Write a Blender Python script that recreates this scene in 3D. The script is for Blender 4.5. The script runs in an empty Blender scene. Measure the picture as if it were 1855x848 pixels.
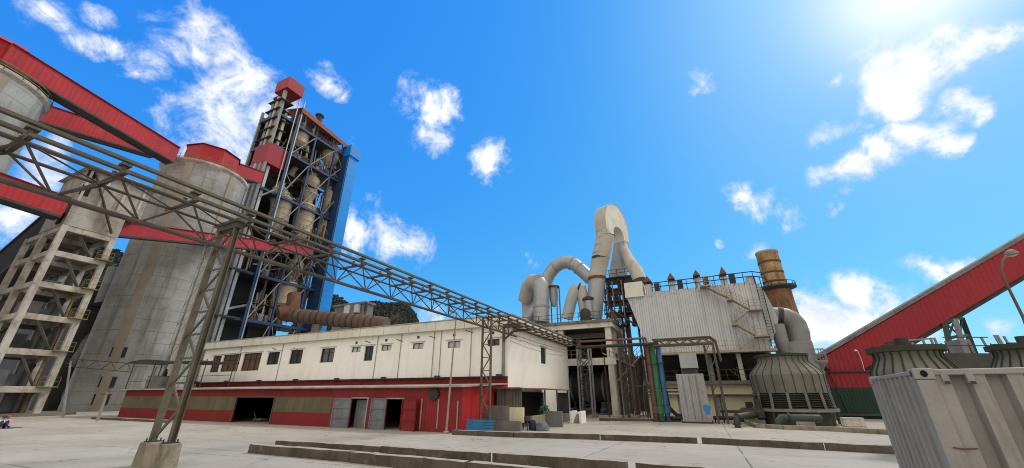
import bpy, math, random
from mathutils import Vector, Matrix
random.seed(7)
SC = bpy.context.scene
COL = SC.collection
R = math.radians
# ------------------------------------------------------------------ camera model
EYE = Vector((0, 0, 1.53))
FPX, CX, CY = 687.0, 927.5, 424.0
PITCH = math.atan((715 - 424) / FPX)
CP, SP = math.cos(PITCH), math.sin(PITCH)

def ray(u, v):
    a = (u - CX) / FPX
    b = (CY - v) / FPX
    return Vector((a, CP - b * SP, SP + b * CP))

def gz(y):
    return -0.03 * min(max(y, -6), 29)

def gp(u, v):                      # point of the ground seen at u, v
    d = ray(u, v)
    y = EYE.z / (-d.z / d.y - 0.03)
    if y > 29 or y < 0:
        y = (EYE.z + 0.87) / (-d.z / d.y)
    p = EYE + d * (y / d.y)
    p.z = gz(p.y)
    return p

def at(u, v, y):                   # point seen at u, v at world depth y
    d = ray(u, v)
    return EYE + d * (y / d.y)

GR = math.atan2(-0.4289, 0.9033)
E1 = Vector((0.9033, -0.4289, 0)); E2 = Vector((0.4289, 0.9033, 0)); UP = Vector((0, 0, 1))

class Frame:
    def __init__(s, o, ang=GR):
        s.o = Vector(o); s.ang = ang
        s.x = Vector((math.cos(ang), math.sin(ang), 0)); s.y = Vector((-math.sin(ang), math.cos(ang), 0))
    def loc(s, p):
        d = Vector(p) - s.o
        return Vector((d.dot(s.x), d.dot(s.y), d.z))
    def wld(s, p):
        return s.o + s.x * p[0] + s.y * p[1] + UP * p[2]
    def hit(s, u, v, axis='y', val=0.0):
        d = ray(u, v)
        n = s.y if axis == 'y' else s.x
        t = (val - (EYE - s.o).dot(n)) / d.dot(n)
        return s.loc(EYE + d * t)
    def gz(s, x, y):
        return gz(s.wld((x, y, 0)).y) - s.o.z

def rpx(p, px):                    # metres for px picture pixels at world point p
    d = Vector(p) - EYE
    return px / FPX * (d.y * CP + d.z * SP)

# ------------------------------------------------------------------ mesh builder
class MB:
    def __init__(s):
        s.v = []; s.f = []
    def add(s, pts, faces):
        n = len(s.v); s.v += [Vector(p) for p in pts]; s.f += [[n + i for i in f] for f in faces]
        return s
    def poly(s, pts):
        return s.add(pts, [list(range(len(pts)))])
    def box(s, x0, x1, y0, y1, z0, z1):
        return s.add([(x0, y0, z0), (x1, y0, z0), (x1, y1, z0), (x0, y1, z0), (x0, y0, z1), (x1, y0, z1), (x1, y1, z1), (x0, y1, z1)],
                     [[3, 2, 1, 0], [4, 5, 6, 7], [0, 1, 5, 4], [1, 2, 6, 5], [2, 3, 7, 6], [3, 0, 4, 7]])
    def hexa(s, a, b):             # two quads, bottom and top
        return s.add(list(a) + list(b), [[3, 2, 1, 0], [4, 5, 6, 7], [0, 1, 5, 4], [1, 2, 6, 5], [2, 3, 7, 6], [3, 0, 4, 7]])
    def beam(s, p, q, w, h=None, up=None):
        p = Vector(p); q = Vector(q); h = h or w
        d = (q - p).normalized()
        u = Vector(up) if up else (UP if abs(d.z) < 0.95 else E1)
        x = d.cross(u).normalized(); y = x.cross(d).normalized()
        x = x * w / 2; y = y * h / 2
        return s.hexa([p - x - y, p + x - y, p + x + y, p - x + y], [q - x - y, q + x - y, q + x + y, q - x + y])
    def channel(s, p, q, w, h, t, up):
        """a C section: web and two flanges"""
        p = Vector(p); q = Vector(q); d = (q - p).normalized(); x = d.cross(Vector(up)).normalized(); y = x.cross(d).normalized()
        s.beam(p, q, w, t, up=y)
        for sg in (-1, 1):
            o = x * (sg * (w - t) / 2) + y * (h / 2 + t / 2 + .002)
            s.beam(p + o, q + o, t, h, up=y)
        return s
    def tube(s, pts, r, n=10, caps=True):
        pts = [Vector(p) for p in pts]; m = len(pts)
        rs = r if isinstance(r, (list, tuple)) else [r] * m
        tang = []
        for i in range(m):
            a = pts[max(i - 1, 0)]; b = pts[min(i + 1, m - 1)]
            if 0 < i < m - 1:
                t = (pts[i] - a).normalized() + (b - pts[i]).normalized()
            else:
                t = b - a
            tang.append(t.normalized())
        t0 = tang[0]; ref = UP if abs(t0.z) < 0.9 else E1
        x = t0.cross(ref).normalized()
        base = len(s.v)
        for i in range(m):
            x = (x - tang[i] * x.dot(tang[i])).normalized(); y = tang[i].cross(x)
            # mitre: stretch along the bend
            k = 1.0
            bend = Vector((0, 0, 0))
            if 0 < i < m - 1:
                a = (pts[i] - pts[i - 1]).normalized(); b = (pts[i + 1] - pts[i]).normalized()
                c = max(-1, min(1, a.dot(b))); k = min(1 / max(math.cos(math.acos(c) / 2), .4), 2)
                bend = (b - a)
                bend = bend.normalized() if bend.length > 1e-6 else Vector((0, 0, 0))
            for j in range(n):
                an = 2 * math.pi * j / n
                o = (x * math.cos(an) + y * math.sin(an)) * rs[i]
                o = o + bend * (o.dot(bend) * (k - 1))
                s.v.append(pts[i] + o)
        for i in range(m - 1):
            for j in range(n):
                a = base + i * n + j; b = base + i * n + (j + 1) % n
                s.f.append([a, b, b + n, a + n])
        if caps:
            s.f.append([base + j for j in range(n)][::-1]); s.f.append([base + (m - 1) * n + j for j in range(n)])
        return s
    def cyl(s, c, r, z0, z1, n=16, r1=None):
        return s.tube([(c[0], c[1], z0), (c[0], c[1], z1)], [r, r if r1 is None else r1], n)
    def lathe(s, prof, c=(0, 0, 0), n=24, a0=0.0, caps=(True, True)):
        base = len(s.v); m = len(prof)
        for r, z in prof:
            for j in range(n):
                an = a0 + 2 * math.pi * j / n
                s.v.append(Vector((c[0] + r * math.cos(an), c[1] + r * math.sin(an), c[2] + z)))
        for i in range(m - 1):
            for j in range(n):
                a = base + i * n + j; b = base + i * n + (j + 1) % n
                s.f.append([a, b, b + n, a + n])
        if caps[0]: s.f.append([base + j for j in range(n)][::-1])
        if caps[1]: s.f.append([base + (m - 1) * n + j for j in range(n)])
        return s
    def prism(s, poly, ax, d0, d1):
        """poly of (a, z) pairs, extruded along y (ax='y', a is x) or along x (ax='x', a is y)"""
        n = len(poly)
        f = (lambda a, z, d: (a, d, z)) if ax == 'y' else (lambda a, z, d: (d, a, z))
        pts = [f(a, z, d0) for a, z in poly] + [f(a, z, d1) for a, z in poly]
        return s.add(pts, [list(range(n)), list(range(n, 2 * n))[::-1]] + [[i + n, (i + 1) % n + n, (i + 1) % n, i] for i in range(n)])
    def wall(s, x0, x1, z0, z1, ops, depth, fn, back=True):
        """a wall with real openings; fn(a, d, z) gives the point; d runs inwards"""
        xs = sorted(set([x0, x1] + [o[0] for o in ops] + [o[1] for o in ops]))
        zs = sorted(set([z0, z1] + [o[2] for o in ops] + [o[3] for o in ops]))
        for i in range(len(xs) - 1):
            for j in range(len(zs) - 1):
                cx, cz = (xs[i] + xs[i + 1]) / 2, (zs[j] + zs[j + 1]) / 2
                if any(o[0] < cx < o[1] and o[2] < cz < o[3] for o in ops): continue
                s.poly([fn(xs[i], 0, zs[j]), fn(xs[i + 1], 0, zs[j]), fn(xs[i + 1], 0, zs[j + 1]), fn(xs[i], 0, zs[j + 1])])
                if back:
                    s.poly([fn(xs[i], depth, zs[j]), fn(xs[i], depth, zs[j + 1]), fn(xs[i + 1], depth, zs[j + 1]), fn(xs[i + 1], depth, zs[j])])
        for a, b, c, d in ops:
            for p, q in (((a, c), (b, c)), ((b, c), (b, d)), ((b, d), (a, d)), ((a, d), (a, c))):
                s.poly([fn(p[0], 0, p[1]), fn(p[0], depth, p[1]), fn(q[0], depth, q[1]), fn(q[0], 0, q[1])])
        return s
    def build(s, name, mat, parent=None, loc=None, ang=0.0, smooth=None, bevel=0.0, fix=True):
        me = bpy.data.meshes.new(name)
        vs = s.v
        if loc is not None:
            l = Vector(loc)
            if ang:
                f = Frame(l, ang); vs = [f.loc(v) for v in vs]
            else:
                vs = [v - l for v in vs]
        me.from_pydata([tuple(v) for v in vs], [], s.f)
        if fix:
            import bmesh
            bm = bmesh.new(); bm.from_mesh(me)
            bmesh.ops.recalc_face_normals(bm, faces=bm.faces); bm.to_mesh(me); bm.free()
        if smooth:
            me.shade_smooth(); me.set_sharp_from_angle(angle=R(smooth))
        me.materials.append(mat)
        o = bpy.data.objects.new(name, me); COL.objects.link(o)
        if loc is not None:
            o.location = loc; o.rotation_euler.z = ang
        if parent is not None: o.parent = parent
        if bevel:
            b = o.modifiers.new('edge', 'BEVEL'); b.width = bevel; b.segments = 2; b.limit_method = 'ANGLE'; b.angle_limit = R(50)
        return o

def tag(o, label=None, cat=None, group=None, kind=None):
    if label: o['label'] = label
    if cat: o['category'] = cat
    if group: o['group'] = group
    if kind or cat: o['kind'] = kind or 'thing'
    return o

def thing(name, loc, label, cat, group=None, ang=0.0):
    o = bpy.data.objects.new(name, None); COL.objects.link(o)
    o.location = loc; o.rotation_euler.z = ang; o.empty_display_size = .3
    return tag(o, label, cat, group)

def copy_tree(o, parent=None):
    c = o.copy(); COL.objects.link(c)
    if parent is not None: c.parent = parent
    for ch in list(o.children): copy_tree(ch, c)
    return c

# ------------------------------------------------------------------ materials
def lk(t, a, b): t.links.new(a, b)

def mat(name, col, col2=None, rough=.85, metal=0.0, s1=.25, amt=.5, streak=None, samt=.5, ss=(1.2, 1.2, .05), fine=.12, fs=6.0,
        bump=.15, ribs=None, lines=None, stain=None, stamt=.5, sts=.5, spec=.3, top=None):
    """col/col2 blotches, streak: colour run down the face, stain: patches, ribs=(axis, period, depth), lines=(axis, period, width, darkness)"""
    m = bpy.data.materials.new(name); m.use_nodes = True
    t = m.node_tree; N = t.nodes; N.clear()
    out = N.new('ShaderNodeOutputMaterial'); bs = N.new('ShaderNodeBsdfPrincipled'); lk(t, bs.outputs[0], out.inputs[0])
    bs.inputs['Roughness'].default_value = rough; bs.inputs['Metallic'].default_value = metal
    bs.inputs['Specular IOR Level'].default_value = spec
    tc = N.new('ShaderNodeTexCoord'); co = tc.outputs['Object']
    inf = N.new('ShaderNodeObjectInfo')
    off = N.new('ShaderNodeVectorMath'); off.operation = 'ADD'; lk(t, co, off.inputs[0])
    sc = N.new('ShaderNodeVectorMath'); sc.operation = 'SCALE'; sc.inputs['Scale'].default_value = 37.0
    cmb = N.new('ShaderNodeCombineXYZ'); lk(t, inf.outputs['Random'], cmb.inputs[0]); lk(t, inf.outputs['Random'], cmb.inputs[1])
    lk(t, cmb.outputs[0], sc.inputs[0]); lk(t, sc.outputs[0], off.inputs[1]); oc = off.outputs[0]
    def noise(vec, scale, det=5.0, ro=.6):
        n = N.new('ShaderNodeTexNoise'); n.inputs['Scale'].default_value = scale; n.inputs['Detail'].default_value = det
        n.inputs['Roughness'].default_value = ro; lk(t, vec, n.inputs['Vector']); return n.outputs['Fac']
    def ramp(x, a, b):
        r = N.new('ShaderNodeMapRange'); r.interpolation_type = 'SMOOTHSTEP'
        r.inputs['From Min'].default_value = a; r.inputs['From Max'].default_value = b; lk(t, x, r.inputs['Value']); return r.outputs[0]
    def math_(op, a, b=None):
        n = N.new('ShaderNodeMath'); n.operation = op
        for i, x in enumerate((a, b)):
            if x is None: continue
            if isinstance(x, (int, float)): n.inputs[i].default_value = x
            else: lk(t, x, n.inputs[i])
        return n.outputs[0]
    def mix(fac, a, b):
        n = N.new('ShaderNodeMix'); n.data_type = 'RGBA'
        if isinstance(fac, (int, float)): n.inputs['Factor'].default_value = fac
        else: lk(t, fac, n.inputs['Factor'])
        for x, i in ((a, 'A'), (b, 'B')):
            sck = [q for q in n.inputs if q.name == i and q.type == 'RGBA'][0]
            if isinstance(x, tuple): sck.default_value = (*x[:3], 1)
            else: lk(t, x, sck)
        return [q for q in n.outputs if q.type == 'RGBA'][0]
    c = tuple(col)
    if col2:
        c = mix(math_('MULTIPLY', ramp(noise(oc, s1, 6, .65), .35, .68), amt * 2 if amt < .5 else 1.0), c, tuple(col2))
    if stain:
        c = mix(math_('MULTIPLY', ramp(noise(oc, sts, 7, .7), .52, .72), stamt), c, tuple(stain))
    if streak:
        mp = N.new('ShaderNodeVectorMath'); mp.operation = 'MULTIPLY'; mp.inputs[1].default_value = ss; lk(t, oc, mp.inputs[0])
        k = math_('MULTIPLY', ramp(noise(mp.outputs[0], 1.0, 6, .7), .48, .74), samt)
        c = mix(k, c, tuple(streak))
    sx = N.new('ShaderNodeSeparateXYZ'); lk(t, co, sx.inputs[0])
    hgt = None
    if lines:
        for ax, per, wd, dk in lines:
            fr = math_('FRACT', math_('DIVIDE', sx.outputs[ax], per))
            ln = math_('LESS_THAN', math_('ABSOLUTE', math_('SUBTRACT', fr, .5)), wd / per)
            nz = ramp(noise(oc, .7, 3), .3, .6)
            c = mix(math_('MULTIPLY', math_('MULTIPLY', ln, dk), nz), c, (0.03, .028, .024))
    fn = noise(oc, fs, 6, .7)
    c = mix(math_('MULTIPLY', math_('ABSOLUTE', math_('SUBTRACT', fn, .5)), fine * 6), c, (.02, .018, .015))
    if top:                        # faces that lie flat blend patchily into the top colour
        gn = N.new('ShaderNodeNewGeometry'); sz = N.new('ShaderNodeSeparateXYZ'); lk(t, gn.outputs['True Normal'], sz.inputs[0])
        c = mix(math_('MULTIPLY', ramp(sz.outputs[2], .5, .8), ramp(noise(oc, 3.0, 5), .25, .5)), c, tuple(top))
    lk(t, c, bs.inputs['Base Color'])
    h = math_('MULTIPLY', fn, bump * .06)
    if ribs:
        ax, per, dep = ribs
        w = math_('SINE', math_('MULTIPLY', sx.outputs[ax], 2 * math.pi / per))
        w = ramp(w, -.6, .6)
        h = math_('ADD', h, math_('MULTIPLY', w, dep))
    b = N.new('ShaderNodeBump'); b.inputs['Strength'].default_value = 1.0; b.inputs['Distance'].default_value = 1.0
    lk(t, h, b.inputs['Height']); lk(t, b.outputs[0], bs.inputs['Normal'])
    if rough > .35:
        lk(t, math_('ADD', math_('MULTIPLY', fn, .3), rough - .15), bs.inputs['Roughness'])
    return m

M = {}
M['silo'] = mat('silo_concrete', (.385, .382, .355), (.25, .247, .228), s1=.16, streak=(.115, .105, .085), samt=.95, ss=(.5, .5, .03), stain=(.24, .22, .19), stamt=.7, sts=.22, lines=[(2, 1.9, .05, .42)], fine=.2, fs=2.5)
M['pilaster'] = mat('pilaster_concrete', (.36, .31, .24), (.28, .24, .18), s1=.2, streak=(.2, .15, .1), samt=.6, ss=(1, 1, .03), fine=.15, fs=3)
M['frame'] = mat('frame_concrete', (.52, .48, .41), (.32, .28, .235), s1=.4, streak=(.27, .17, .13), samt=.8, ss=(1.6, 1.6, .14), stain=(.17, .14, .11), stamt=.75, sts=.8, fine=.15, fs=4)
M['paleframe'] = mat('pale_frame_concrete', (.74, .70, .60), (.58, .54, .45), s1=.4, streak=(.30, .25, .18), samt=.7, ss=(1.2, 1.2, .15), stain=(.4, .35, .27), stamt=.5, sts=.7, fine=.1)
M['house'] = mat('grey_house_concrete', (.40, .375, .325), (.27, .25, .215), s1=.3, streak=(.15, .12, .095), samt=.85, ss=(.9, .9, .1), stain=(.2, .175, .14), stamt=.7, sts=.5, lines=[(2, 2.2, .04, .5)], fine=.15, fs=4)
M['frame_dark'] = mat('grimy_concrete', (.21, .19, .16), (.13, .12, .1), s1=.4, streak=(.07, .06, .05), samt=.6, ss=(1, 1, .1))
M['plaster'] = mat('cream_plaster', (.92, .90, .83), (.87, .845, .76), s1=.15, streak=(.54, .48, .37), samt=.32, ss=(1.5, 1.5, .12), stain=(.60, .56, .45), stamt=.35, sts=.35, fine=.05, fs=5)
M['fascia'] = mat('fascia_paint', (.72, .70, .60), (.62, .59, .48), s1=.4, streak=(.42, .37, .27), samt=.55, ss=(2, 2, .4), fine=.06)
M['roofgrey'] = mat('sheet_roof_edge', (.40, .38, .34), (.28, .26, .22), s1=.6, stain=(.2, .14, .09), stamt=.6, sts=.8, rough=.7)
M['redsheet'] = mat('red_sheet_shaded', (.27, .016, .017), (.21, .013, .014), rough=.55, s1=.35, streak=(.14, .02, .018), samt=.5, ss=(1.5, 1.5, .15), fine=.06, ribs=(0, .28, .025), stain=(.2, .05, .035), stamt=.35, sts=.6)  # darker red paints in the shade on the shed front
M['redsheet_lit'] = mat('red_sheet_gable_lit', (.46, .028, .026), (.38, .02, .02), rough=.55, s1=.35, streak=(.2, .02, .018), samt=.4, ss=(1.5, 1.5, .15), fine=.06, ribs=(1, .28, .025))  # same sheet in a lighter red for the sunlit gable
M['redpaint'] = mat('red_clad', (.31, .016, .024), (.25, .012, .018), rough=.55, s1=.15, streak=(.24, .015, .018), samt=.4, ss=(.6, .6, .1), fine=.07, ribs=(0, .45, .03), lines=[(0, 4.3, .03, .35)], stain=(.36, .06, .06), stamt=.3, sts=.3)
M['redgal'] = mat('red_gallery_clad', (.43, .022, .030), (.34, .016, .022), rough=.6, s1=.12, streak=(.17, .02, .018), samt=.55, ss=(.8, .8, .08), fine=.07, ribs=(0, .6, .03), lines=[(0, 3.1, .035, .45)], stain=(.40, .10, .09), stamt=.35, sts=.35)
M['redband'] = mat('red_paint_band', (.22, .02, .02), (.17, .016, .016), s1=.5, streak=(.14, .03, .025), samt=.5, ss=(1.5, 1.5, .2), stain=(.2, .08, .06), stamt=.4)
M['olive'] = mat('olive_panel', (.125, .105, .058), (.095, .08, .042), rough=.6, s1=.4, streak=(.22, .2, .12), samt=.5, ss=(2.5, 2.5, .05), lines=[(0, 1.1, .02, .4)])
M['rustred'] = mat('rusty_red_sheet', (.36, .09, .06), (.25, .08, .05), s1=.4, streak=(.18, .09, .06), samt=.6, ss=(1, 1, .1), rough=.7, ribs=(1, .45, .03))
M['blue'] = mat('blue_steel', (.016, .06, .155), (.013, .042, .10), rough=.55, s1=.4, streak=(.05, .06, .07), samt=.5, ss=(2, 2, .1), fine=.12)
M['bluepanel'] = mat('blue_panel', (.004, .245, .72), (.004, .205, .61), rough=.5, s1=.15, streak=(.02, .12, .3), samt=.3, ss=(.6, .6, .05), lines=[(2, 5.4, .07, .5)], fine=.05)
M['bluesheet'] = mat('blue_roof_sheet', (.03, .17, .36), (.02, .12, .26), rough=.55, s1=1.5, ribs=(2, .17, .03))
M['olivesteel'] = mat('olive_steel', (.135, .122, .075), (.09, .08, .052), rough=.65, s1=.8, streak=(.12, .06, .03), samt=.45, ss=(3, 3, .4), fine=.12, stain=(.10, .055, .03), stamt=.5, sts=2)
M['browsteel'] = mat('weathered_pipe', (.115, .098, .075), (.07, .058, .045), rough=.7, s1=.6, stain=(.12, .06, .03), stamt=.6, sts=1.2, fine=.15)
M['greysteel'] = mat('grey_steel', (.27, .28, .28), (.19, .19, .18), rough=.6, s1=.7, stain=(.14, .08, .05), stamt=.5, sts=1.5)
M['darksteel'] = mat('dark_steel', (.06, .058, .055), (.04, .038, .035), rough=.7, s1=.7, stain=(.1, .05, .03), stamt=.5, sts=1.0)
M['galv'] = mat('galvanised_duct', (.40, .41, .41), (.31, .32, .32), rough=.45, metal=.35, s1=.4, streak=(.34, .31, .26), samt=.5, ss=(1, 1, .1), fine=.07, spec=.5)
M['ductgrey'] = mat('dull_grey_duct', (.24, .24, .225), (.18, .18, .165), rough=.55, metal=.15, s1=.5, streak=(.30, .27, .21), samt=.5, ss=(1, 1, .15), stain=(.13, .12, .10), stamt=.4, sts=.8, fine=.08, spec=.4)
M['duct'] = mat('dusty_duct', (.50, .475, .41), (.40, .375, .32), rough=.75, s1=.25, streak=(.28, .23, .16), samt=.5, ss=(.7, .7, .1), fine=.08)
M['cyclone'] = mat('cyclone_shell', (.50, .42, .31), (.38, .31, .23), rough=.8, s1=.25, streak=(.24, .16, .10), samt=.7, ss=(.8, .8, .08), stain=(.23, .14, .09), stamt=.5, sts=.3, fine=.12)
M['kiln'] = mat('rusty_duct', (.165, .11, .08), (.125, .088, .066), rough=.85, s1=.3, streak=(.11, .07, .05), samt=.5, ss=(.5, .5, .2), stain=(.27, .2, .15), stamt=.4, sts=.4)
M['chimney'] = mat('rusty_chimney', (.40, .28, .12), (.25, .135, .045), rough=.85, s1=.5, streak=(.10, .045, .02), samt=1.0, ss=(3.2, 3.2, .2), stain=(.50, .46, .36), stamt=.8, sts=1.1)
M['chimneylow'] = mat('rust_red_chimney', (.24, .12, .05), (.14, .06, .03), rough=.85, s1=.6, streak=(.34, .25, .13), samt=.8, ss=(2.0, 2.0, .2), stain=(.07, .03, .02), stamt=.7, sts=.8)
M['clad'] = mat('grey_cladding', (.60, .605, .60), (.52, .525, .52), rough=.6, s1=.2, streak=(.27, .24, .2), samt=.55, ss=(1.6, 1.6, .06), fine=.06, ribs=(0, .55, .09))
M['cladplain'] = mat('grey_plate', (.42, .44, .43), (.36, .38, .37), rough=.6, s1=.4, streak=(.26, .24, .2), samt=.4, ss=(1, 1, .1))
M['stair'] = mat('stair_steel', (.38, .34, .27), (.30, .24, .17), rough=.7, s1=.8, stain=(.25, .15, .08), stamt=.6, sts=1)
M['yellowwall'] = mat('yellow_plaster', (.66, .62, .40), (.56, .52, .33), s1=.3, streak=(.3, .27, .17), samt=.5, ss=(1.2, 1.2, .15), fine=.08)
M['frp'] = mat('weathered_frp', (.185, .178, .148), (.13, .125, .102), rough=.75, s1=.6, streak=(.10, .10, .055), samt=.75, ss=(1.6, 1.6, .25), stain=(.17, .13, .075), stamt=.6, sts=.9, fine=.12)
M['frpdark'] = mat('mossy_frp_rib', (.05, .055, .03), (.035, .04, .022), s1=1)
M['moss'] = mat('dark_louvre', (.075, .075, .055), (.045, .048, .033), s1=1, rough=.8)
M['container'] = mat('container_paint', (.32, .305, .275), (.25, .236, .21), rough=.55, s1=.9, streak=(.15, .115, .085), samt=.7, ss=(4.5, 4.5, .3), stain=(.33, .30, .26), stamt=.45, sts=1.4, fine=.05, fs=9)
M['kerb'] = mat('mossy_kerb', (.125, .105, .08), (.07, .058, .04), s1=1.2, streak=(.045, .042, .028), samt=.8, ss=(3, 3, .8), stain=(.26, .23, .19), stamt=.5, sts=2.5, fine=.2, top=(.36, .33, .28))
M['footing'] = mat('stained_footing', (.33, .29, .20), (.22, .19, .13), s1=1.6, streak=(.06, .055, .035), samt=.9, ss=(2.5, 2.5, .8), fine=.25)
M['glass'] = mat('window_glass', (.035, .045, .042), (.02, .025, .024), rough=.12, s1=1, fine=.02, bump=.02, spec=.6)
M['greenpane'] = mat('green_shutter', (.03, .085, .065), (.02, .06, .045), rough=.5, s1=1.5, ribs=(0, .3, .02))
M['curtain'] = mat('brown_curtain', (.20, .105, .062), (.12, .066, .04), s1=1.6, ribs=(0, .16, .05), streak=(.3, .19, .12), samt=.5, ss=(5, 5, .6))
M['whiteframe'] = mat('white_frame', (.62, .61, .55), rough=.5, s1=2)
M['darkframe'] = mat('dark_frame', (.035, .04, .038), rough=.5)
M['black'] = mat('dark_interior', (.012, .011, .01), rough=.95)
M['gategrey'] = mat('grey_gate', (.19, .20, .215), (.14, .145, .155), rough=.55, s1=1.2, stain=(.3, .31, .31), stamt=.5, sts=1.4, streak=(.09, .08, .07), samt=.5, ss=(3, 3, .4))
M['rust'] = mat('brown_rust', (.16, .075, .045), (.10, .05, .032), rough=.85, s1=1.2)
M['yellowrail'] = mat('yellow_railing', (.30, .21, .06), (.19, .12, .04), rough=.6, s1=1.5, stain=(.16, .08, .04), stamt=.6, sts=1.5)
M['greenpipe'] = mat('green_pipe_paint', (.035, .20, .085), (.03, .13, .06), rough=.5, s1=1, streak=(.03, .07, .04), samt=.5, ss=(3, 3, .3))
M['bluepipe'] = mat('blue_pipe_paint', (.05, .17, .34), (.04, .11, .22), rough=.5, s1=1, streak=(.05, .07, .1), samt=.5, ss=(3, 3, .3))
M['navypipe'] = mat('navy_pipe_paint', (.02, .05, .11), (.015, .035, .08), rough=.5, s1=1)
M['redpipe'] = mat('dull_red_pipe', (.19, .07, .06), (.13, .06, .05), rough=.6, s1=1)
M['teal'] = mat('dark_green_pipe', (.05, .075, .06), (.035, .05, .04), rough=.6, s1=1, stain=(.12, .11, .08), stamt=.5)
M['greenwall'] = mat('dark_green_sheet', (.012, .045, .028), (.01, .033, .022), rough=.6, s1=.4, ribs=(0, .3, .02))
M['graywall'] = mat('grey_render', (.20, .195, .185), (.15, .145, .135), s1=.8, streak=(.09, .085, .075), samt=.5, ss=(2, 2, .3))
M['whiteblock'] = mat('white_block', (.56, .53, .45), (.46, .43, .35), s1=1.2, lines=[(2, .45, .012, .8), (0, .9, .012, .6)])
M['oldsheet'] = mat('old_grey_sheet', (.26, .245, .22), (.17, .155, .135), rough=.7, s1=.6, streak=(.08, .07, .06), samt=.8, ss=(4, 4, .3), ribs=(0, .25, .05))
M['greycab'] = mat('grey_sheet_housing', (.36, .36, .37), (.30, .30, .305), rough=.55, s1=.5, streak=(.18, .15, .13), samt=.55, ss=(2, 2, .12), stain=(.15, .09, .06), stamt=.35, sts=.9, lines=[(0, .62, .015, .6)])
M['bluedab'] = mat('blue_paint_dab', (.04, .20, .52), rough=.6)
M['hillmat'] = mat('hazed_forest_hill', (.045, .056, .046), (.030, .040, .034), s1=.03, stain=(.055, .055, .035), stamt=.5, sts=.06, fine=.25, fs=.4, rough=.95)  # greyed green, distance haze mixed into the colour
M['leaf'] = mat('hazed_tree_leaves', (.044, .056, .044), (.028, .037, .030), s1=.3, rough=.9)  # leaf colour greyed for haze like the hill below
M['twig'] = mat('pale_twigs', (.17, .14, .115), (.13, .1, .08), rough=.9)
M['skin'] = mat('skin', (.33, .19, .13), rough=.6)
M['cloth_pink'] = mat('checked_shirt', (.52, .40, .48), (.40, .28, .40), s1=9, rough=.9)
M['cloth_white'] = mat('white_shirt', (.62, .63, .66), (.5, .5, .54), s1=4, rough=.9)
M['cloth_navy'] = mat('navy_cloth', (.025, .035, .085), (.02, .026, .06), s1=6, rough=.9)
M['cap'] = mat('red_cap', (.50, .05, .04), rough=.8)
M['maroon'] = mat('maroon_mat', (.10, .03, .035), rough=.9)
M['netgrey'] = mat('grey_netting', (.16, .17, .20), (.1, .11, .13), s1=8, rough=.9)
M['lampgrey'] = mat('lamp_head', (.24, .22, .15), (.18, .165, .11), rough=.5, s1=2)
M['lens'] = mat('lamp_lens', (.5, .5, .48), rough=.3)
M['concpost'] = mat('pale_post', (.33, .29, .2), (.26, .22, .15), rough=.8, s1=1)

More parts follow.
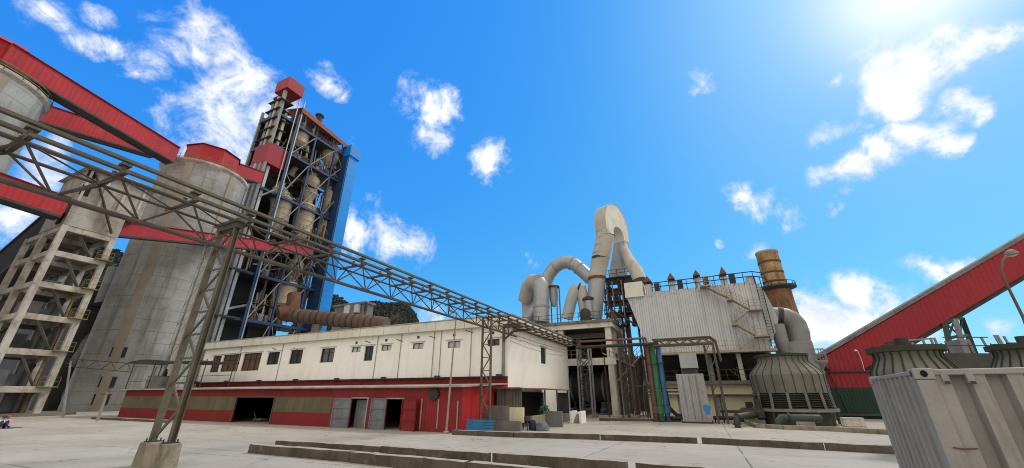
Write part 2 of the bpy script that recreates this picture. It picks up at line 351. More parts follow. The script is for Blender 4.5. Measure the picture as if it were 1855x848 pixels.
def ground_mat():
    m = bpy.data.materials.new('yard_concrete'); m.use_nodes = True
    t = m.node_tree; N = t.nodes; bs = N['Principled BSDF']
    tc = N.new('ShaderNodeTexCoord')
    mp = N.new('ShaderNodeMapping'); mp.inputs['Rotation'].default_value[2] = -GR; lk(t, tc.outputs['Object'], mp.inputs[0])
    def noise(sc, det=6, ro=.65, vec=None, dist=0.0):
        n = N.new('ShaderNodeTexNoise'); n.inputs['Scale'].default_value = sc; n.inputs['Detail'].default_value = det
        n.inputs['Roughness'].default_value = ro; n.inputs['Distortion'].default_value = dist
        lk(t, vec or mp.outputs[0], n.inputs['Vector']); return n.outputs['Fac']
    def ramp(x, a, b, c=0, d=1):
        r = N.new('ShaderNodeMapRange'); r.interpolation_type = 'SMOOTHSTEP'; r.inputs['From Min'].default_value = a; r.inputs['From Max'].default_value = b
        r.inputs['To Min'].default_value = c; r.inputs['To Max'].default_value = d; lk(t, x, r.inputs['Value']); return r.outputs[0]
    def mth(op, a, b=0.0):
        n = N.new('ShaderNodeMath'); n.operation = op
        for i, x in enumerate((a, b)):
            if isinstance(x, (int, float)): n.inputs[i].default_value = x
            else: lk(t, x, n.inputs[i])
        return n.outputs[0]
    def mix(f, a, b):
        n = N.new('ShaderNodeMix'); n.data_type = 'RGBA'
        if isinstance(f, (int, float)): n.inputs['Factor'].default_value = f
        else: lk(t, f, n.inputs['Factor'])
        ia = [q for q in n.inputs if q.type == 'RGBA']
        for x, q in ((a, ia[0]), (b, ia[1])):
            if isinstance(x, tuple): q.default_value = (*x, 1)
            else: lk(t, x, q)
        return [q for q in n.outputs if q.type == 'RGBA'][0]
    c = mix(ramp(noise(.12), .35, .65), (.425, .402, .348), (.33, .308, .26))
    c = mix(mth('MULTIPLY', ramp(noise(.55, 8, .7, dist=.6), .48, .72), .8), c, (.31, .285, .24))
    # each cast slab has its own tone
    vs = N.new('ShaderNodeVectorMath'); vs.operation = 'ADD'; lk(t, mp.outputs[0], vs.inputs[0]); vs.inputs[1].default_value = (1.7 - 2.5, .9 - 2.1, 0)
    vd = N.new('ShaderNodeVectorMath'); vd.operation = 'DIVIDE'; lk(t, vs.outputs[0], vd.inputs[0]); vd.inputs[1].default_value = (5.0, 4.2, 1000)
    vf = N.new('ShaderNodeVectorMath'); vf.operation = 'FLOOR'; lk(t, vd.outputs[0], vf.inputs[0])
    wn = N.new('ShaderNodeTexWhiteNoise'); wn.noise_dimensions = '2D'; lk(t, vf.outputs[0], wn.inputs['Vector'])
    c = mix(mth('MULTIPLY', wn.outputs['Value'], .38), c, (.33, .305, .255))
    # faint tyre marks along the yard
    for sc_, th_ in (((.03, 1.5, 1), .60), ((.9, .05, 1), .63)):
        tv = N.new('ShaderNodeVectorMath'); tv.operation = 'MULTIPLY'; tv.inputs[1].default_value = sc_; lk(t, mp.outputs[0], tv.inputs[0])
        c = mix(mth('MULTIPLY', ramp(noise(1.0, 4, .6, tv.outputs[0], .3), th_, th_ + .12), .45), c, (.23, .21, .175))
    # ochre dirt drawn out along the yard
    st = N.new('ShaderNodeVectorMath'); st.operation = 'MULTIPLY'; st.inputs[1].default_value = (.05, .32, 1); lk(t, mp.outputs[0], st.inputs[0])
    c = mix(mth('MULTIPLY', ramp(noise(1.0, 6, .7, st.outputs[0], .5), .53, .72), .6), c, (.40, .27, .16))
    st2 = N.new('ShaderNodeVectorMath'); st2.operation = 'MULTIPLY'; st2.inputs[1].default_value = (.16, 1.1, 1); lk(t, mp.outputs[0], st2.inputs[0])
    c = mix(mth('MULTIPLY', ramp(noise(1.0, 7, .75, st2.outputs[0], 1.2), .58, .70), .5), c, (.17, .155, .125))
    # slab joints
    sx = N.new('ShaderNodeSeparateXYZ'); lk(t, mp.outputs[0], sx.inputs[0])
    wob = mth('MULTIPLY', mth('SUBTRACT', noise(1.3, 5), .5), .09)
    j = None
    for ax, per, o in ((0, 5.0, 1.7), (1, 4.2, .9)):
        fr = mth('FRACT', mth('DIVIDE', mth('ADD', mth('ADD', sx.outputs[ax], o), wob), per))
        l = mth('LESS_THAN', mth('ABSOLUTE', mth('SUBTRACT', fr, .5)), .026 / per)
        j = l if j is None else mth('MAXIMUM', j, l)
    j = mth('MULTIPLY', j, ramp(noise(.5, 3), .35, .6))
    # meandering cracks
    vo = N.new('ShaderNodeTexVoronoi'); vo.feature = 'DISTANCE_TO_EDGE'; vo.inputs['Scale'].default_value = .17
    wv = N.new('ShaderNodeVectorMath'); wv.operation = 'ADD'; lk(t, mp.outputs[0], wv.inputs[0])
    nn = N.new('ShaderNodeTexNoise'); nn.inputs['Scale'].default_value = .8; nn.inputs['Detail'].default_value = 6; lk(t, mp.outputs[0], nn.inputs['Vector'])
    ws = N.new('ShaderNodeVectorMath'); ws.operation = 'SCALE'; ws.inputs['Scale'].default_value = 1.6; lk(t, nn.outputs['Color'], ws.inputs[0])
    lk(t, ws.outputs[0], wv.inputs[1]); lk(t, wv.outputs[0], vo.inputs['Vector'])
    ck = mth('MULTIPLY', mth('LESS_THAN', vo.outputs['Distance'], .004), ramp(noise(.33, 3), .45, .55))
    j = mth('MAXIMUM', j, mth('MULTIPLY', ck, .8))
    c = mix(mth('MULTIPLY', j, .85), c, (.07, .062, .05))
    f = noise(14, 8, .75)
    c = mix(mth('MULTIPLY', mth('ABSOLUTE', mth('SUBTRACT', f, .5)), .9), c, (.12, .11, .09))
    lk(t, c, bs.inputs['Base Color'])
    bs.inputs['Roughness'].default_value = .8; bs.inputs['Specular IOR Level'].default_value = .3
    b = N.new('ShaderNodeBump'); b.inputs['Strength'].default_value = .5; b.inputs['Distance'].default_value = .02
    lk(t, mth('SUBTRACT', f, j), b.inputs['Height']); lk(t, b.outputs[0], bs.inputs['Normal'])
    return m

# ------------------------------------------------------------------ camera, sun, sky
cam = bpy.data.cameras.new('camera'); co = bpy.data.objects.new('camera', cam); COL.objects.link(co)
co.location = EYE; co.rotation_euler = (math.pi / 2 + PITCH, 0, 0)
cam.sensor_width = 36; cam.lens = 36 * FPX / 1855; cam.clip_end = 12000; cam.clip_start = .05
SC.camera = co
SUN_EL, SUN_AZ = R(50), R(60)      # azimuth measured clockwise from +y
sd = Vector((math.sin(SUN_AZ) * math.cos(SUN_EL), math.cos(SUN_AZ) * math.cos(SUN_EL), math.sin(SUN_EL)))
sl = bpy.data.lights.new('sun', 'SUN'); so = bpy.data.objects.new('sun', sl); COL.objects.link(so)
sl.energy = 1.5; sl.angle = R(12); sl.color = (1, .95, .88)
so.rotation_euler = sd.to_track_quat('Z', 'Y').to_euler(); so.location = (0, 0, 150)
so.location = (60, 30, 150)

CLOUDS = [  # u, v, radius in px, weight
 (85, 45, 48, .8), (150, 88, 40, .8), (215, 90, 34, .75), (275, 105, 40, .8), (345, 58, 62, 1), (390, 85, 40, .8), (260, 130, 30, .7), (170, 20, 30, .5),
 (440, 145, 58, 1), (400, 205, 66, 1), (330, 235, 52, .85), (470, 200, 50, 1), (300, 250, 44, .85), (420, 255, 50, .9), (372, 122, 24, .6), (597, 138, 26, .7),
 (60, 330, 62, 1), (10, 380, 70, 1), (95, 290, 40, .8), (775, 212, 46, 1), (800, 240, 34, .9), (790, 265, 20, .7), (740, 195, 22, .7), (820, 215, 22, .7), (888, 293, 34, 1),
 (690, 432, 46, 1), (650, 436, 36, 1), (740, 442, 30, .9), (655, 255, 15, .5), (962, 465, 11, .7), (640, 400, 20, .6), (770, 590, 34, .8),
 (1640, 130, 66, 1.3), (1690, 105, 56, 1.3), (1600, 140, 40, 1.1), (1640, 165, 50, 1.2), (1765, 88, 46, 1.2), (1815, 75, 34, 1.1), (1850, 62, 18, .8), (1745, 185, 42, 1.1), (1775, 200, 30, 1), (1660, 238, 46, 1.2),
 (1710, 262, 34, 1.1), (1600, 280, 46, 1.2), (1545, 310, 40, 1.1), (1490, 325, 30, 1), (1525, 240, 28, .8), (1490, 262, 16, .6), (1560, 222, 16, .5), (1530, 140, 14, .6),
 (1268, 155, 22, .85), (1258, 172, 15, .7), (1345, 355, 26, .85), (1372, 365, 26, .9), (1440, 390, 24, .7), (1408, 375, 18, .6), (1380, 440, 24, .85), (1524, 375, 15, .85), (1295, 437, 8, .5),
 (1490, 585, 66, 1.2), (1570, 535, 46, 1.2), (1625, 560, 44, 1.1), (1460, 560, 44, 1.1), (1560, 610, 80, 1.2), (1700, 490, 36, 1.2), (1735, 478, 34, 1.1), (1655, 505, 12, .7), (1660, 610, 60, .8), (1780, 575, 26, .7), (1240, 640, 60, .6)]

def make_world():
    w = bpy.data.worlds.new('World'); SC.world = w; w.use_nodes = True
    t = w.node_tree; N = t.nodes; N.clear()
    out = N.new('ShaderNodeOutputWorld'); bg = N.new('ShaderNodeBackground'); lk(t, bg.outputs[0], out.inputs[0])
    bg.inputs['Strength'].default_value = .1
    sky = N.new('ShaderNodeTexSky'); sky.sky_type = 'NISHITA'; sky.sun_disc = False
    sky.sun_elevation = SUN_EL; sky.sun_rotation = SUN_AZ; sky.air_density = 1.0; sky.dust_density = .6; sky.ozone_density = 3.0; sky.altitude = 300
    tc = N.new('ShaderNodeTexCoord'); D = tc.outputs['Generated']
    def mth(op, a, b=0.0, clamp=False):
        n = N.new('ShaderNodeMath'); n.operation = op; n.use_clamp = clamp
        for i, x in enumerate((a, b)):
            if isinstance(x, (int, float)): n.inputs[i].default_value = x
            else: lk(t, x, n.inputs[i])
        return n.outputs[0]
    def noise(vec, sc, det=6, ro=.6, dist=0.0):
        n = N.new('ShaderNodeTexNoise'); n.inputs['Scale'].default_value = sc; n.inputs['Detail'].default_value = det
        n.inputs['Roughness'].default_value = ro; n.inputs['Distortion'].default_value = dist; lk(t, vec, n.inputs['Vector']); return n
    def ramp(x, a, b, c=0.0, d=1.0, sm=True):
        r = N.new('ShaderNodeMapRange'); r.interpolation_type = 'SMOOTHSTEP' if sm else 'LINEAR'
        r.inputs['From Min'].default_value = a; r.inputs['From Max'].default_value = b
        r.inputs['To Min'].default_value = c; r.inputs['To Max'].default_value = d; lk(t, x, r.inputs['Value']); return r.outputs[0]
    def mix(f, a, b):
        n = N.new('ShaderNodeMix'); n.data_type = 'RGBA'
        if isinstance(f, (int, float)): n.inputs['Factor'].default_value = f
        else: lk(t, f, n.inputs['Factor'])
        ia = [q for q in n.inputs if q.type == 'RGBA']
        for x, q in ((a, ia[0]), (b, ia[1])):
            if isinstance(x, tuple): q.default_value = (*x, 1)
            else: lk(t, x, q)
        return [q for q in n.outputs if q.type == 'RGBA'][0]
    # deepen the blue: a gamma per channel
    sp = N.new('ShaderNodeSeparateColor'); lk(t, sky.outputs[0], sp.inputs[0]); cb = N.new('ShaderNodeCombineColor')
    for i, (gain, gam) in enumerate(SKY_GRADE):
        lk(t, mth('MULTIPLY', mth('POWER', mth('MULTIPLY', sp.outputs[i], .1), gam), gain * 10), cb.inputs[i])
    base = cb.outputs[0]
    # warp the direction a little so that cloud edges wander
    nz = noise(D, 5.0, 6, .6)
    wv = N.new('ShaderNodeVectorMath'); wv.operation = 'SUBTRACT'; lk(t, nz.outputs['Color'], wv.inputs[0]); wv.inputs[1].default_value = (.5, .5, .5)
    ws = N.new('ShaderNodeVectorMath'); ws.operation = 'SCALE'; ws.inputs['Scale'].default_value = .15; lk(t, wv.outputs[0], ws.inputs[0])
    wd = N.new('ShaderNodeVectorMath'); wd.operation = 'ADD'; lk(t, D, wd.inputs[0]); lk(t, ws.outputs[0], wd.inputs[1])
    acc = None
    for u, v, r, wt in CLOUDS:
        d = ray(u, v).normalized(); e = ray(u + (r if u < CX else -r), v).normalized()
        rad = (d - e).length * 2.1
        n = N.new('ShaderNodeVectorMath'); n.operation = 'DISTANCE'; lk(t, wd.outputs[0], n.inputs[0]); n.inputs[1].default_value = d
        q = ramp(n.outputs['Value'], 0, rad, wt, -.2 * 0, True)
        acc = q if acc is None else mth('MAXIMUM', acc, q)
    fb = noise(D, 11.0, 9, .64, .5).outputs['Fac']
    fb2 = noise(D, 34.0, 6, .68, .4).outputs['Fac']
    det = mth('ADD', mth('MULTIPLY', mth('SUBTRACT', fb, .5), 2.7), mth('MULTIPLY', mth('SUBTRACT', fb2, .5), .8))
    gate = ramp(acc, .0, .25)
    dens = mth('ADD', acc, mth('MULTIPLY', det, gate))
    mask = ramp(dens, .24, 1.2)
    # unseen cloud added overhead and behind the viewer as fill light
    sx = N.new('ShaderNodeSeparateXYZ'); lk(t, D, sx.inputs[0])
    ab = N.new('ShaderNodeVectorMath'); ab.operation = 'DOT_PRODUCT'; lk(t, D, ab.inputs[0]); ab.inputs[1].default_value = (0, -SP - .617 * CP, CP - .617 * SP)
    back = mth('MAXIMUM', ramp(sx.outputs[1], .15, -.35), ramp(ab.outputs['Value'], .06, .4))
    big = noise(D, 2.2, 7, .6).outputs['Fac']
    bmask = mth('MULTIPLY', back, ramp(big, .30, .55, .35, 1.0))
    shade = ramp(noise(D, 7.0, 5, .6).outputs['Fac'], .3, .62)
    ccol = mix(mth('MULTIPLY', shade, ramp(dens, .5, 1.2)), tuple(CLOUD_LO), tuple(CLOUD_HI))
    c = mix(mask, base, ccol)
    c = mix(bmask, c, tuple(FILL_CLOUD))
    # glare of the veiled sun
    dt = N.new('ShaderNodeVectorMath'); dt.operation = 'DOT_PRODUCT'; lk(t, D, dt.inputs[0]); dt.inputs[1].default_value = ray(1650, -40).normalized()
    g = mth('POWER', mth('MAXIMUM', dt.outputs['Value'], 0.0), 16.0)
    g2 = mth('POWER', mth('MAXIMUM', dt.outputs['Value'], 0.0), 170.0)
    gl = mth('ADD', mth('MULTIPLY', g, GLOW[0]), mth('MULTIPLY', g2, GLOW[1]), True)
    c = mix(gl, c, tuple(CLOUD_HI))
    # pale band at the horizon
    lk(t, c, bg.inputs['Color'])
SKY_GRADE = ((.43, 1.2), (.69, .63), (.80, .11))
CLOUD_LO, CLOUD_HI, FILL_CLOUD = (6.0, 6.6, 7.5), (9.6, 9.7, 9.8), (9.8, 8.9, 7.8)
GLOW = (.16, .68)
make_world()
SC.view_settings.view_transform = 'Standard'; SC.view_settings.look = 'None'; SC.view_settings.gamma = 1; SC.view_settings.exposure = .36
SC.view_settings.use_curve_mapping = False
SC.cycles.max_bounces = 6; SC.cycles.diffuse_bounces = 3; SC.cycles.glossy_bounces = 3; SC.cycles.use_denoising = True; SC.cycles.filter_width = 1.0

# ------------------------------------------------------------------ ground
g = MB()
ys = [-200, -6] + list(range(-2, 29, 3)) + [29, 60, 200, 1000, 4000]
xs = [-4000, -1000, -300, -100, -50, -20, 0, 20, 50, 100, 300, 1000, 4000]
for j in range(len(ys) - 1):
    for i in range(len(xs) - 1):
        g.poly([(xs[i], ys[j], gz(ys[j])), (xs[i + 1], ys[j], gz(ys[j])), (xs[i + 1], ys[j + 1], gz(ys[j + 1])), (xs[i], ys[j + 1], gz(ys[j + 1]))])
tag(g.build('ground', ground_mat(), fix=False), kind='structure')
# ================================================================== white two-storey building
C0 = Vector((-.36, 35.3, -.87))
W = Frame(C0)
wb = thing('white_building', C0, 'long cream plastered building with a flat overhanging roof behind the low red shed', 'building', ang=GR)
YO = -.55
zt = W.hit(872, 576, 'y', YO).z; zb = W.hit(872, 593, 'y', YO).z
zt = (zt + W.hit(680, 592.5, 'y', YO).z) / 2; zb = (zb + W.hit(680, 607, 'y', YO).z) / 2
xL = W.hit(366, 655).x
yB = W.hit(1031, 690, 'x', 0).y
def rect(F, u0, u1, v0, v1, axis='y', val=0.0):
    um, vm = (u0 + u1) / 2, (v0 + v1) / 2
    k = 1 if axis == 'y' else 0
    a0 = F.hit(u0, vm, axis, val); a1 = F.hit(u1, vm, axis, val)
    return [a0[0 if axis == 'y' else 1], a1[0 if axis == 'y' else 1], F.hit(um, v1, axis, val).z, F.hit(um, v0, axis, val).z]
wins = [('c', rect(W, 383, 398, 645, 674.5)), ('c', rect(W, 402, 433, 642.5, 673)), ('c', rect(W, 439, 471, 640, 671.5)),
        ('g', rect(W, 484, 505, 638, 660.5)), ('g', rect(W, 525, 547, 634, 659)), ('g', rect(W, 581, 605, 631, 656.5)),
        ('s', rect(W, 637, 653, 628.5, 638)), ('d', rect(W, 660, 675.5, 627, 653.5)), ('s', rect(W, 691, 709, 625, 635)),
        ('s', rect(W, 747.5, 767, 621.5, 632)), ('s', rect(W, 811, 834, 618, 630)), ('t', rect(W, 883, 905, 614.5, 626.5))]
wins[0][1][3] = wins[0][1][3]
DEP = .28
zc = zb + .02
mb = MB()
mb.wall(xL, 0, 0, zc, [w[1] for w in wins], DEP, lambda a, d, z: (a, d, z))
sw = rect(W, 980, 989, 630, 659, 'x', 0)
mb.wall(0, yB, 0, zc, [sw], DEP, lambda a, d, z: (-d, a, z))
mb.box(xL, xL + DEP, 0, yB, 0, zc); mb.box(xL, 0, yB - DEP, yB, 0, zc)
mb.build('wall', M['plaster'], wb)
# flat roof with a deep fascia
rf = MB().box(xL - .6, .65, YO, yB + .15, zb, zt).build('roof', M['fascia'], wb, bevel=.03)
MB().box(xL - .66, .71, YO - .06, yB + .21, zt + .002, zt + .09).build('roof_coping', M['roofgrey'], rf)
for k in range(14):
    x = xL + 3 + k * (-xL - 4) / 13
    MB().box(x - .02, x + .02, YO - .012, YO - .002, zb, zt).build('fascia_joint', M['roofgrey'], rf)
def window(F_, kind, r, fn, parent):
    a0, a1, z0, z1 = r
    fr = MB(); t = .05; d0 = DEP * .45
    fm = {'c': 'darkframe', 'g': 'darkframe', 's': 'darkframe', 'd': 'greenpane', 't': 'darkframe'}[kind]
    def bar(p, q, zz0, zz1, dd0=d0, dd1=d0 + .07):
        pts = [fn(p, dd0, zz0), fn(q, dd0, zz0), fn(q, dd1, zz0), fn(p, dd1, zz0)]; top = [fn(p, dd0, zz1), fn(q, dd0, zz1), fn(q, dd1, zz1), fn(p, dd1, zz1)]
        fr.hexa(pts, top)
    bar(a0, a0 + t, z0, z1); bar(a1 - t, a1, z0, z1); bar(a0 + t, a1 - t, z0, z0 + t); bar(a0 + t, a1 - t, z1 - t, z1)
    n = {'c': 2 if a1 - a0 < 1.4 else 3, 'g': 2, 's': 2, 'd': 2, 't': 2}[kind]
    for k in range(1, n):
        x = a0 + (a1 - a0) * k / n; bar(x - t * .4, x + t * .4, z0 + t, z1 - t, d0 + .003, d0 + .065)
    if kind in 'cg':
        zz = z0 + (z1 - z0) * .68; bar(a0 + t, a1 - t, zz - .02, zz + .02, d0 + .006, d0 + .06)
    w = fr.build('window', M[fm], parent)
    pm = {'c': 'curtain', 'g': 'glass', 's': 'whiteframe', 'd': 'greenpane', 't': 'glass'}[kind]
    pn = MB(); pn.poly([fn(a0, d0 + .09, z0), fn(a1, d0 + .09, z0), fn(a1, d0 + .09, z1), fn(a0, d0 + .09, z1)])
    pn.build('curtain' if kind == 'c' else 'pane', M[pm], w)
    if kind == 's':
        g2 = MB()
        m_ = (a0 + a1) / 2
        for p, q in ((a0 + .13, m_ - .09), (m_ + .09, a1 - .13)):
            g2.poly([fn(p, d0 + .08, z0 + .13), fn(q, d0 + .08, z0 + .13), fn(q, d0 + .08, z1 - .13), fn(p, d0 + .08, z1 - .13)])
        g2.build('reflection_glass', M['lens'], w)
    hd = MB(); hd.hexa([fn(a0 - .25, -.16, z1 + .12), fn(a1 + .25, -.16, z1 + .12), fn(a1 + .25, -.002, z1 + .12), fn(a0 - .25, -.002, z1 + .12)],
                       [fn(a0 - .25, -.16, z1 + .17), fn(a1 + .25, -.16, z1 + .17), fn(a1 + .25, -.002, z1 + .19), fn(a0 - .25, -.002, z1 + .19)])
    hd.build('window_hood', M['fascia'], w)
    return w
ff = lambda a, d, z: (a, d, z)
fs_ = lambda a, d, z: (-d, a, z)
for kind, r in wins: window(W, kind, r, ff, wb)
window(W, 'd', sw, fs_, wb)
# air conditioner like box beside the last window, vents, drainpipes, cables
zD = W.hit(800, 684).z
for u in (436, 511, 682, 725, 785, 798, 853, 911):
    x = W.hit(u, 640).x
    MB().tube([(x, -.06, zD), (x, -.06, zb - .25), (x, -.06, zb)], .035, 7).build('drainpipe', M['roofgrey'] if u != 911 else M['graywall'], wb)
for u, v in ((646, 621), (700, 616.5), (758, 611), (823, 607), (893, 603)):
    p = W.hit(u, v)
    MB().box(p.x - .14, p.x + .14, -.03, -.002, p.z - .13, p.z + .13).build('vent_hole', M['darkframe'], wb)
for u, v in ((497, 633), (536, 633), (667, 620.5), (725, 618), (784, 612), (851, 602)):
    p = W.hit(u, v)
    MB().beam((p.x - .45, -.05, p.z + .2), (p.x + .35, -.05, p.z - .05), .05).build('wall_bracket', M['darksteel'], wb)
zq = W.hit(650, 689.5, 'y', -.3).z
ct = MB()
ct.beam((xL, -.22, zq + .05), (-.2, -.22, zq + .05), .16, .06); ct.tube([(xL, -.33, zq + .12), (-.2, -.33, zq + .12)], .045, 6)
for k in range(22):
    x = xL + .8 + k * (-xL - 1.5) / 21; ct.beam((x, -.002, zq + .0), (x, -.42, zq + .0), .06)
    if k % 3 == 0: ct.box(x - .25, x + .2, -.45, -.12, zq + .1, zq + .3)
ct.build('cable_tray', M['darksteel'], wb)
MB().box(-.52, -.3, -.2, -.002, zD, zb - .3).build('corner_duct', M['greysteel'], wb)
# worn cable runs across the gable
cb = MB()
for k in range(3):
    z = zb - .6 - k * .33
    pts = [(.03, .4 + i * (yB - .8) / 24, z + random.uniform(-.03, .03) - (.3 if k > 1 else .1) * math.sin(i / 24 * math.pi)) for i in range(25)]
    cb.tube(pts, .010, 5)
cb.build('wall_cable', M['darksteel'], wb)

# ================================================================== low red shed
YS = W.loc(Vector((-3.44, 28.8, 0))).y
xS = W.hit(220, 735, 'y', YS).x
ze = W.hit(800, 699, 'y', YS - .35).z
zr = W.hit(919, 684, 'x', 0).z
zf = W.gz(-20, YS) - .15
sh = thing('red_shed', W.wld((0, YS, zf)), 'low red sheet metal shed with open grey gates and olive panels along its front', 'shed', ang=GR)
S = Frame(W.wld((0, YS, zf)))
ez = ze - zf; rz = ez + .26; ztop_ = zr - zf
Dp = -YS
ops = [rect(S, 424, 493, 720, 764), rect(S, 633.5, 663, 722, 777), rect(S, 698, 729, 723, 779)]
for o in ops: o[2] = .02
xg = S.hit(598, 745).x
b1 = S.hit(400, 718.5).z; b2 = S.hit(400, 743).z
sheet = .1
def ops_in(x0, x1, z0, z1):
    r = []
    for o in ops:
        a = [max(o[0], x0), min(o[1], x1), max(o[2], z0), min(o[3], z1)]
        if a[0] < a[1] - .01 and a[2] < a[3] - .01: r.append(a)
    return r
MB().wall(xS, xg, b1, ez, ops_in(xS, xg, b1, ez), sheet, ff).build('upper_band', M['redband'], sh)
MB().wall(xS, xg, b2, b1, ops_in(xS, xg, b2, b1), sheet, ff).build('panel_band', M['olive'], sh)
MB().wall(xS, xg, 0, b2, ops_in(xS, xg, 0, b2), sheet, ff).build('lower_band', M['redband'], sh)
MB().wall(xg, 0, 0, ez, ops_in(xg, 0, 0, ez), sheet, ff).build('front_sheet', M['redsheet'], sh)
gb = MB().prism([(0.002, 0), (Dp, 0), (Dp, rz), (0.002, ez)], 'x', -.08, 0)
gb.build('gable_sheet', M['redsheet_lit'], sh)
MB().prism([(0.002, 0), (Dp, 0), (Dp, rz), (0.002, ez)], 'x', xS, xS + .08).build('end_sheet', M['redband'], sh)
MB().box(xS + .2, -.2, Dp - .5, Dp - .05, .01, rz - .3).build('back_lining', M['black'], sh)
rs = MB().prism([(-.5, ez - .10), (Dp - .62, rz - .04), (Dp - .62, rz + .06), (-.5, ez + .02)], 'x', xS - .3, .3).build('roof', M['roofgrey'], sh)
MB().box(xS, .0, Dp - .1, Dp - .02, rz, max(ztop_ + .12, rz + .3)).build('flashing', M['redband'], sh)
for o in ops:
    f = MB(); t = .09
    f.box(o[0] - t, o[0], -.05, -.003, 0, o[3] + t); f.box(o[1], o[1] + t, -.05, -.003, 0, o[3] + t); f.box(o[0], o[1], -.05, -.003, o[3], o[3] + t)
    f.build('door_frame', M['roofgrey' if o is not ops[0] else 'olivesteel'], sh)
def gate(hx, w, h, ang, m):
    """leaf hinged at hx, swung out by ang"""
    g = MB(); c, s = math.cos(ang), math.sin(ang)
    def P(a, d, z): return (hx + a * c - d * s, -.08 - (a * s + d * c) * 1.0, z)
    def bx(a0, a1, d0, d1, z0, z1): g.hexa([P(a0, d0, z0), P(a1, d0, z0), P(a1, d1, z0), P(a0, d1, z0)], [P(a0, d0, z1), P(a1, d0, z1), P(a1, d1, z1), P(a0, d1, z1)])
    bx(0, w, 0, .03, .06, h)
    l = g.build('gate_leaf', M[m], sh)
    g = MB()
    for z in (.06, h * .35, h * .67, h - .08): bx(0, w, .032, .08, z, z + .07)
    for a in (0, w - .07): bx(a, a + .07, .084, .10, .06, h)
    for a in (0, w - .07): bx(a, a + .07, -.02, -.003, .06, h)
    g.build('gate_brace', M['gategrey' if m == 'gategrey' else 'redband'], l)
    for zz in (.4, h - .4):
        MB().tube([P(-.03, .02, zz - .09), P(-.03, .02, zz + .09)], .035, 6).build('hinge', M['darksteel'], l)
wA = ops[1][0] - S.hit(599, 748).x
gate(ops[1][0], -wA * .66, ops[1][3] + .05, R(-14), 'gategrey')
wB = ops[2][0] - S.hit(665, 748).x
gate(ops[2][0], -wB * .62, ops[2][3] + .05, R(-12), 'gategrey')
gate(ops[2][1], (S.hit(760, 748).x - ops[2][1]), ops[2][3] + .03, R(10), 'redsheet')
lf = MB().box(ops[1][0] + .1, ops[1][1] - .1, .45, .5, .05, ops[1][3] - .1); lf.build('inner_gate', M['gategrey'], sh)
for u, v0, v1 in ((762, 722, 778), (793, 723, 777), (829, 726, 777)):
    a = S.hit(u, v0); b = S.hit(u - 1.5, v1)
    MB().box(b.x - .045, b.x + .045, -.05, -.004, b.z, a.z).build('batten', M['roofgrey'], sh)
p = S.hit(787, 713.5)
fan = MB().lathe([(.30, 0), (.44, .05), (.44, .16), (.36, .2), (.2, .24), (.06, .26)], n=20)
fan.v = [Vector((p.x + v.x, -v.z - .004, p.z + v.y)) for v in fan.v]
fan.build('extractor_fan', M['darksteel'], sh, smooth=40)
# things seen in the dark doorway
ba = S.wld((ops[0][0] + 1.2, 1.6, .02))
cart = thing('hand_cart', ba, 'small steel hand cart parked just inside the dark shed doorway', 'cart', ang=GR)
m_ = MB(); m_.beam((-.5, 0, .35), (.7, 0, .35), .06); m_.beam((-.5, .5, .35), (.7, .5, .35), .06); m_.beam((-.5, 0, .35), (-.5, .5, .35), .06); m_.beam((.7, 0, .35), (.7, .5, .35), .06)
m_.build('frame', M['greysteel'], cart)
MB().beam((-.5, .25, .38), (-1.0, .25, 1.0), .05).build('handle', M['greysteel'], cart)
for x in (-.2, .5):
    for y in (-.06, .56):
        MB().tube([(x, y - .03, .17), (x, y + .03, .17)], .17, 14).build('wheel', M['darksteel'], cart)
sc_ = W.wld((0, 0, 0))
# shelter and tank on the shed roof
def roofz(y): return ze + .26 * (y - YS) / Dp + .03
tp = W.hit(290, 693, 'y', YS + 3.0)
tz = roofz(YS + 3.0)
tank = thing('water_tank', W.wld((tp.x, YS + 3.0, tz)), 'grey round water tank standing on the red shed roof under a black shelter', 'tank', ang=GR)
rr = rpx(W.wld(tp), 19)
th = W.hit(290, 681, 'y', YS + 3 - rr).z - tz
MB().lathe([(rr, .0), (rr, th * .55), (rr * 1.02, th * .56), (rr * 1.02, th * .6), (rr, th * .61), (rr, th)], n=28).build('shell', M['greysteel'], tank, smooth=40)
MB().lathe([(rr * 1.03, th), (rr * 1.03, th + .05), (rr * .5, th + .1)], n=28).build('rim', M['rust'], tank, smooth=40)
mt = MB().lathe([(.24, th + .1), (.24, th + .5), (.14, th + .55), (.14, th + .9)], c=(.5, 0, 0), n=14); mt.build('mixer_motor', M['darksteel'], tank, smooth=40)
MB().tube([(-rr - .4, -.2, 0), (-rr - .4, -.2, th + 1.2)], .07, 8).build('standpipe', M['concpost'], tank)
x0 = W.hit(243, 655, 'y', YS + 1.5).x; x1 = W.hit(376, 660, 'y', YS + 1.5).x
zc0 = W.hit(300, 657, 'y', YS + 1.5).z
cn = thing('shade_canopy', W.wld((x0, YS + 1.5, roofz(YS + 1.5))), 'thin black shade canopy on slim posts above the roof end of the red shed', 'canopy', ang=GR)
h = zc0 - roofz(YS + 1.5); L = x1 - x0
cv = MB()
nn_ = 12
pr = [(L * i / nn_, h + .35 * math.sin(math.pi * min(1, i / nn_ * 1.6 + .1)) - .25 * i / nn_) for i in range(nn_ + 1)]
for i in range(nn_):
    a, b = pr[i], pr[i + 1]
    cv.hexa([(a[0], -.6, a[1]), (b[0], -.6, b[1]), (b[0], 3.4, b[1]), (a[0], 3.4, a[1])], [(a[0], -.6, a[1] + .16), (b[0], -.6, b[1] + .16), (b[0], 3.4, b[1] + .16), (a[0], 3.4, a[1] + .16)])
cv.build('roof_sheet', M['darkframe'], cn)
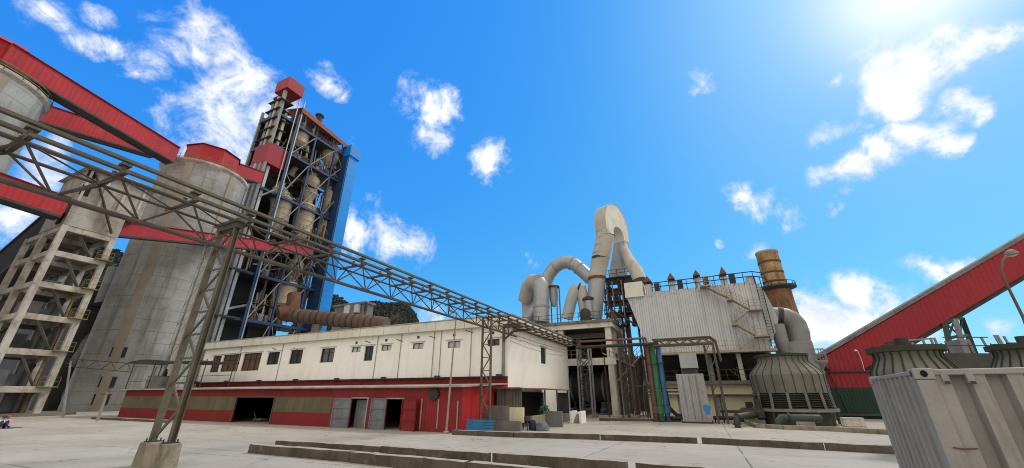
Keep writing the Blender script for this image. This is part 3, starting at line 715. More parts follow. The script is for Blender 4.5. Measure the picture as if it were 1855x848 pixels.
for x, y in ((.3, 0), (L * .33, 0), (L * .66, 0), (L - .3, 0), (.3, 3), (L * .5, 3), (L - .3, 3)):
    MB().beam((x, y, -.1 if y == 0 else .2), (x, y, h + .1), .1).build('post', M['darksteel'], cn)
MB().beam((.3, 0, h * .3), (L * .33, 0, h * .3), .05).beam((.3, 3, h * .5), (L - .3, 3, h * .5), .05).build('guard_rail', M['darksteel'], cn)

# ================================================================== pipe gantry (parallel to the building's gable)
XG = .78
def onrail(u, v, x):               # point on the plane x of frame W
    return W.hit(u, v, 'x', x)
zA = (onrail(340, 335, XG + .45).z + onrail(700, 483, XG + .45).z) / 2
zB = (onrail(340, 347, XG - .1).z + onrail(700, 497, XG - .1).z) / 2
zC = (onrail(340, 363, XG + .5).z + onrail(340, 385, XG - .5).z + onrail(700, 512, XG).z) / 3
zF = (onrail(340, 418, XG).z + onrail(700, 545, XG).z) / 2
y0g = -42.0; y1g = yB + .3
gan = thing('pipe_gantry', W.wld((XG, 0, 0)), 'long olive steel lattice pipe gantry crossing high over the yard to the white building', 'gantry', ang=GR)
print('gantry z', zA, zB, zC, zF, 'len', y1g)
hw = .55
MB().channel((hw - .1, y0g, zA), (hw - .1, y1g, zA), .14, .07, .025, UP).build('upper_rail', M['olivesteel'], gan)
MB().channel((-.12, y0g, zB), (-.12, y1g, zB), .14, .07, .025, UP).build('upper_rail', M['olivesteel'], gan)
MB().tube([(hw, y0g, zC), (hw, y1g, zC)], .05, 8).build('top_chord', M['browsteel'], gan, smooth=40)
MB().tube([(-hw, y0g, zC), (-hw, y1g, zC)], .05, 8).build('top_chord', M['browsteel'], gan, smooth=40)
MB().tube([(0, y0g, zF), (0, 0.2, zF)], .075, 10).build('bottom_chord', M['browsteel'], gan, smooth=40)
MB().tube([(.18, y0g, zC + .1), (.18, y1g, zC + .1)], .035, 6).build('service_pipe', M['browsteel'], gan, smooth=40)
sy = [onrail(u, v, XG).y for u, v in ((56, 250), (339, 360), (431, 402), (635, 470), (683, 490), (726, 508), (762, 522), (798, 535), (822, 548), (848, 558))]
print('saddles', [round(y, 1) for y in sy])
step = 1.83
yk = []; y = -41.0
yref = sy[1]
y = yref - 9 * step
while y < y1g - .5:
    if y > y0g: yk.append(y)
    y += step
for y in yk:
    MB().beam((-.85, y, zC + .11), (.85, y, zC + .11), .11, .08).beam((-.9, y - .12, zC + .03), (.9, y - .12, zC + .03), .05, .05).build('saddle', M['browsteel'], gan)
    MB().beam((-.12, y, zC + .17), (-.12, y, zB - .1), .1).build('rail_stool', M['browsteel'], gan)
    MB().beam((hw - .1, y, zC + .17), (hw - .1, y, zA - .16), .09).box(hw - .22, hw + .02, y - .12, y + .12, zA - .16, zA - .1).build('rail_stool', M['browsteel'], gan)
for k in range(len(yk) - 1):
    a, b = yk[k], yk[k + 1]; m_ = (a + b) / 2
    if m_ > 0: continue
    d = MB()
    for sx_ in (hw, -hw):
        d.tube([(sx_, a, zC), (0, m_, zF)], .032, 6); d.tube([(0, m_, zF), (sx_, b, zC)], .032, 6)
    d.tube([(hw, a, zC), (-hw, b, zC)], .025, 5)
    d.build('web_bracing', M['browsteel'], gan)
# bracket on the corner of the white building
bk = MB(); bk.beam((-.76, -1.0, zC - .15), (.95, -1.0, zC - .15), .2); bk.beam((-.76, -1.0, zC - 1.3), (.9, -1.0, zC - .2), .14); bk.beam((-.7, -1.0, zC - 1.5), (-.7, -1.0, zC - .1), .14)
MB().beam((-.76, 1.5, zC - .15), (.95, 1.5, zC - .15), .2).build('support_bracket', M['browsteel'], gan)
bk.build('support_bracket', M['browsteel'], gan)
def truss_leg(mb, x0, x1, y, zlo, zhi, n, w, h=.07):
    for k in range(n):
        za, zb_ = zlo + (zhi - zlo) * k / n, zlo + (zhi - zlo) * (k + 1) / n
        a, b = (x0, x1) if k % 2 == 0 else (x1, x0)
        mb.beam((a, y, za), (b, y, zb_), w, h); mb.beam((x0, y, zb_), (x1, y, zb_), w * .8, h * .8)
# near trestle
tl = gp(291, 838)
ft = W.loc(tl); yt = W.hit(420, 400, 'x', XG).y
fz = W.gz(XG, yt)
print('trestle', yt, W.wld((XG, yt, 0)), 'pix check')
tb = Frame(W.wld((XG, yt, fz)))
tr = thing('gantry_trestle', tb.o, 'tall olive lattice trestle on a stained concrete footing carrying the pipe gantry', 'trestle', ang=GR)
fh = .62
lx = .46
ht = zC - fz - .05
for s in (-1, 1):
    MB().channel((s * lx, 0, fh), (s * (lx - .02), 0, ht), .17, .09, .022, (s, 0, 0)).build('leg', M['olivesteel'], tr)
lb = MB(); truss_leg(lb, -lx + .06, lx - .06, 0, fh + .15, ht - .2, 9, .045, .08); lb.build('lattice_bracing', M['olivesteel'], tr)
cp = MB().box(-.75, .75, -.14, .14, ht, ht + .12).box(-.6, .6, -.1, .1, ht - .2, ht - .002)
cp.build('cap_beam', M['browsteel'], tr)
for s in (-1, 1):
    bp = MB(); bp.box(s * lx - .15, s * lx + .15, -.17, .17, fh + .002, fh + .025)
    for a in (-.12, .12):
        for b_ in (-.12, .12): bp.cyl((s * lx + a, b_), .018, fh + .02, fh + .1, 6)
    bp.build('base_plate', M['darksteel'], tr)
fo = MB().hexa([(-.70, -.27, -.2), (.70, -.27, -.2), (.70, .27, -.2), (-.70, .27, -.2)], [(-.66, -.23, fh), (.66, -.23, fh), (.66, .23, fh), (-.66, .23, fh)])
fo.build('footing', M['footing'], tr, bevel=.03)
# far lattice tower in front of the gable corner
yt2 = W.hit(881, 650, 'x', XG).y
f2 = W.gz(XG, yt2); h2 = zF - f2
t2 = thing('lattice_tower', W.wld((XG, yt2, f2)), 'slim olive lattice tower holding up the gantry beside the red shed gable', 'trestle', ang=GR)
l2 = rpx(W.wld((XG, yt2, 2)), 9.5)
for s in (-1, 1):
    MB().beam((s * l2, 0, 0), (s * l2, 0, h2 + .9), .13).build('leg', M['olivesteel'], t2)
b_ = MB(); truss_leg(b_, -l2 + .06, l2 - .06, 0, .3, h2 + .6, 8, .06); b_.build('lattice_bracing', M['olivesteel'], t2)
MB().box(-l2 - .2, l2 + .2, -.3, .3, -.1, .12).build('footing', M['footing'], t2)

# ================================================================== leaning lamp post before the shed
lp = gp(808, 786)
top = at(827, 566, lp.y)
lt = thing('street_lamp', lp, 'thin leaning lamp post with a small box lamp before the red shed', 'street lamp')
d = top - lp
MB().tube([(0, 0, 0), d * .5, d], [.075, .06, .045], 8).build('pole', M['concpost'], lt, smooth=40)
MB().lathe([(.2, -.05), (.2, .12), (.12, .18)], n=10).build('base', M['footing'], lt)
MB().beam(d - Vector((0, 0, .1)), d + Vector((-.28, 0, .05)), .05).build('arm', M['concpost'], lt)
MB().beam(d + Vector((-.55, 0, .18)), d + Vector((-.2, 0, -.02)), .24, .14).build('lamp_head', M['greysteel'], lt, bevel=.02)

# ================================================================== blue sheets, block walls and lean-to beside the gable
def groundframe(u, v, ang=GR):
    return Frame(gp(u, v), ang)
Bq = groundframe(843, 785)
wq = Bq.hit(890, 775).x; hq = Bq.hit(866, 760).z
bs_ = thing('roofing_sheet_stack', Bq.o, 'upright stack of blue corrugated roofing sheets leaning behind the kerb', 'sheet stack', ang=GR)
for k in range(4):
    MB().hexa([(0 + k * .03, k * .07, 0), (wq, k * .07, 0), (wq, k * .07 + .04, 0), (k * .03, k * .07 + .04, 0)],
              [(0 + k * .03, k * .07 + .2, hq - k * .02), (wq, k * .07 + .2, hq - k * .02), (wq, k * .07 + .24, hq - k * .02), (k * .03, k * .07 + .24, hq - k * .02)]).build('sheet', M['bluesheet'], bs_)
G1 = groundframe(902, 780)
bw = thing('block_wall', G1.o, 'grey rendered block wall with a stepped low part behind the blue sheets', 'wall', ang=GR)
a0 = G1.hit(872, 760, 'y', .3).x; a1 = G1.hit(920, 760, 'y', .3).x; a2 = G1.hit(943, 770).x; zt1 = G1.hit(900, 735, 'y', .3).z; zt2 = G1.hit(930, 763).z
MB().box(a0, a1, .3, .55, -.1, zt1).build('high_wall', M['graywall'], bw, bevel=.02)
MB().box(a1 - 1.0, a2, -.02, .25, -.1, zt2).build('low_wall', M['graywall'], bw, bevel=.02)
ywl = MB().box(a1 + .02, a2, .5, .7, zt2 * .8, G1.hit(930, 738, 'y', .5).z).build('yellow_patch_wall', M['yellowwall'], bw)
# lean-to with a corrugated front and a dark meshed bay
G2 = groundframe(944, 779)
ln = thing('lean_to_shelter', G2.o, 'ramshackle lean-to shelter of old corrugated sheets and mesh against the gable wall', 'shelter', ang=GR)
q0 = G2.hit(872, 720, 'y', .7).x; q1 = G2.hit(943, 720, 'y', .7).x
zc1 = G2.hit(920, 704, 'y', .7).z; zc2 = G2.hit(920, 738, 'y', .7).z
MB().box(q0, q1 - (q1 - q0) * .36, .75, .8, zc2, zc1).build('corrugated_sheet', M['oldsheet'], ln)
MB().box(q1 - (q1 - q0) * .36, q1, .68, .73, zc2 - .2, zc1).build('corrugated_sheet', M['oldsheet'], ln)
MB().beam((q0 - .1, .6, zc1 + .05), (q1, .6, zc1 + .05), .08).build('top_beam', M['browsteel'], ln)
MB().beam((.0, 0, -.05), (.0, 0, G2.hit(944, 702).z), .12).build('post', M['olivesteel'], ln)
# canopy roof runs back along the gable wall
Lr = Frame(G2.o)
pr0 = G2.hit(944, 703); 
# right end of the canopy: choose depth so that it ends beside the gable's far end
def on_x(F, u, v, x): return F.hit(u, v, 'x', x)
xo = 0.15
far = on_x(G2, 1029, 712, xo)
print('leanto far', far, 'zroof', pr0.z)
zr0 = pr0.z; yf = min(far.y, 12.0)
gx = W.loc(G2.wld((0, 0, 0))).x
wallx = -gx + .05                     # the gable wall in this frame
print('wallx', wallx)
xl = wallx if wallx < -.5 else -3
rfm = MB().hexa([(xl, -.2, zr0 - .02), (xo + .3, -.2, zr0 - .1), (xo + .3, yf, zr0 - .1), (xl, yf, zr0 + .1)], [(xl, -.2, zr0 + .05), (xo + .3, -.2, zr0 - .03), (xo + .3, yf, zr0 - .03), (xl, yf, zr0 + .17)])
rfm.build('roof_sheet', M['rust'], ln)
for k, y in enumerate((yf * .42, yf * .7, yf - .1)):
    MB().beam((xo, y, -.05), (xo, y, zr0 - .1), .1).build('post', M['darksteel'] if k else M['olivesteel'], ln)
zm = G2.hit(1010, 746, 'x', xo).z
MB().box(xo - .04, xo + .0, yf * .72, yf - .2, .75, zr0 - .3).build('mesh_panel', M['black'], ln)
MB().box(xo - .03, xo + .03, yf * .72, yf - .2, -.05, .75).build('apron_wall', M['graywall'], ln)
MB().box(xl + .02, xl + .1, yf * .05, yf - .1, 0, zr0 - .25).build('back_panel', M['black'], ln)
lw = thing('low_planter_wall', G2.wld((.35, .5, 0)), 'pale low concrete planter wall in front of the lean-to shelter', 'wall', ang=GR)
MB().box(0, .2, .4, 3.2, -.1, .9).build('side_wall', M['footing'], lw, bevel=.02)
MB().box(.0, 1.6, 3.25, 3.45, -.1, 1.15).build('end_wall', M['graywall'], lw, bevel=.02)
# odds and ends in front of it
tbp = G2.wld((.45, -.25, 0))
tbx = thing('tool_table', tbp, 'small dark metal table standing at the corner post of the lean-to', 'table', ang=GR)
MB().box(-.3, .3, -.25, .25, .62, .95).build('box_top', M['darksteel'], tbx, bevel=.02)
for x in (-.25, .25):
    for y in (-.2, .2): MB().beam((x, y, 0), (x, y, .62), .05).build('leg', M['darksteel'], tbx)
bg_ = MB()
bg_.lathe([(.2, 0), (.26, .1), (.27, .4), (.2, .62), (.1, .7)], n=12)
tag(bg_.build('blue_sack', M['cloth_navy'], loc=None, smooth=60), 'dark blue filled sack leaning beside the small dark table', 'sack'); bpy.data.objects['blue_sack'].location = G2.wld((.95, .05, 0))
nt = MB()
for i in range(9):
    for j in range(7):
        pass
nt.lathe([(.5, 0), (.46, .25), (.33, .5), (.18, .62)], n=11)
nt.v = [v + Vector((random.uniform(-.06, .06), random.uniform(-.06, .06), random.uniform(-.05, .05) if v.z > .1 else 0)) for v in nt.v]
o_ = nt.build('net_heap', M['netgrey'], smooth=30); o_.location = G2.wld((1.65, .15, 0)); tag(o_, 'crumpled heap of grey netting on the ground by the planter wall', 'netting')
pw = thing('whitewashed_bin', gp(1043, 767), 'open whitewashed block bin at the far corner of the white building', 'bin', ang=GR)
PW = Frame(gp(1043, 767)); w_ = rpx(PW.o, 11); hh = PW.hit(1043, 745).z
MB().box(-w_, -w_ + .25, 0, 1.6, -.1, hh).build('side_wall', M['plaster'], pw); MB().box(w_ - .2, w_, 0, 1.6, -.1, hh).build('side_wall', M['plaster'], pw)
MB().box(-w_ + .26, w_ - .21, 1.4, 1.6, -.1, hh * .9).build('back_wall', M['plaster'], pw)
MB().hexa([(-w_ + .26, .1, -.1), (w_ - .21, .1, -.1), (w_ - .21, 1.39, -.1), (-w_ + .26, 1.39, -.1)], [(-w_ + .26, .3, .1), (w_ - .21, .3, .1), (w_ - .21, 1.39, hh * .7), (-w_ + .26, 1.39, hh * .7)]).build('filling', M['graywall'], pw)
# green plant on the planter wall
def bush(name, p, r, n, leaf, label, cat, m='leaf', stem='twig'):
    b = thing(name, p, label, cat)
    lm = MB()
    for i in range(n):
        a = random.uniform(0, 6.28); e = random.uniform(-.3, 1.4); q = r * random.uniform(.3, 1)
        c = Vector((math.cos(a) * math.cos(e) * q, math.sin(a) * math.cos(e) * q, r * .9 + math.sin(e) * q))
        x = Vector((random.uniform(-1, 1), random.uniform(-1, 1), random.uniform(-1, 1))).normalized() * leaf; y = x.orthogonal().normalized() * leaf * .5
        lm.poly([c - x, c + y, c + x, c - y])
    lm.build('foliage', M[m], b, fix=False)
    st = MB()
    for i in range(5):
        a = i * 1.3; st.tube([(0, 0, 0), (math.cos(a) * r * .3, math.sin(a) * r * .3, r), (math.cos(a) * r * .7, math.sin(a) * r * .7, r * 1.7)], [.02, .015, .006], 5)
    st.build('stem', M[stem], b)
    return b
M['brightleaf'] = mat('bright_leaf', (.05, .16, .06), (.03, .1, .04), s1=3)
bush('leafy_plant', G2.wld((.3, 4.2, .75)), .45, 120, .12, 'small bright green leafy plant inside the lean-to bay', 'plant', 'brightleaf')

# ================================================================== kerb walls
def kerb(pts_px, h, w, label, name='kerb_wall', cat='kerb', group='low concrete kerb walls', seed=0):
    """pts: near bottom edge from (u,v) to (u,v)"""
    a = gp(*pts_px[0]); b = gp(*pts_px[1])
    d = b - a; L = math.hypot(d.x, d.y); ang = math.atan2(d.y, d.x)
    rnd = random.Random(seed)
    m_ = MB(); n = max(3, int(L / .45))
    dz = d.z
    rows = []
    for i in range(n + 1):
        x = L * i / n; z = dz * i / n; j = lambda s: rnd.uniform(-s, s)
        rows.append([(x, j(.015), z - .15), (x, j(.018), z + h + j(.012)), (x, w + j(.018), z + h + j(.012)), (x, w + j(.015), z - .15)])
    base = len(m_.v); m_.v = [Vector(p) for r in rows for p in r]
    for i in range(n):
        for k in range(3):
            q = i * 4 + k; m_.f.append([q, q + 4, q + 5, q + 1])
    m_.f.append([0, 1, 2, 3]); m_.f.append([n * 4 + k for k in (3, 2, 1, 0)])
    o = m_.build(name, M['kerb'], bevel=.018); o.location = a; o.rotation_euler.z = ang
    return tag(o, label, cat, group)
kh = .29
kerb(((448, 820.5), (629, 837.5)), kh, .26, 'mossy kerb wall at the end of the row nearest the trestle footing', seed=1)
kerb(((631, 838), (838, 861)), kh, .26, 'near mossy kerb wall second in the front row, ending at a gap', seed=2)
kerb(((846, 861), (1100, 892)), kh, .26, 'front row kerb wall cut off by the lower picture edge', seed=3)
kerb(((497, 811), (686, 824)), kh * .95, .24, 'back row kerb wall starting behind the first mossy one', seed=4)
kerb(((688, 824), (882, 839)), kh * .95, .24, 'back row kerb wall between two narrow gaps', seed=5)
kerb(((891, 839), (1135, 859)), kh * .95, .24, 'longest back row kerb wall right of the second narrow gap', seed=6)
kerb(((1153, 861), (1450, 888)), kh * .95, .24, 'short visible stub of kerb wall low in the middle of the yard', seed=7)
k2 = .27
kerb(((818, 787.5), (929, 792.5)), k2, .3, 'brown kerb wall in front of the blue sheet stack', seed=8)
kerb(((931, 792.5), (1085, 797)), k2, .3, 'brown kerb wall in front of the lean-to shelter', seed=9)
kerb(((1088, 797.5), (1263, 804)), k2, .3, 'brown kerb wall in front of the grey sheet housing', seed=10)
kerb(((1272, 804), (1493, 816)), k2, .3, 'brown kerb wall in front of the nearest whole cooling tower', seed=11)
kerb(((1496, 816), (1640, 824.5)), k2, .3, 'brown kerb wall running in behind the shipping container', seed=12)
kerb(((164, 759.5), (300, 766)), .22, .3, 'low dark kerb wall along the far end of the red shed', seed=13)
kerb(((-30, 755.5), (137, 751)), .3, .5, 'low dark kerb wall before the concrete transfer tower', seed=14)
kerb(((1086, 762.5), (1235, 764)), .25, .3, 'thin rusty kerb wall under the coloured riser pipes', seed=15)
# ================================================================== silos
def polar(u, v, D):
    d = ray(u, v); h = math.hypot(d.x, d.y)
    return Vector((d.x / h * D, d.y / h * D, 0))
GZ = -.87
def make_silo(c, r, h, label, pil):
    s = thing('concrete_silo', Vector((c.x, c.y, GZ)), label, 'silo', 'concrete silos')
    MB().lathe([(r, -.3), (r, h * .3), (r, h * .7), (r, h)], n=72).build('shell', M['silo'], s, smooth=40)
    MB().lathe([(r + .02, h - .8), (r + .35, h - .35), (r + .35, h + .12), (r - .5, h + .12)], n=72, caps=(False, True)).build('ring_beam', M['frame'], s, smooth=30)
    for a, w in pil:
        p = MB(); k = 6
        for i in range(k):
            t0, t1 = a - w / 2 + w * i / k, a - w / 2 + w * (i + 1) / k
            q = lambda t, rr, z: (rr * math.cos(t), rr * math.sin(t), z)
            p.hexa([q(t0, r - .1, -.3), q(t1, r - .1, -.3), q(t1, r + .18, -.3), q(t0, r + .18, -.3)], [q(t0, r - .1, h - .85), q(t1, r - .1, h - .85), q(t1, r + .18, h - .85), q(t0, r + .18, h - .85)])
        p.build('pilaster', M['pilaster'], s)
    return s
def railing(mb, pts, h=1.1, step=1.6, t=.05, rails=(.55, 1.1)):
    for i in range(len(pts) - 1):
        a, b = Vector(pts[i]), Vector(pts[i + 1]); L = (b - a).length; n = max(1, int(L / step))
        for k in range(n + 1):
            p = a + (b - a) * k / n; mb.beam(p, p + UP * h, t)
        for z in rails: mb.beam(a + UP * z, b + UP * z, t)
    return mb
# near (right) silo
D1, TH1 = 97.8, 43.1
S1c = Vector((-math.sin(R(TH1)) * D1, math.cos(R(TH1)) * D1, 0)); R1 = D1 * math.sin(R(4.33))
nearp = S1c - Vector((S1c.x, S1c.y, 0)).normalized() * R1
dr = ray(363, 290); H1 = EYE.z + dr.z * math.hypot(nearp.x, nearp.y) / math.hypot(dr.x, dr.y) - GZ
toC = math.atan2(-S1c.y, -S1c.x)
print('silo1', S1c, R1, H1)
s1 = make_silo(S1c, R1, H1, 'tall grey concrete silo with a red octagonal roof house beside the preheater tower', [(toC - .42, .2), (toC + .62, .16)])
rl = MB(); railing(rl, [(R1 * .99 * math.cos(a), R1 * .99 * math.sin(a), H1 + .12) for a in [i * math.pi / 12 for i in range(25)]], step=1.4, t=.06)
rl.build('railing', M['yellowrail'], s1)
wz = MB()
for u, v in ((215, 638), (195, 692), (183, 724)):
    d = ray(u, v); hd = Vector((d.x, d.y, 0))
    # intersect ray with cylinder
    a_ = hd.length_squared; b_ = -2 * hd.dot(S1c); c_ = S1c.length_squared - (R1 + .02) ** 2
    dis = b_ * b_ - 4 * a_ * c_
    if dis < 0: continue
    t_ = (-b_ - math.sqrt(dis)) / (2 * a_); P = EYE + d * t_ - Vector((S1c.x, S1c.y, GZ))
    an = math.atan2(P.y, P.x); n_ = Vector((math.cos(an), math.sin(an), 0)); tg_ = Vector((-n_.y, n_.x, 0))
    w = MB()
    for s_ in (-1, 1):
        cc = Vector((P.x, P.y, P.z)) + tg_ * s_ * .55
        w.hexa([cc - tg_ * .42 - n_ * .3 - UP * .8, cc + tg_ * .42 - n_ * .3 - UP * .8, cc + tg_ * .42 + n_ * .12 - UP * .8, cc - tg_ * .42 + n_ * .12 - UP * .8],
               [cc - tg_ * .42 - n_ * .3 + UP * .8, cc + tg_ * .42 - n_ * .3 + UP * .8, cc + tg_ * .42 + n_ * .12 + UP * .8, cc - tg_ * .42 + n_ * .12 + UP * .8])
    w.build('window', M['glass'], s1)
# octagonal roof house and low annex
rh = thing('roof_house', Vector((S1c.x, S1c.y, GZ + H1)), 'red octagonal sheet metal house on top of the silo next to the tower', 'roof house')
c2 = polar(388, 285, D1 - 1.5)
c2 = c2 - S1c
ro = 4.9
dd = ray(388, 262); ztop = EYE.z + dd.z * (D1 - 4) / math.hypot(dd.x, dd.y) - GZ - H1
ztop *= .74
MB().lathe([(ro, .13), (ro, ztop)], c=(c2.x, c2.y, 0), n=8, a0=.25).build('wall', M['redgal'], rh)
MB().lathe([(ro + .25, ztop), (ro + .25, ztop + .18), (.3, ztop + 1.1)], c=(c2.x, c2.y, 0), n=8, a0=.25, caps=(False, True)).build('roof', M['redband'], rh)
# ---- far left silo
D2 = 88.0; TH2r = math.atan2(1.5500, 1.0); R2 = R1
thc = TH2r + math.asin(R2 / D2)
S2c = Vector((-math.sin(thc) * D2, math.cos(thc) * D2, 0))
dr = ray(30, 133); n2 = S2c.normalized() * (D2 - R2 * .98)
H2 = EYE.z + dr.z * (D2 - R2) / math.hypot(dr.x, dr.y) - GZ
print('silo2', S2c, H2)
s2 = make_silo(S2c, R2, H2, 'pale concrete silo cut by the picture edge with a yellow railing round its rim', [(math.atan2(-S2c.y, -S2c.x) + .25, .22)])
rl = MB(); railing(rl, [(R2 * 1.05 * math.cos(a), R2 * 1.05 * math.sin(a), H2 - .2) for a in [i * math.pi / 12 for i in range(25)]], step=1.5, t=.07)
rl.build('railing', M['yellowrail'], s2)

# ================================================================== red conveyor galleries
def gallery(name, A, B, w, h, label, m='redgal', side=0, roof=True, group='red conveyor galleries', roofm='redband', slant=.12):
    """box gallery, A and B the middle of the lower edges at either end"""
    A, B = Vector(A), Vector(B); d = B - A
    nn = Vector((-d.y, d.x, 0)).normalized()      # A and B mark the near lower edge: step back half a width
    if nn.dot(EYE - A) > 0: nn = -nn
    A = A + nn * w / 2; B = B + nn * w / 2; d = B - A; hd = Vector((d.x, d.y, 0)); L = hd.length; ang = math.atan2(d.y, d.x); dz = d.z
    t = thing(name, A, label, 'conveyor gallery', group, ang=ang)
    x0, x1 = 0, L
    def sec(y0, y1, z0, z1, x0=x0, x1=x1):
        return MB().hexa([(x0, y0, z0), (x1, y0, z0 + dz), (x1, y1, z0 + dz), (x0, y1, z0)], [(x0, y0, z1), (x1, y0, z1 + dz), (x1, y1, z1 + dz), (x0, y1, z1)])
    sec(-w / 2, -w / 2 + .08, 0, h).build('side_wall', M[m], t); sec(w / 2 - .08, w / 2, 0, h).build('side_wall', M[m], t)
    sec(-w / 2 + .002 + .08, w / 2 - .082, -.25, .06).build('floor', M['darksteel'], t)
    sec(-w / 2 - .0, -w / 2 + .2, -.3, -.004).build('bottom_girder', M['darksteel'], t); sec(w / 2 - .2, w / 2, -.3, -.004).build('bottom_girder', M['darksteel'], t)
    sec(-w / 2 - .2, w / 2 + .2, h + .002, h + slant).build('roof', M[roofm], t)
    for xx in (0.0, L - .06):
        e = MB(); f = xx / L
        e.hexa([(xx, -w / 2 + .08, dz * f), (xx + .06, -w / 2 + .08, dz * f), (xx + .06, w / 2 - .08, dz * f), (xx, w / 2 - .08, dz * f)], [(xx, -w / 2 + .08, dz * f + h), (xx + .06, -w / 2 + .08, dz * f + h), (xx + .06, w / 2 - .08, dz * f + h), (xx, w / 2 - .08, dz * f + h)])
        e.build('end_wall', M[m], t)
    return t, ang, L, dz
def lift(u, v, D):                    # point at horizontal distance D
    d = ray(u, v); k = D / math.hypot(d.x, d.y)
    return EYE + d * k
# top gallery between the two silos : bottom edge px (11,114)-(299,286), top edge (24,80)-(325,272)
A = lift(2, 109, D2 - 5.5); B = lift(316, 293, D1 - 7.6)
hA = rpx(A, 36)
gallery('conveyor_gallery', A, B, 2.2, 3.15, 'long red gallery sloping down from the far silo roof to the silo with the octagon')
hh = thing('roof_house', Vector((S2c.x, S2c.y, GZ + H2)), 'red gabled sheet metal house on top of the silo with the yellow railing', 'roof house', ang=GR + math.pi / 2)
p_ = lift(15, 100, D2 - 4) - Vector((S2c.x, S2c.y, GZ + H2))
F2 = Frame(Vector((S2c.x, S2c.y, GZ + H2)), GR + math.pi / 2)
rp_ = F2.loc(lift(40, 100, D2 - 3)); tp_ = F2.loc(lift(20, 80, D2 - 3)); pk = F2.loc(lift(-10, 62, D2))
xh = rp_.x
MB().box(xh - 12, xh, -4.5, 2.6, .2, rp_.z).build('wall', M['redgal'], hh)
MB().prism([(-4.9, rp_.z + .002), (3.0, rp_.z + .002), (-1, rp_.z + 2.6)], 'x', xh - 12.3, xh + .3).build('roof', M['redgal'], hh)
# lower gallery behind
A = lift(60, 215, D2 + 18); B = lift(285, 282, D1 + 14)
gallery('conveyor_gallery', A, B, 2.4, 3.6, 'darker red gallery passing behind the far silo below the long one')
# short gallery from the silo roof to the tower
A = lift(408, 312, D1 - 3.8); B = lift(473, 331, 103)
gallery('conveyor_gallery', A, B, 3.0, 3.0, 'short red gallery from the octagonal roof house to the preheater tower')

# ================================================================== concrete transfer tower
kT = .774
N0 = Vector((-75 * kT, 66 * kT, 0)); M0 = N0 - E2 * (6.45 * kT)
TT = Frame(Vector((N0.x, N0.y, GZ)), GR)       # local y from -Lf (near) to 0, x from -Wf to 0
Lf = 6.45 * kT; Wf = 15.8 * kT
tt = thing('transfer_tower', TT.o, 'open concrete frame tower with a boxy top house where the galleries meet', 'transfer tower', ang=GR)
zk = TT.hit(194, 428, 'x', 0).z
cw = .62
zbase = .35
def tcol(x, y, z0, z1, w=cw): MB().box(x - w / 2, x + w / 2, y - w / 2, y + w / 2, z0, z1).build('column', M['frame'], tt, bevel=.02)
cols = [(0, 0), (0, -Lf), (-Wf * .5, -Lf), (-Wf, -Lf), (-Wf * .5, 0), (-Wf, 0)]
for x, y in cols: tcol(x, y, -.2, zk)
# floor levels read off the near face
lev = []
for u, v in ((175, 470), (148, 522), (118, 575), (95, 635), (62, 700)):
    lev.append(TT.hit(u, v, 'x', 0).z)
print('tower levels', lev, zk)
lev = [3.4, 7.4, 11.4, 15.6, 19.6] if min(lev) < 0 else sorted(lev)
for z in lev + [zk]:
    bh = .7
    bm_ = MB(); bm_.box(-.25, .25, -Lf + cw / 2, -cw / 2, z - bh, z); bm_.build('beam', M['frame'], tt)
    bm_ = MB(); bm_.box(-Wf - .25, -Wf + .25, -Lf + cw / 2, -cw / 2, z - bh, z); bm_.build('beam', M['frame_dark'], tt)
    bm_ = MB(); bm_.box(-Wf * .5 - .25, -Wf * .5 + .25, -Lf + cw / 2, -cw / 2, z - bh, z); bm_.build('beam', M['frame'], tt)
    for y in (-Lf, 0):
        for a, b in ((-Wf + cw / 2, -Wf * .5 - cw / 2), (-Wf * .5 + cw / 2, -cw / 2)):
            MB().box(a, b, y - .2, y + .2, z - bh, z).build('beam', M['frame'], tt)
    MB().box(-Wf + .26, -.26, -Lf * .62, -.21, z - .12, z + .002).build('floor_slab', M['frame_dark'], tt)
for i, z in enumerate(lev):
    r_ = MB(); railing(r_, [(.35, -1.0, z), (.95, -1.0, z), (.95, .6, z)], step=.8, t=.04); r_.box(.26, 1.0, -1.05, .65, z - .1, z - .003); r_.build('railing', M['yellowrail'], tt)
    st_ = MB()
    z2 = (lev + [zk])[i + 1]
    st_.beam((-1.2, -.9, z), (-1.2, -3.4, z2), .9, .08); st_.build('stair_flight', M['frame_dark'], tt)
    MB().box(-Wf * .8, -Wf * .55, -2.6, -1.2, z + .02, z + 1.6).build('machine', M['greysteel'], tt, bevel=.05)
    MB().tube([(-3, -1.5, z), (-3, -1.5, z + 1.7), (-2.2, -1.5, z + 2.5)], .35, 10).build('chute', M['darksteel'], tt)
for k, z in enumerate([.3] + lev[:3]):
    z2 = lev[k] - .72
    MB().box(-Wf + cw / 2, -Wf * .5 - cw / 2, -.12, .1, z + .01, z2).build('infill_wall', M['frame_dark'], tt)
    if k in (0, 2): MB().box(-Wf * .5 + cw / 2, -Wf * .25, -.12, .1, z + .01, z2).build('infill_wall', M['graywall'], tt)
    MB().box(-Wf * .45, -Wf * .2, -Lf + .5, -Lf + 2.0, z + .01, z + 1.9).build('machine', M[('yellowwall', 'greysteel', 'darksteel', 'graywall')[k]], tt, bevel=.04)
    MB().tube([(-1.6, -.8, z), (-1.6, -.8, z2), (-1.0, -.8, z2 + .4)], .16, 8).build('chute', M['yellowrail' if k % 2 else 'rust'], tt)
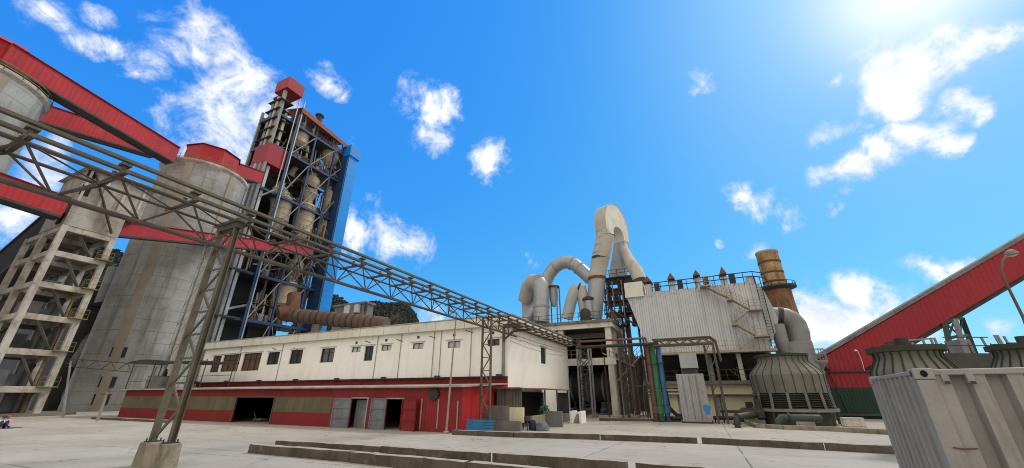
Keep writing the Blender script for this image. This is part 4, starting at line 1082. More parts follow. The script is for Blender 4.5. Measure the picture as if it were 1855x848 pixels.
# top house
zt0 = zk + .02
zt1 = TT.hit(231, 335, 'x', 0).z; zt2 = TT.hit(246, 322, 'x', .4).z
zm_ = TT.hit(215, 392, 'x', 0).z
th_ = MB()
th_.box(-Wf * .62, .33, -Lf - .33, .33, zt0, zm_)
th_.build('lower_house', M['house'], tt)
MB().box(-Wf * .62 - .0, .55, -Lf - .45, 1.8, zm_ + .002, zt1).build('upper_house', M['house'], tt)
MB().hexa([(-Wf * .62 - .6, -Lf - 1.0, zt1 + .002), (1.0, -Lf - 1.0, zt1 + .002), (1.0, 2.3, zt1 + .002), (-Wf * .62 - .6, 2.3, zt1 + .002)],
          [(-Wf * .45, -Lf + 1.2, zt1 + 1.5), (-1.0, -Lf + 1.2, zt1 + 1.5), (-1.0, .6, zt1 + 1.5), (-Wf * .45, .6, zt1 + 1.5)]).build('roof', M['frame'], tt)
for (u, v, xq_) in ((168, 313, .556), (155, 345, .556)):
    w_ = TT.hit(u, v, 'x', xq_); MB().box(xq_, xq_ + .05, w_.y - .45, w_.y + .45, w_.z - .8, w_.z + .7).build('window', M['black'], tt)
for k in range(4):
    y_ = -Lf - .2 + k * 2.05; MB().box(.552, .68, y_, y_ + .28, zm_ + .01, zt1 - .05).build('pilaster', M['frame'], tt)
MB().beam((.75, -Lf + .2, zt1 - .2), (.75, -.6, zt0 + .3), .5, .14).build('stair_flight', M['darksteel'], tt)
MB().box(.34, .4, -1.4, -.2, zt0 + .6, zt0 + 4.2).build('rusty_panel', M['stair'], tt)
MB().box(-2.0, -.6, -Lf - .52, -Lf - .34, zt0 + .3, zt0 + 1.8).build('window', M['black'], tt)
plinth = thing('concrete_plinth', TT.wld((-6, -3, 0)), 'broad low concrete plinth under the open transfer tower', 'plinth', ang=GR)
MB().box(-9, 7.2, -4, 5, -.3, .3).build('slab', M['frame_dark'], plinth)
# gallery from the transfer tower to the preheater
A = lift(205, 424, math.hypot(58, 52.3)); B = lift(566, 461, math.hypot(58.4, 96))
gallery('conveyor_gallery', A, B, 1.8, 2.05, 'red gallery crossing in front of the silo from the transfer tower to the preheater tower')
# gallery arriving from the left
B = TT.wld((-2.5, -Lf - .5, 0)); zz = at(112, 391, B.y).z
B = at(112, 391, 45.5); A = B - E2 * 16 + UP * 1.0
gallery('conveyor_gallery', A, B, 2.2, 2.6, 'red gallery entering the transfer tower from outside the picture')
# dark sloping gallery behind the frame
A = lift(-60, 545, 112); B = lift(80, 428, 90)
gallery('conveyor_gallery', A, B, 3.4, 6.5, 'dark open gallery with a maroon roof rising behind the transfer tower', m='black', roofm='maroon', slant=.4, group=None)

# ================================================================== dark plant between tower and silo
P_ = lift(60, 745, 104)
ds = thing('storage_hall', Vector((P_.x, P_.y, GZ)), 'dark clad storage hall hidden behind the transfer tower', 'hall', ang=GR)
MB().box(-30, 3.5, 0, 12, -.2, 17).build('wall', M['darksteel'], ds)
MB().prism([(-.6, 17), (12.6, 17), (6, 20)], 'x', -31, 4.2).build('roof', M['darkframe'], ds)
for i, (u0, v0, u1, v1, px, lab) in enumerate(((150, 640, 205, 492, 20, 'upper'), (135, 700, 190, 555, 17, 'lower'))):
    a = lift(u0, v0, 101); b = lift(u1, v1, 106)
    pp = MB(); pp.tube([a - Vector((3, 0, 5)), a, (a + b) / 2, b, b + Vector((2, 8, 1))], rpx(a, px * .5), 14)
    tag(pp.build('process_duct', M['greysteel'], loc=a, smooth=40), lab + ' fat grey process duct between the transfer tower and the silo', 'duct', 'grey ducts behind the transfer tower')

# ================================================================== thin mast before the silo, overhead cables, poles
Fm = lift(330, 640, 84); mb0 = Vector((Fm.x, Fm.y, GZ))
FM = Frame(mb0)
top = FM.hit(352, 440, 'y', 0); w0 = rpx(FM.wld((0, 0, 8)), 17); w1 = w0 * .8
ms = thing('lattice_mast', mb0, 'thin pale lattice mast standing in front of the grey silo', 'mast', ang=GR)
hm = top.z
for sx_ in (-1, 1):
    for sy_ in (-1, 1):
        MB().beam((sx_ * w0, sy_ * w0, 0), (sx_ * w1, sy_ * w1, hm), .08).build('leg', M['greysteel'], ms)
lt_ = MB(); n = 9
for k in range(n):
    za, zb2 = hm * k / n, hm * (k + 1) / n; a = w0 + (w1 - w0) * k / n; b = w0 + (w1 - w0) * (k + 1) / n
    for sy_ in (-1, 1):
        lt_.beam((-a, sy_ * a, za), (b, sy_ * b, zb2), .055); lt_.beam((a, sy_ * a, za), (-b, sy_ * b, zb2), .055); lt_.beam((-b, sy_ * b, zb2), (b, sy_ * b, zb2), .055)
    for sx_ in (-1, 1): lt_.beam((sx_ * a, -a, za), (sx_ * b, b, zb2), .055)
lt_.build('lattice_bracing', M['greysteel'], ms)
pa = lift(125, 650, 75); pb = lift(245, 659, 62)
br = MB()
br.beam(pa, pb, .09); br.beam(pa - UP * .9, pb - UP * .9, .07)
for k in range(9):
    q = pa + (pb - pa) * k / 9; r_ = pa + (pb - pa) * (k + 1) / 9; br.beam(q - UP * (.9 if k % 2 else 0), r_ - UP * (0 if k % 2 else .9), .05)
tag(br.build('cable_bridge', M['darksteel'], loc=(pa + pb) / 2), 'light dark cable bridge strung low across the front of the silo', 'cable bridge')
for (u0, v0, u1, v1, D, lab) in ((119, 745, 128, 655, 70, 'thin grey pole between the transfer tower and the silo'), (178, 757, 195, 711, 58, 'short leaning pale pole at the low kerb before the silo')):
    a = lift(u0, v0, D); a.z = GZ; b = lift(u1, v1, D)
    pl = thing('utility_pole', a, lab, 'pole', 'thin poles by the silo')
    MB().tube([(0, 0, -.1), (b - a)], [.13, .09], 8).build('shaft', M['greysteel' if D > 60 else 'concpost'], pl, smooth=40)
    MB().beam(b - a - Vector((.5, 0, .2)), b - a + Vector((.5, 0, -.2)), .07).build('crossarm', M['darksteel'], pl)

# ================================================================== preheater tower
YP = 85.0
P0 = Vector((-.7684 * YP, YP, GZ))
T = Frame(P0)
pt = thing('preheater_tower', P0, 'towering blue steel preheater frame filled with cyclones and topped by a red box', 'tower', ang=GR)
def Lx(u, v): return T.hit(u, v, 'x', 0)
cy = [Lx(510, 335).y, Lx(573.6, 246).y, Lx(608, 268.6).y, Lx(638, 291).y]
yE = Lx(647, 300).y
zl = [Lx(573.6, 248).z, Lx(562, 298).z, Lx(545, 371).z, Lx(531, 436).z, Lx(515, 509).z, Lx(498, 586).z]
zl = sorted(zl)
zTop = zl[-1]
print('tower cols', cy, yE, 'levels', zl)
DX = -8.5
for i, y in enumerate(cy):
    for x in (0, DX):
        MB().box(x - .22, x + .22, y - .22, y + .22, -.2, zTop).build('column', M['blue'], pt)
for x in (0, DX):
    MB().box(x - .3, x + .3, -.3, .3, -.2, zTop + 3).build('column', M['greysteel'], pt)
for k, z in enumerate(zl):
    b = MB()
    for i in range(len(cy) - 1): MB().box(-.2, .2, cy[i] + .23, cy[i + 1] - .23, z - .65, z).build('floor_beam', M['blue'], pt)
    b.box(-.2, .2, .31, cy[0] - .23, z - .65, z)
    b.build('floor_beam', M['blue'], pt)
    MB().box(DX + .3, -.3, -.28, .28, z - .9, z).build('floor_beam', M['blue'], pt); MB().box(DX + .3, -.3, cy[3] - .28, cy[3] + .28, z - .9, z).build('floor_beam', M['blue'], pt)
    MB().box(DX - .5, -.32, .4, cy[3] - .35, z - .3, z - .02).build('floor_deck', M['darksteel'], pt)
    r_ = MB(); railing(r_, [(.1, cy[0] + .4, z), (.1, cy[3] - .4, z)], step=1.6, t=.08); r_.build('railing', M['darksteel' if k % 2 else 'rust'], pt)
    # pipes, chutes and small gear on the deck edge
    rg = random.Random(k + 3)
    for j in range(9):
        y = rg.uniform(cy[0] + .6, cy[3] - 1.5); hh_ = rg.uniform(.5, 2.6)
        MB().box(-1.5, -.6, y, y + rg.uniform(.3, 1.2), z, z + hh_).build('deck_machine', M[('greysteel', 'rust', 'darksteel')[(j + k) % 3]], pt)
        MB().tube([(-.9, y + .8, z), (-.9, y + .8, z + rg.uniform(2, 6)), (-2.2, y + 1.4, z + 7)], rg.uniform(.1, .22), 6).build('deck_pipe', M[('rust', 'greysteel', 'redpipe', 'cyclone')[j % 4]], pt)
for k in range(len(zl) - 1):
    zm__ = (zl[k] + zl[k + 1]) / 2 + (.8 if k % 2 else -1.2)
    for i in range(3):
        if (i + k) % 3 == 2: continue
        y0_, y1_ = cy[i] + .5, cy[i + 1] - .5
        MB().box(-6.5, -.5, y0_, y1_, zm__ - .22, zm__).build('mid_platform', M['darksteel'], pt)
        r_ = MB(); railing(r_, [(-.55, y0_, zm__), (-.55, y1_, zm__)], step=1.1, t=.07); r_.build('railing', M[('rust', 'yellowrail', 'greysteel')[(i + k) % 3]], pt)
        MB().beam((-.4, y0_, zm__ - .3), (-.4, (y0_ + y1_) / 2, zm__ - 3.2), .16).build('knee_brace', M['greysteel'], pt)
    MB().beam((-.7, cy[k % 3] + .6, zl[k]), (-.7, cy[k % 3] + 4.2, zm__), .8, .14).build('stair_flight', M['darksteel'], pt)
# diagonals on the near face
zz_ = [0] + zl
for i in range(3):
    for k in range(len(zz_) - 1):
        z0, z1 = zz_[k] + .1, zz_[k + 1] - .9
        if i == 2 and k in (1, 2): continue
        d_ = MB()
        if i < 2 or k > 3: d_.beam((.05, cy[i] + .3, z0), (.05, cy[i + 1] - .3, z1), .24)
        if i > 0 and (k + i) % 2 == 1: d_.beam((.36, cy[i + 1] - .3, z0), (.36, cy[i] + .3, z1), .13)
        if d_.v: d_.build('diagonal_brace', M['greysteel'], pt)
# added dark sheets that stand in for the shade deep inside
MB().box(DX - .45, DX - .38, .4, cy[2], 0, zTop + 2).build('dark_back_wall', M['darkframe'], pt)
MB().box(DX + 1, DX + 1.5, cy[2], cy[3] - 2.2, zl[1], zl[3] + 3).build('dark_core_panel', M['darksteel'], pt)
# cyclones
def cyclone(y, x, ztop, r, hcyl, hcone, lab=None):
    pr = [(r * .28, ztop - hcyl - hcone), (r * .34, ztop - hcyl - hcone + .05), (r * .98, ztop - hcyl)]
    nb = max(2, int(hcyl / 1.6))
    for j in range(nb + 1):
        z = ztop - hcyl + hcyl * j / nb
        pr += [(r, z), (r * 1.035, z + .02), (r * 1.035, z + .16), (r, z + .18)]
    pr += [(r, ztop + .2), (r * .8, ztop + .9), (r * .5, ztop + 1.1), (r * .48, ztop + 2.4)]
    c_ = MB().lathe(pr, c=(x, y, 0), n=28).build('cyclone', M['cyclone'], pt, smooth=35)
    MB().tube([(x, y, ztop - hcyl - hcone + .3), (x, y, ztop - hcyl - hcone - 1.2), (x - .8, y + 1.4, ztop - hcyl - hcone - 4)], r * .26, 10).build('down_pipe', M['cyclone'], c_, smooth=40)
    MB().box(x - r * 1.3, x - r * .2, y - r * .5, y + r * .9, ztop - 2.2, ztop + .4).build('inlet_duct', M['cyclone'], c_, bevel=.05)
mid = [(cy[i] + cy[i + 1]) / 2 for i in range(3)]
def yz(u, v, x=-3.0):
    p = T.hit(u, v, 'x', x); return p.y, p.z
spec = [((545, 243), 2.5, 3.6, 2.2), ((602, 270), 2.6, 4.2, 2.6), ((566, 327), 2.3, 5.0, 3.0), ((508, 345), 1.9, 3.0, 3.0), ((598, 352), 1.9, 5.0, 4.0),
        ((514, 362), 2.5, 6.5, 3.5), ((556, 377), 2.8, 8.0, 3.0), ((592, 402), 2.6, 7.0, 3.0), ((537, 478), 2.0, 2.4, 3.0), ((520, 516), 2.9, 5.5, 2.0)]
for (u, v), r, hc, hk in spec:
    y, z = yz(u, v); cyclone(y, -3.2, z, r, hc, hk)
for (u0, v0), (u1, v1) in (((566, 395), (556, 350)), ((520, 330), (545, 290)), ((590, 330), (575, 290)), ((540, 470), (556, 440))):
    a = T.hit(u0, v0, 'x', -5); b = T.hit(u1, v1, 'x', -5); MB().tube([a, (a + b) / 2 + Vector((-.6, 0, 0)), b], .8, 12).build('riser_duct', M['cyclone'], pt, smooth=40)
for (u0, v0), (u1, v1) in (((494, 440), (480, 520)), ((470, 560), (492, 470)), ((550, 560), (560, 470)), ((530, 600), (548, 520)), ((576, 560), (584, 470)), ((505, 600), (520, 540))):
    a = T.hit(u0, v0, 'x', -1.5); b = T.hit(u1, v1, 'x', -1.5); MB().tube([a, b], .28, 8).build('feed_pipe', M['rust' if u0 % 4 else 'greysteel'], pt, smooth=40)
rg = random.Random(77)
for k in range(len(zz_) - 1):
    for j in range(14):
        y = rg.uniform(.6, cy[3] - 1.0); x = rg.uniform(-6.5, -1.2); z0 = zz_[k] + rg.uniform(0, 2); z1 = min(zz_[k + 1] - .6, z0 + rg.uniform(3, 9)); r_ = rg.choice((.1, .14, .2, .32))
        m_ = rg.choice(('greysteel', 'rust', 'cyclone', 'greysteel', 'galv', 'blue'))
        if j % 4 == 0: MB().beam((x, y, z0 + 1), (x, min(y + rg.uniform(3, 7), cy[3] - .4), z0 + rg.uniform(1, 5)), r_ * 1.6).build('inner_brace', M[m_], pt)
        else: MB().tube([(x, y, z0), (x, y, (z0 + z1) / 2), (x, y + rg.uniform(-.8, .8), z1)], r_, 7).build('process_pipe', M[m_], pt, smooth=40)
# red boxes at the corner
def corner_box(ub, vt, vb, x0, y1, label):
    z0 = T.hit(ub[0], vb, 'x', 0).z; z1 = T.hit(ub[1], vt, 'x', 0).z
    return z0, z1
zb0 = T.hit(522, 160, 'x', 0).z; zb1 = T.hit(526.5, 140, 'x', 0).z
yb1 = Lx(552, 158).y; xb0 = T.hit(505, 150, 'y', 0).x
MB().box(xb0, .35, -.35, yb1, zb0, zb1).build('head_house', M['redpaint'], pt)
zm0 = T.hit(487.5, 297, 'x', 0).z; zm1 = T.hit(494, 261, 'x', 0).z
ym1 = Lx(520, 274).y; xm0 = T.hit(465, 272, 'y', 0).x
print('tower boxes', zb0, zb1, yb1, xb0, zm0, zm1, ym1, xm0)
MB().box(xm0, .35, -.35, ym1, zm0, zm1).build('transfer_house', M['redpaint'], pt)
# lift and duct shafts on the corner
for i, (x, y, w_) in enumerate(((-1.0, .9, .8), (-2.6, .7, .9), (-4.4, .9, 1.1), (-.8, 2.6, .7))):
    MB().box(x - w_ / 2, x + w_ / 2, y - w_ / 2 - 1.2, y + w_ / 2 - 1.2, 0, zm0 - .3).build('vertical_duct', M['galv' if i % 2 else 'greysteel'], pt)
    MB().box(x - w_ / 2, x + w_ / 2, y - w_ / 2 - .6, y + w_ / 2 - .6, zm1 + .01, zb0 - .5 - i * 2).build('vertical_duct', M['cyclone' if i % 2 else 'greysteel'], pt)
bl = MB(); bl.box(xm0 + .5, xm0 + 2.6, .2, 2.6, zm1, zb0 - 3.5); bl.build('stair_shaft', M['frame_dark'], pt)
for k in range(5):
    z = zm1 + 2 + k * 3.3
    if z > zb0 - 2: break
    MB().box(xm0 - 1.0 + k * .25, .1, -.8, 3.0, z, z + .15).build('landing', M['darksteel'], pt)
for z in (zb0 - 2.2, zb0 - 4.0):
    MB().box(xm0 + .35, xm0 + 2.7, -.05, 2.7, z, z + .7).build('striped_band', M['redband'], pt)
for i, z in enumerate((zl[1], zl[0])):
    MB().box(-5.4, .45, -1.1, 3.2, z - .4, z).build('landing', M['darksteel'], pt)
# ladders and cable trays on the first bay
for (dy, m_, w_) in ((-.55, 'blue', .4), (.05, 'galv', .28), (-1.6, 'galv', .2)):
    MB().box(.4, .62, cy[0] + dy - w_ / 2, cy[0] + dy + w_ / 2, 0 if m_ != 'galv' or dy > 0 else zm0 - 6, zb0 - 1 if dy != -.55 else zb0 - 6).build('riser_tray', M[m_], pt)
sb = MB(); sb.tube([T.hit(471, 355, 'x', 1), T.hit(500, 343, 'x', 1)], .22, 8); sb.build('link_pipe', M['greysteel'], pt)
# red roof on top of the cyclone bays
zr0_ = T.hit(560, 208, 'x', 0).z
ry0 = Lx(552, 205).y; ry1 = Lx(630, 262).y
ra = T.hit(548, 196, 'x', .6); rb = T.hit(628, 263, 'x', .6)
MB().hexa([(.9, ra.y, ra.z), (.9, rb.y, rb.z), (DX - 1, rb.y, rb.z + 3), (DX - 1, ra.y, ra.z + 3)], [(.9, ra.y, ra.z + .15), (.9, rb.y, rb.z + .15), (DX - 1, rb.y, rb.z + 3.15), (DX - 1, ra.y, ra.z + 3.15)]).build('roof', M['rustred'], pt)
fr_ = MB(); fr_.hexa([(.92, ra.y, ra.z - 1.6), (.92, rb.y, rb.z - 1.2), (1.0, rb.y, rb.z - 1.2), (1.0, ra.y, ra.z - 1.6)], [(.92, ra.y, ra.z), (.92, rb.y, rb.z), (1.0, rb.y, rb.z), (1.0, ra.y, ra.z)]); fr_.build('roof_skirt', M['rustred'], pt)
pm = MB()
for y in (ra.y + 1, cy[1], cy[2], rb.y - 1):
    zt_ = ra.z + (rb.z - ra.z) * (y - ra.y) / (rb.y - ra.y)
    pm.beam((0, y, zTop), (0, y, zt_), .3); pm.beam((DX, y, zTop), (DX, y, zt_ + 3), .3)
pm.build('roof_post', M['rust'], pt)
MB().box(DX, -1.5, cy[0], cy[2], zTop, zTop + 4).build('penthouse', M['darksteel'], pt)
v_ = T.hit(579, 212, 'x', -3); MB().lathe([(.9, -3), (.9, 0), (1.3, .1), (1.3, .6), (.3, 1.1)], c=(-3, v_.y, v_.z), n=14).build('roof_vent', M['darksteel'], pt, smooth=40)
# blue elevator shaft at the far end
zs1 = Lx(645, 270).z
XE = 2.6
yE2 = T.hit(647, 300, 'x', XE).y; yE1 = T.hit(630, 300, 'x', XE).y
zh0 = T.hit(633, 281, 'x', XE).z; zh1 = T.hit(640, 263, 'x', XE + .4).z
print('shaft', yE1, yE2, zh0, zh1)
MB().box(-.6, XE, yE1, yE2, -.2, zh0).build('elevator_shaft', M['bluepanel'], pt)
MB().box(-2.4, XE - .12, yE1 - .45, yE1 - .003, -.2, zh0 - .1).build('shaft_shade_side', M['blue'], pt)  # added dark box paints the shaded side of the shaft
MB().box(-1.2, XE + .45, yE1 - .35, yE2 + .4, zh0 + .002, zh1).build('elevator_head', M['bluepanel'], pt)
# big rusty duct leaving the tower low down (tertiary air duct)
a = T.hit(528, 571, 'x', 2.0); b = T.hit(672, 582, 'x', 24.0)
a = at(528, 571, 88); b = at(700, 588, 84)
r0 = rpx(a, 12.5)
td = thing('rusty_air_duct', Vector((a.x, a.y, GZ)), 'fat rusty banded air duct running from the preheater tower behind the white building', 'duct')
o = Vector((a.x, a.y, GZ)); n = 16
MB().tube([a - o - (b - a).normalized() * 2, a - o, b - o], r0, 24).build('shell', M['kiln'], td, smooth=40)
for k in range(1, n):
    c_ = a + (b - a) * k / n; dd_ = (b - a).normalized() * .16
    MB().tube([c_ - o - dd_, c_ - o + dd_], r0 * 1.035, 24).build('band', M['darksteel' if k % 3 else 'rust'], td, smooth=40)
MB().tube([a - o - Vector((2, 2, 0)), a - o + Vector((0, 0, r0 * .6)), a - o + Vector((-1, 1, r0 * 3.2))], r0 * .9, 16).build('inlet_elbow', M['rust'], td, smooth=40)
sd_ = MB()
for f in (.3, .62, .9):
    c_ = a + (b - a) * f - o; sd_.box(c_.x - .8, c_.x + .8, c_.y - .8, c_.y + .8, -.2, c_.z - r0 * .95)
sd_.build('duct_pier', M['frame_dark'], td)

# ================================================================== far buildings, hill, bare tree
Pf = at(648, 575, 150)
FB = Frame(Vector((Pf.x, Pf.y, GZ)))
fb = thing('distant_plant_building', FB.o, 'distant grey plant building with pale panels below the forested hill', 'building', ang=GR)
xa = FB.hit(604, 575).x; xb_ = FB.hit(660, 575).x; zt_ = FB.hit(640, 553).z
MB().box(xa, xb_, 0, 4, -.2, zt_).build('wall', M['graywall'], fb)
MB().box(xa - .5, xb_ + .6, -.8, 4.5, zt_ + .01, zt_ + .8).build('roof', M['frame_dark'], fb)
for u0, u1, m_ in ((628, 638, 'clad'), (638, 646, 'graywall'), (646, 652, 'clad')):
    MB().box(FB.hit(u0, 565).x, FB.hit(u1, 565).x, -1.5, -.1, FB.hit(640, 571 if m_ == 'graywall' else 568).z, FB.hit(640, 554).z).build('wall_panel', M[m_], fb)
MB().box(xa + 1, FB.hit(626, 565).x, -.1, -.01, FB.hit(615, 566).z, FB.hit(615, 561).z).build('window_band', M['glass'], fb)
fs2 = at(664, 548, 140); 
cp_ = thing('slim_chimney', Vector((fs2.x, fs2.y, GZ)), 'slim rusty pipe chimney in front of the distant plant building', 'chimney')
MB().tube([(0, 0, 0), (0, 0, fs2.z - GZ)], [.5, .45], 10).build('shaft', M['rust'], cp_, smooth=40)
MB().lathe([(.6, fs2.z - GZ - 3), (.6, fs2.z - GZ)], n=10).build('collar', M['darksteel'], cp_)
def hill(name, prof, dist, depth, label):
    """prof: list of (u, v) ridge points"""
    m_ = MB(); rnd = random.Random(5); rows = []
    P = []
    for i in range(len(prof) - 1):
        for k in range(10):
            f = k / 10; P.append((prof[i][0] + (prof[i + 1][0] - prof[i][0]) * f, prof[i][1] + (prof[i + 1][1] - prof[i][1]) * f))
    P.append(prof[-1])
    nr = 14
    for i, (u, v) in enumerate(P):
        r_ = at(u, v, dist); base_ = GZ
        col = []
        for j in range(nr + 1):
            f = j / nr
            y = dist - depth * (1 - f) if True else 0
            zz = base_ + (r_.z - base_) * (math.sin(f * math.pi / 2) ** 0.8)
            col.append((r_.x * (1 - .0 * (1 - f)) + rnd.uniform(-2, 2), y + rnd.uniform(-3, 3), zz + rnd.uniform(-1.5, 1.5)))
        for j in range(4):
            f = (j + 1) / 4; col.append((r_.x, dist + depth * .8 * f, base_ + (r_.z - base_) * (1 - f)))
        rows.append(col)
    h_ = len(rows[0])
    m_.v = [Vector(p) for c in rows for p in c]
    for i in range(len(rows) - 1):
        for j in range(h_ - 1):
            q = i * h_ + j; m_.f.append([q, q + h_, q + h_ + 1, q + 1])
    o_ = m_.build(name, M['hillmat'], smooth=180); tag(o_, kind='structure')
    # tree cover
    tm = MB(); rnd = random.Random(9)
    for i in range(len(rows) - 1):
        for j in range(2, nr + 2):
            for _ in range(14):
                p = Vector(rows[i][min(j, h_ - 1)]).lerp(Vector(rows[i + 1][max(j - 1, 0)]), rnd.random())
                s_ = dist * rnd.uniform(.0022, .0048)
                c = p + Vector((0, 0, s_ * .4))
                for q in range(7):
                    x = Vector((rnd.uniform(-1, 1), rnd.uniform(-1, 1), rnd.uniform(-1, 1))).normalized() * s_ * rnd.uniform(.5, 1); yv = x.orthogonal().normalized() * s_ * rnd.uniform(.4, .8)
                    cc = c + Vector((rnd.uniform(-1, 1), rnd.uniform(-1, 1), rnd.uniform(-.6, 1.2))) * s_ * .7
                    tm.poly([cc - x - yv * .4, cc + yv, cc + x - yv * .3])
    tag(tm.build('forest', M['leaf'], fix=False), label, 'forest', kind='stuff')
hill('hill', [(590, 592), (596, 556), (606, 542), (612, 541), (626, 552), (645, 562), (665, 566), (676, 556), (690, 553), (712, 556), (730, 554), (743, 563), (752, 575), (757, 590)], 420, 90, 'dense dark green forest covering the distant hill')
hill('hill', [(100, 500), (150, 470), (185, 452), (205, 454), (222, 464), (260, 490)], 380, 80, 'dark forest on the hill seen between transfer tower and silo')
# bare tree
bt0 = at(688, 600, 120)
bt = thing('bare_tree', Vector((bt0.x, bt0.y, GZ)), 'leafless pale tree behind the roof of the white building', 'tree')
zt_ = at(685, 560, 120).z - GZ
tk = MB(); tk.tube([(0, 0, 0), (.2, 0, zt_ * .4), (.1, 0, zt_ * .6)], [.4, .3, .2], 8); tk.build('trunk', M['twig'], bt)
cr = MB(); rnd = random.Random(4)
def limb(p, d, L, r, n):
    q = p + d * L; cr.tube([p, p + d * L * .5 + Vector((rnd.uniform(-.1, .1), 0, .05)) * L, q], [r, r * .8, r * .55], 4, caps=False)
    if n:
        for _ in range(3):
            nd = (d + Vector((rnd.uniform(-.8, .8), rnd.uniform(-.8, .8), rnd.uniform(-.1, .6)))).normalized(); limb(q, nd, L * .68, r * .55, n - 1)
for k in range(6):
    limb(Vector((.1, 0, zt_ * .5)), Vector((math.cos(k) * .8, math.sin(k) * .8, .8)).normalized(), zt_ * .22, .14, 3)
cr.build('crown', M['twig'], bt)

# ================================================================== people sitting at the yard's edge
def sitter(p, face, shirt, label, cap=True, s=1.0):
    t = thing('person', p, label, 'person', ang=face)
    # figure faces +x, seated on the ground with knees drawn up
    J = {'pel': (0, 0, .12), 'bel': (.02, 0, .30), 'che': (.05, 0, .48), 'nek': (.08, 0, .62), 'hd0': (.10, 0, .70), 'hd1': (.11, 0, .80)}
    rad = {'pel': .15, 'bel': .14, 'che': .155, 'nek': .06, 'hd0': .085, 'hd1': .095}
    E = [('pel', 'bel'), ('bel', 'che'), ('che', 'nek'), ('nek', 'hd0'), ('hd0', 'hd1')]
    for n, sg in (('l', 1), ('r', -1)):
        for k, v, r_ in (('sh', (.05, .19, .54), .065), ('el', (.2, .25, .36), .045), ('wr', (.38, .16, .40), .032), ('pa', (.45, .13, .40), .032),
                         ('hip', (.06, .1, .12), .095), ('kn', (.42, .14, .42), .065), ('an', (.58, .13, .07), .045), ('to', (.74, .15, .04), .035)):
            J[k + n] = (v[0], v[1] * sg, v[2]); rad[k + n] = r_
        E += [('che', 'sh' + n), ('sh' + n, 'el' + n), ('el' + n, 'wr' + n), ('wr' + n, 'pa' + n), ('pel', 'hip' + n), ('hip' + n, 'kn' + n), ('kn' + n, 'an' + n), ('an' + n, 'to' + n)]
        for f in range(5):
            a = (f - 2) * .012; L = (.055, .075, .08, .075, .06)[f]
            J['f%d%s' % (f, n)] = (.46 + L, (.13 + a * (2.5 if f == 0 else 1)) * sg, .385 - (.02 if f else 0)); rad['f%d%s' % (f, n)] = .009
            E.append(('pa' + n, 'f%d%s' % (f, n)))
    ks = list(J); me = bpy.data.meshes.new('body'); me.from_pydata([J[k] for k in ks], [(ks.index(a), ks.index(b)) for a, b in E], [])
    o = bpy.data.objects.new('body', me); COL.objects.link(o); o.parent = t
    sk = o.modifiers.new('skin', 'SKIN'); o.modifiers.new('sub', 'SUBSURF').levels = 1; o.modifiers['sub'].render_levels = 2
    for i, k in enumerate(ks):
        me.skin_vertices[0].data[i].radius = (rad[k], rad[k]); me.skin_vertices[0].data[i].use_root = (k == 'pel')
    me.materials.append(M['skin'])
    # clothing: shirt shell and trousers
    c = MB(); c.tube([(-.0, 0, .14), (.02, 0, .3), (.05, 0, .48), (.06, 0, .58), (.075, 0, .63)], [.185, .18, .2, .15, .085], 16)
    for sg in (1, -1): c.tube([(.05, .12 * sg, .55), (.06, .2 * sg, .53), (.2, .255 * sg, .36)], [.08, .085, .07], 10)
    c.build('shirt', shirt, t, smooth=60)
    c = MB()
    for sg in (1, -1): c.tube([(-.05, .05 * sg, .1), (.1, .1 * sg, .14), (.42, .14 * sg, .43), (.565, .13 * sg, .1)], [.15, .125, .095, .065], 12)
    c.build('trousers', M['cloth_navy'], t, smooth=60)
    if cap:
        c = MB().lathe([(.112, .0), (.115, .04), (.09, .095), (.03, .12)], c=(.11, 0, .79), n=14); c.build('cap', M['cap'], t, smooth=60)
    else:
        c = MB().lathe([(.115, -.06), (.118, .04), (.09, .1), (.03, .125)], c=(.09, 0, .79), n=14); c.build('hair', M['darkframe'], t, smooth=60)
    for sg in (1, -1):
        MB().lathe([(.001, -.012), (.012, 0), (.001, .012)], c=(.197, .035 * sg, .765), n=8).build('eye', M['darkframe'], t)
    MB().hexa([(.195, -.012, .72), (.225, -.012, .725), (.225, .012, .725), (.195, .012, .72)], [(.195, -.006, .765), (.2, -.006, .765), (.2, .006, .765), (.195, .006, .765)]).build('nose', M['skin'], t)
    MB().box(.185, .2, -.025, .025, .692, .70).build('mouth', M['cap'], t)
    for sg in (1, -1): MB().lathe([(.001, -.03), (.014, 0), (.001, .03)], c=(.1, .1 * sg, .75), n=8).build('ear', M['skin'], t)
    return t
pp = gp(10, 776)
sitter(pp, R(200), M['cloth_pink'], 'person in a checked pink shirt and red cap sitting on a dark mat')
p2 = gp(-2, 776.5)
sitter(p2, R(-20), M['cloth_white'], 'person in a white shirt sitting back to back with the red capped one', cap=False)
mt = MB().box(-1.3, .65, -.55, .55, .004, .03)
o = mt.build('ground_mat', M['maroon']); o.location = gp(10, 776); tag(o, 'dark maroon mat spread on the yard under the seated people', 'mat')
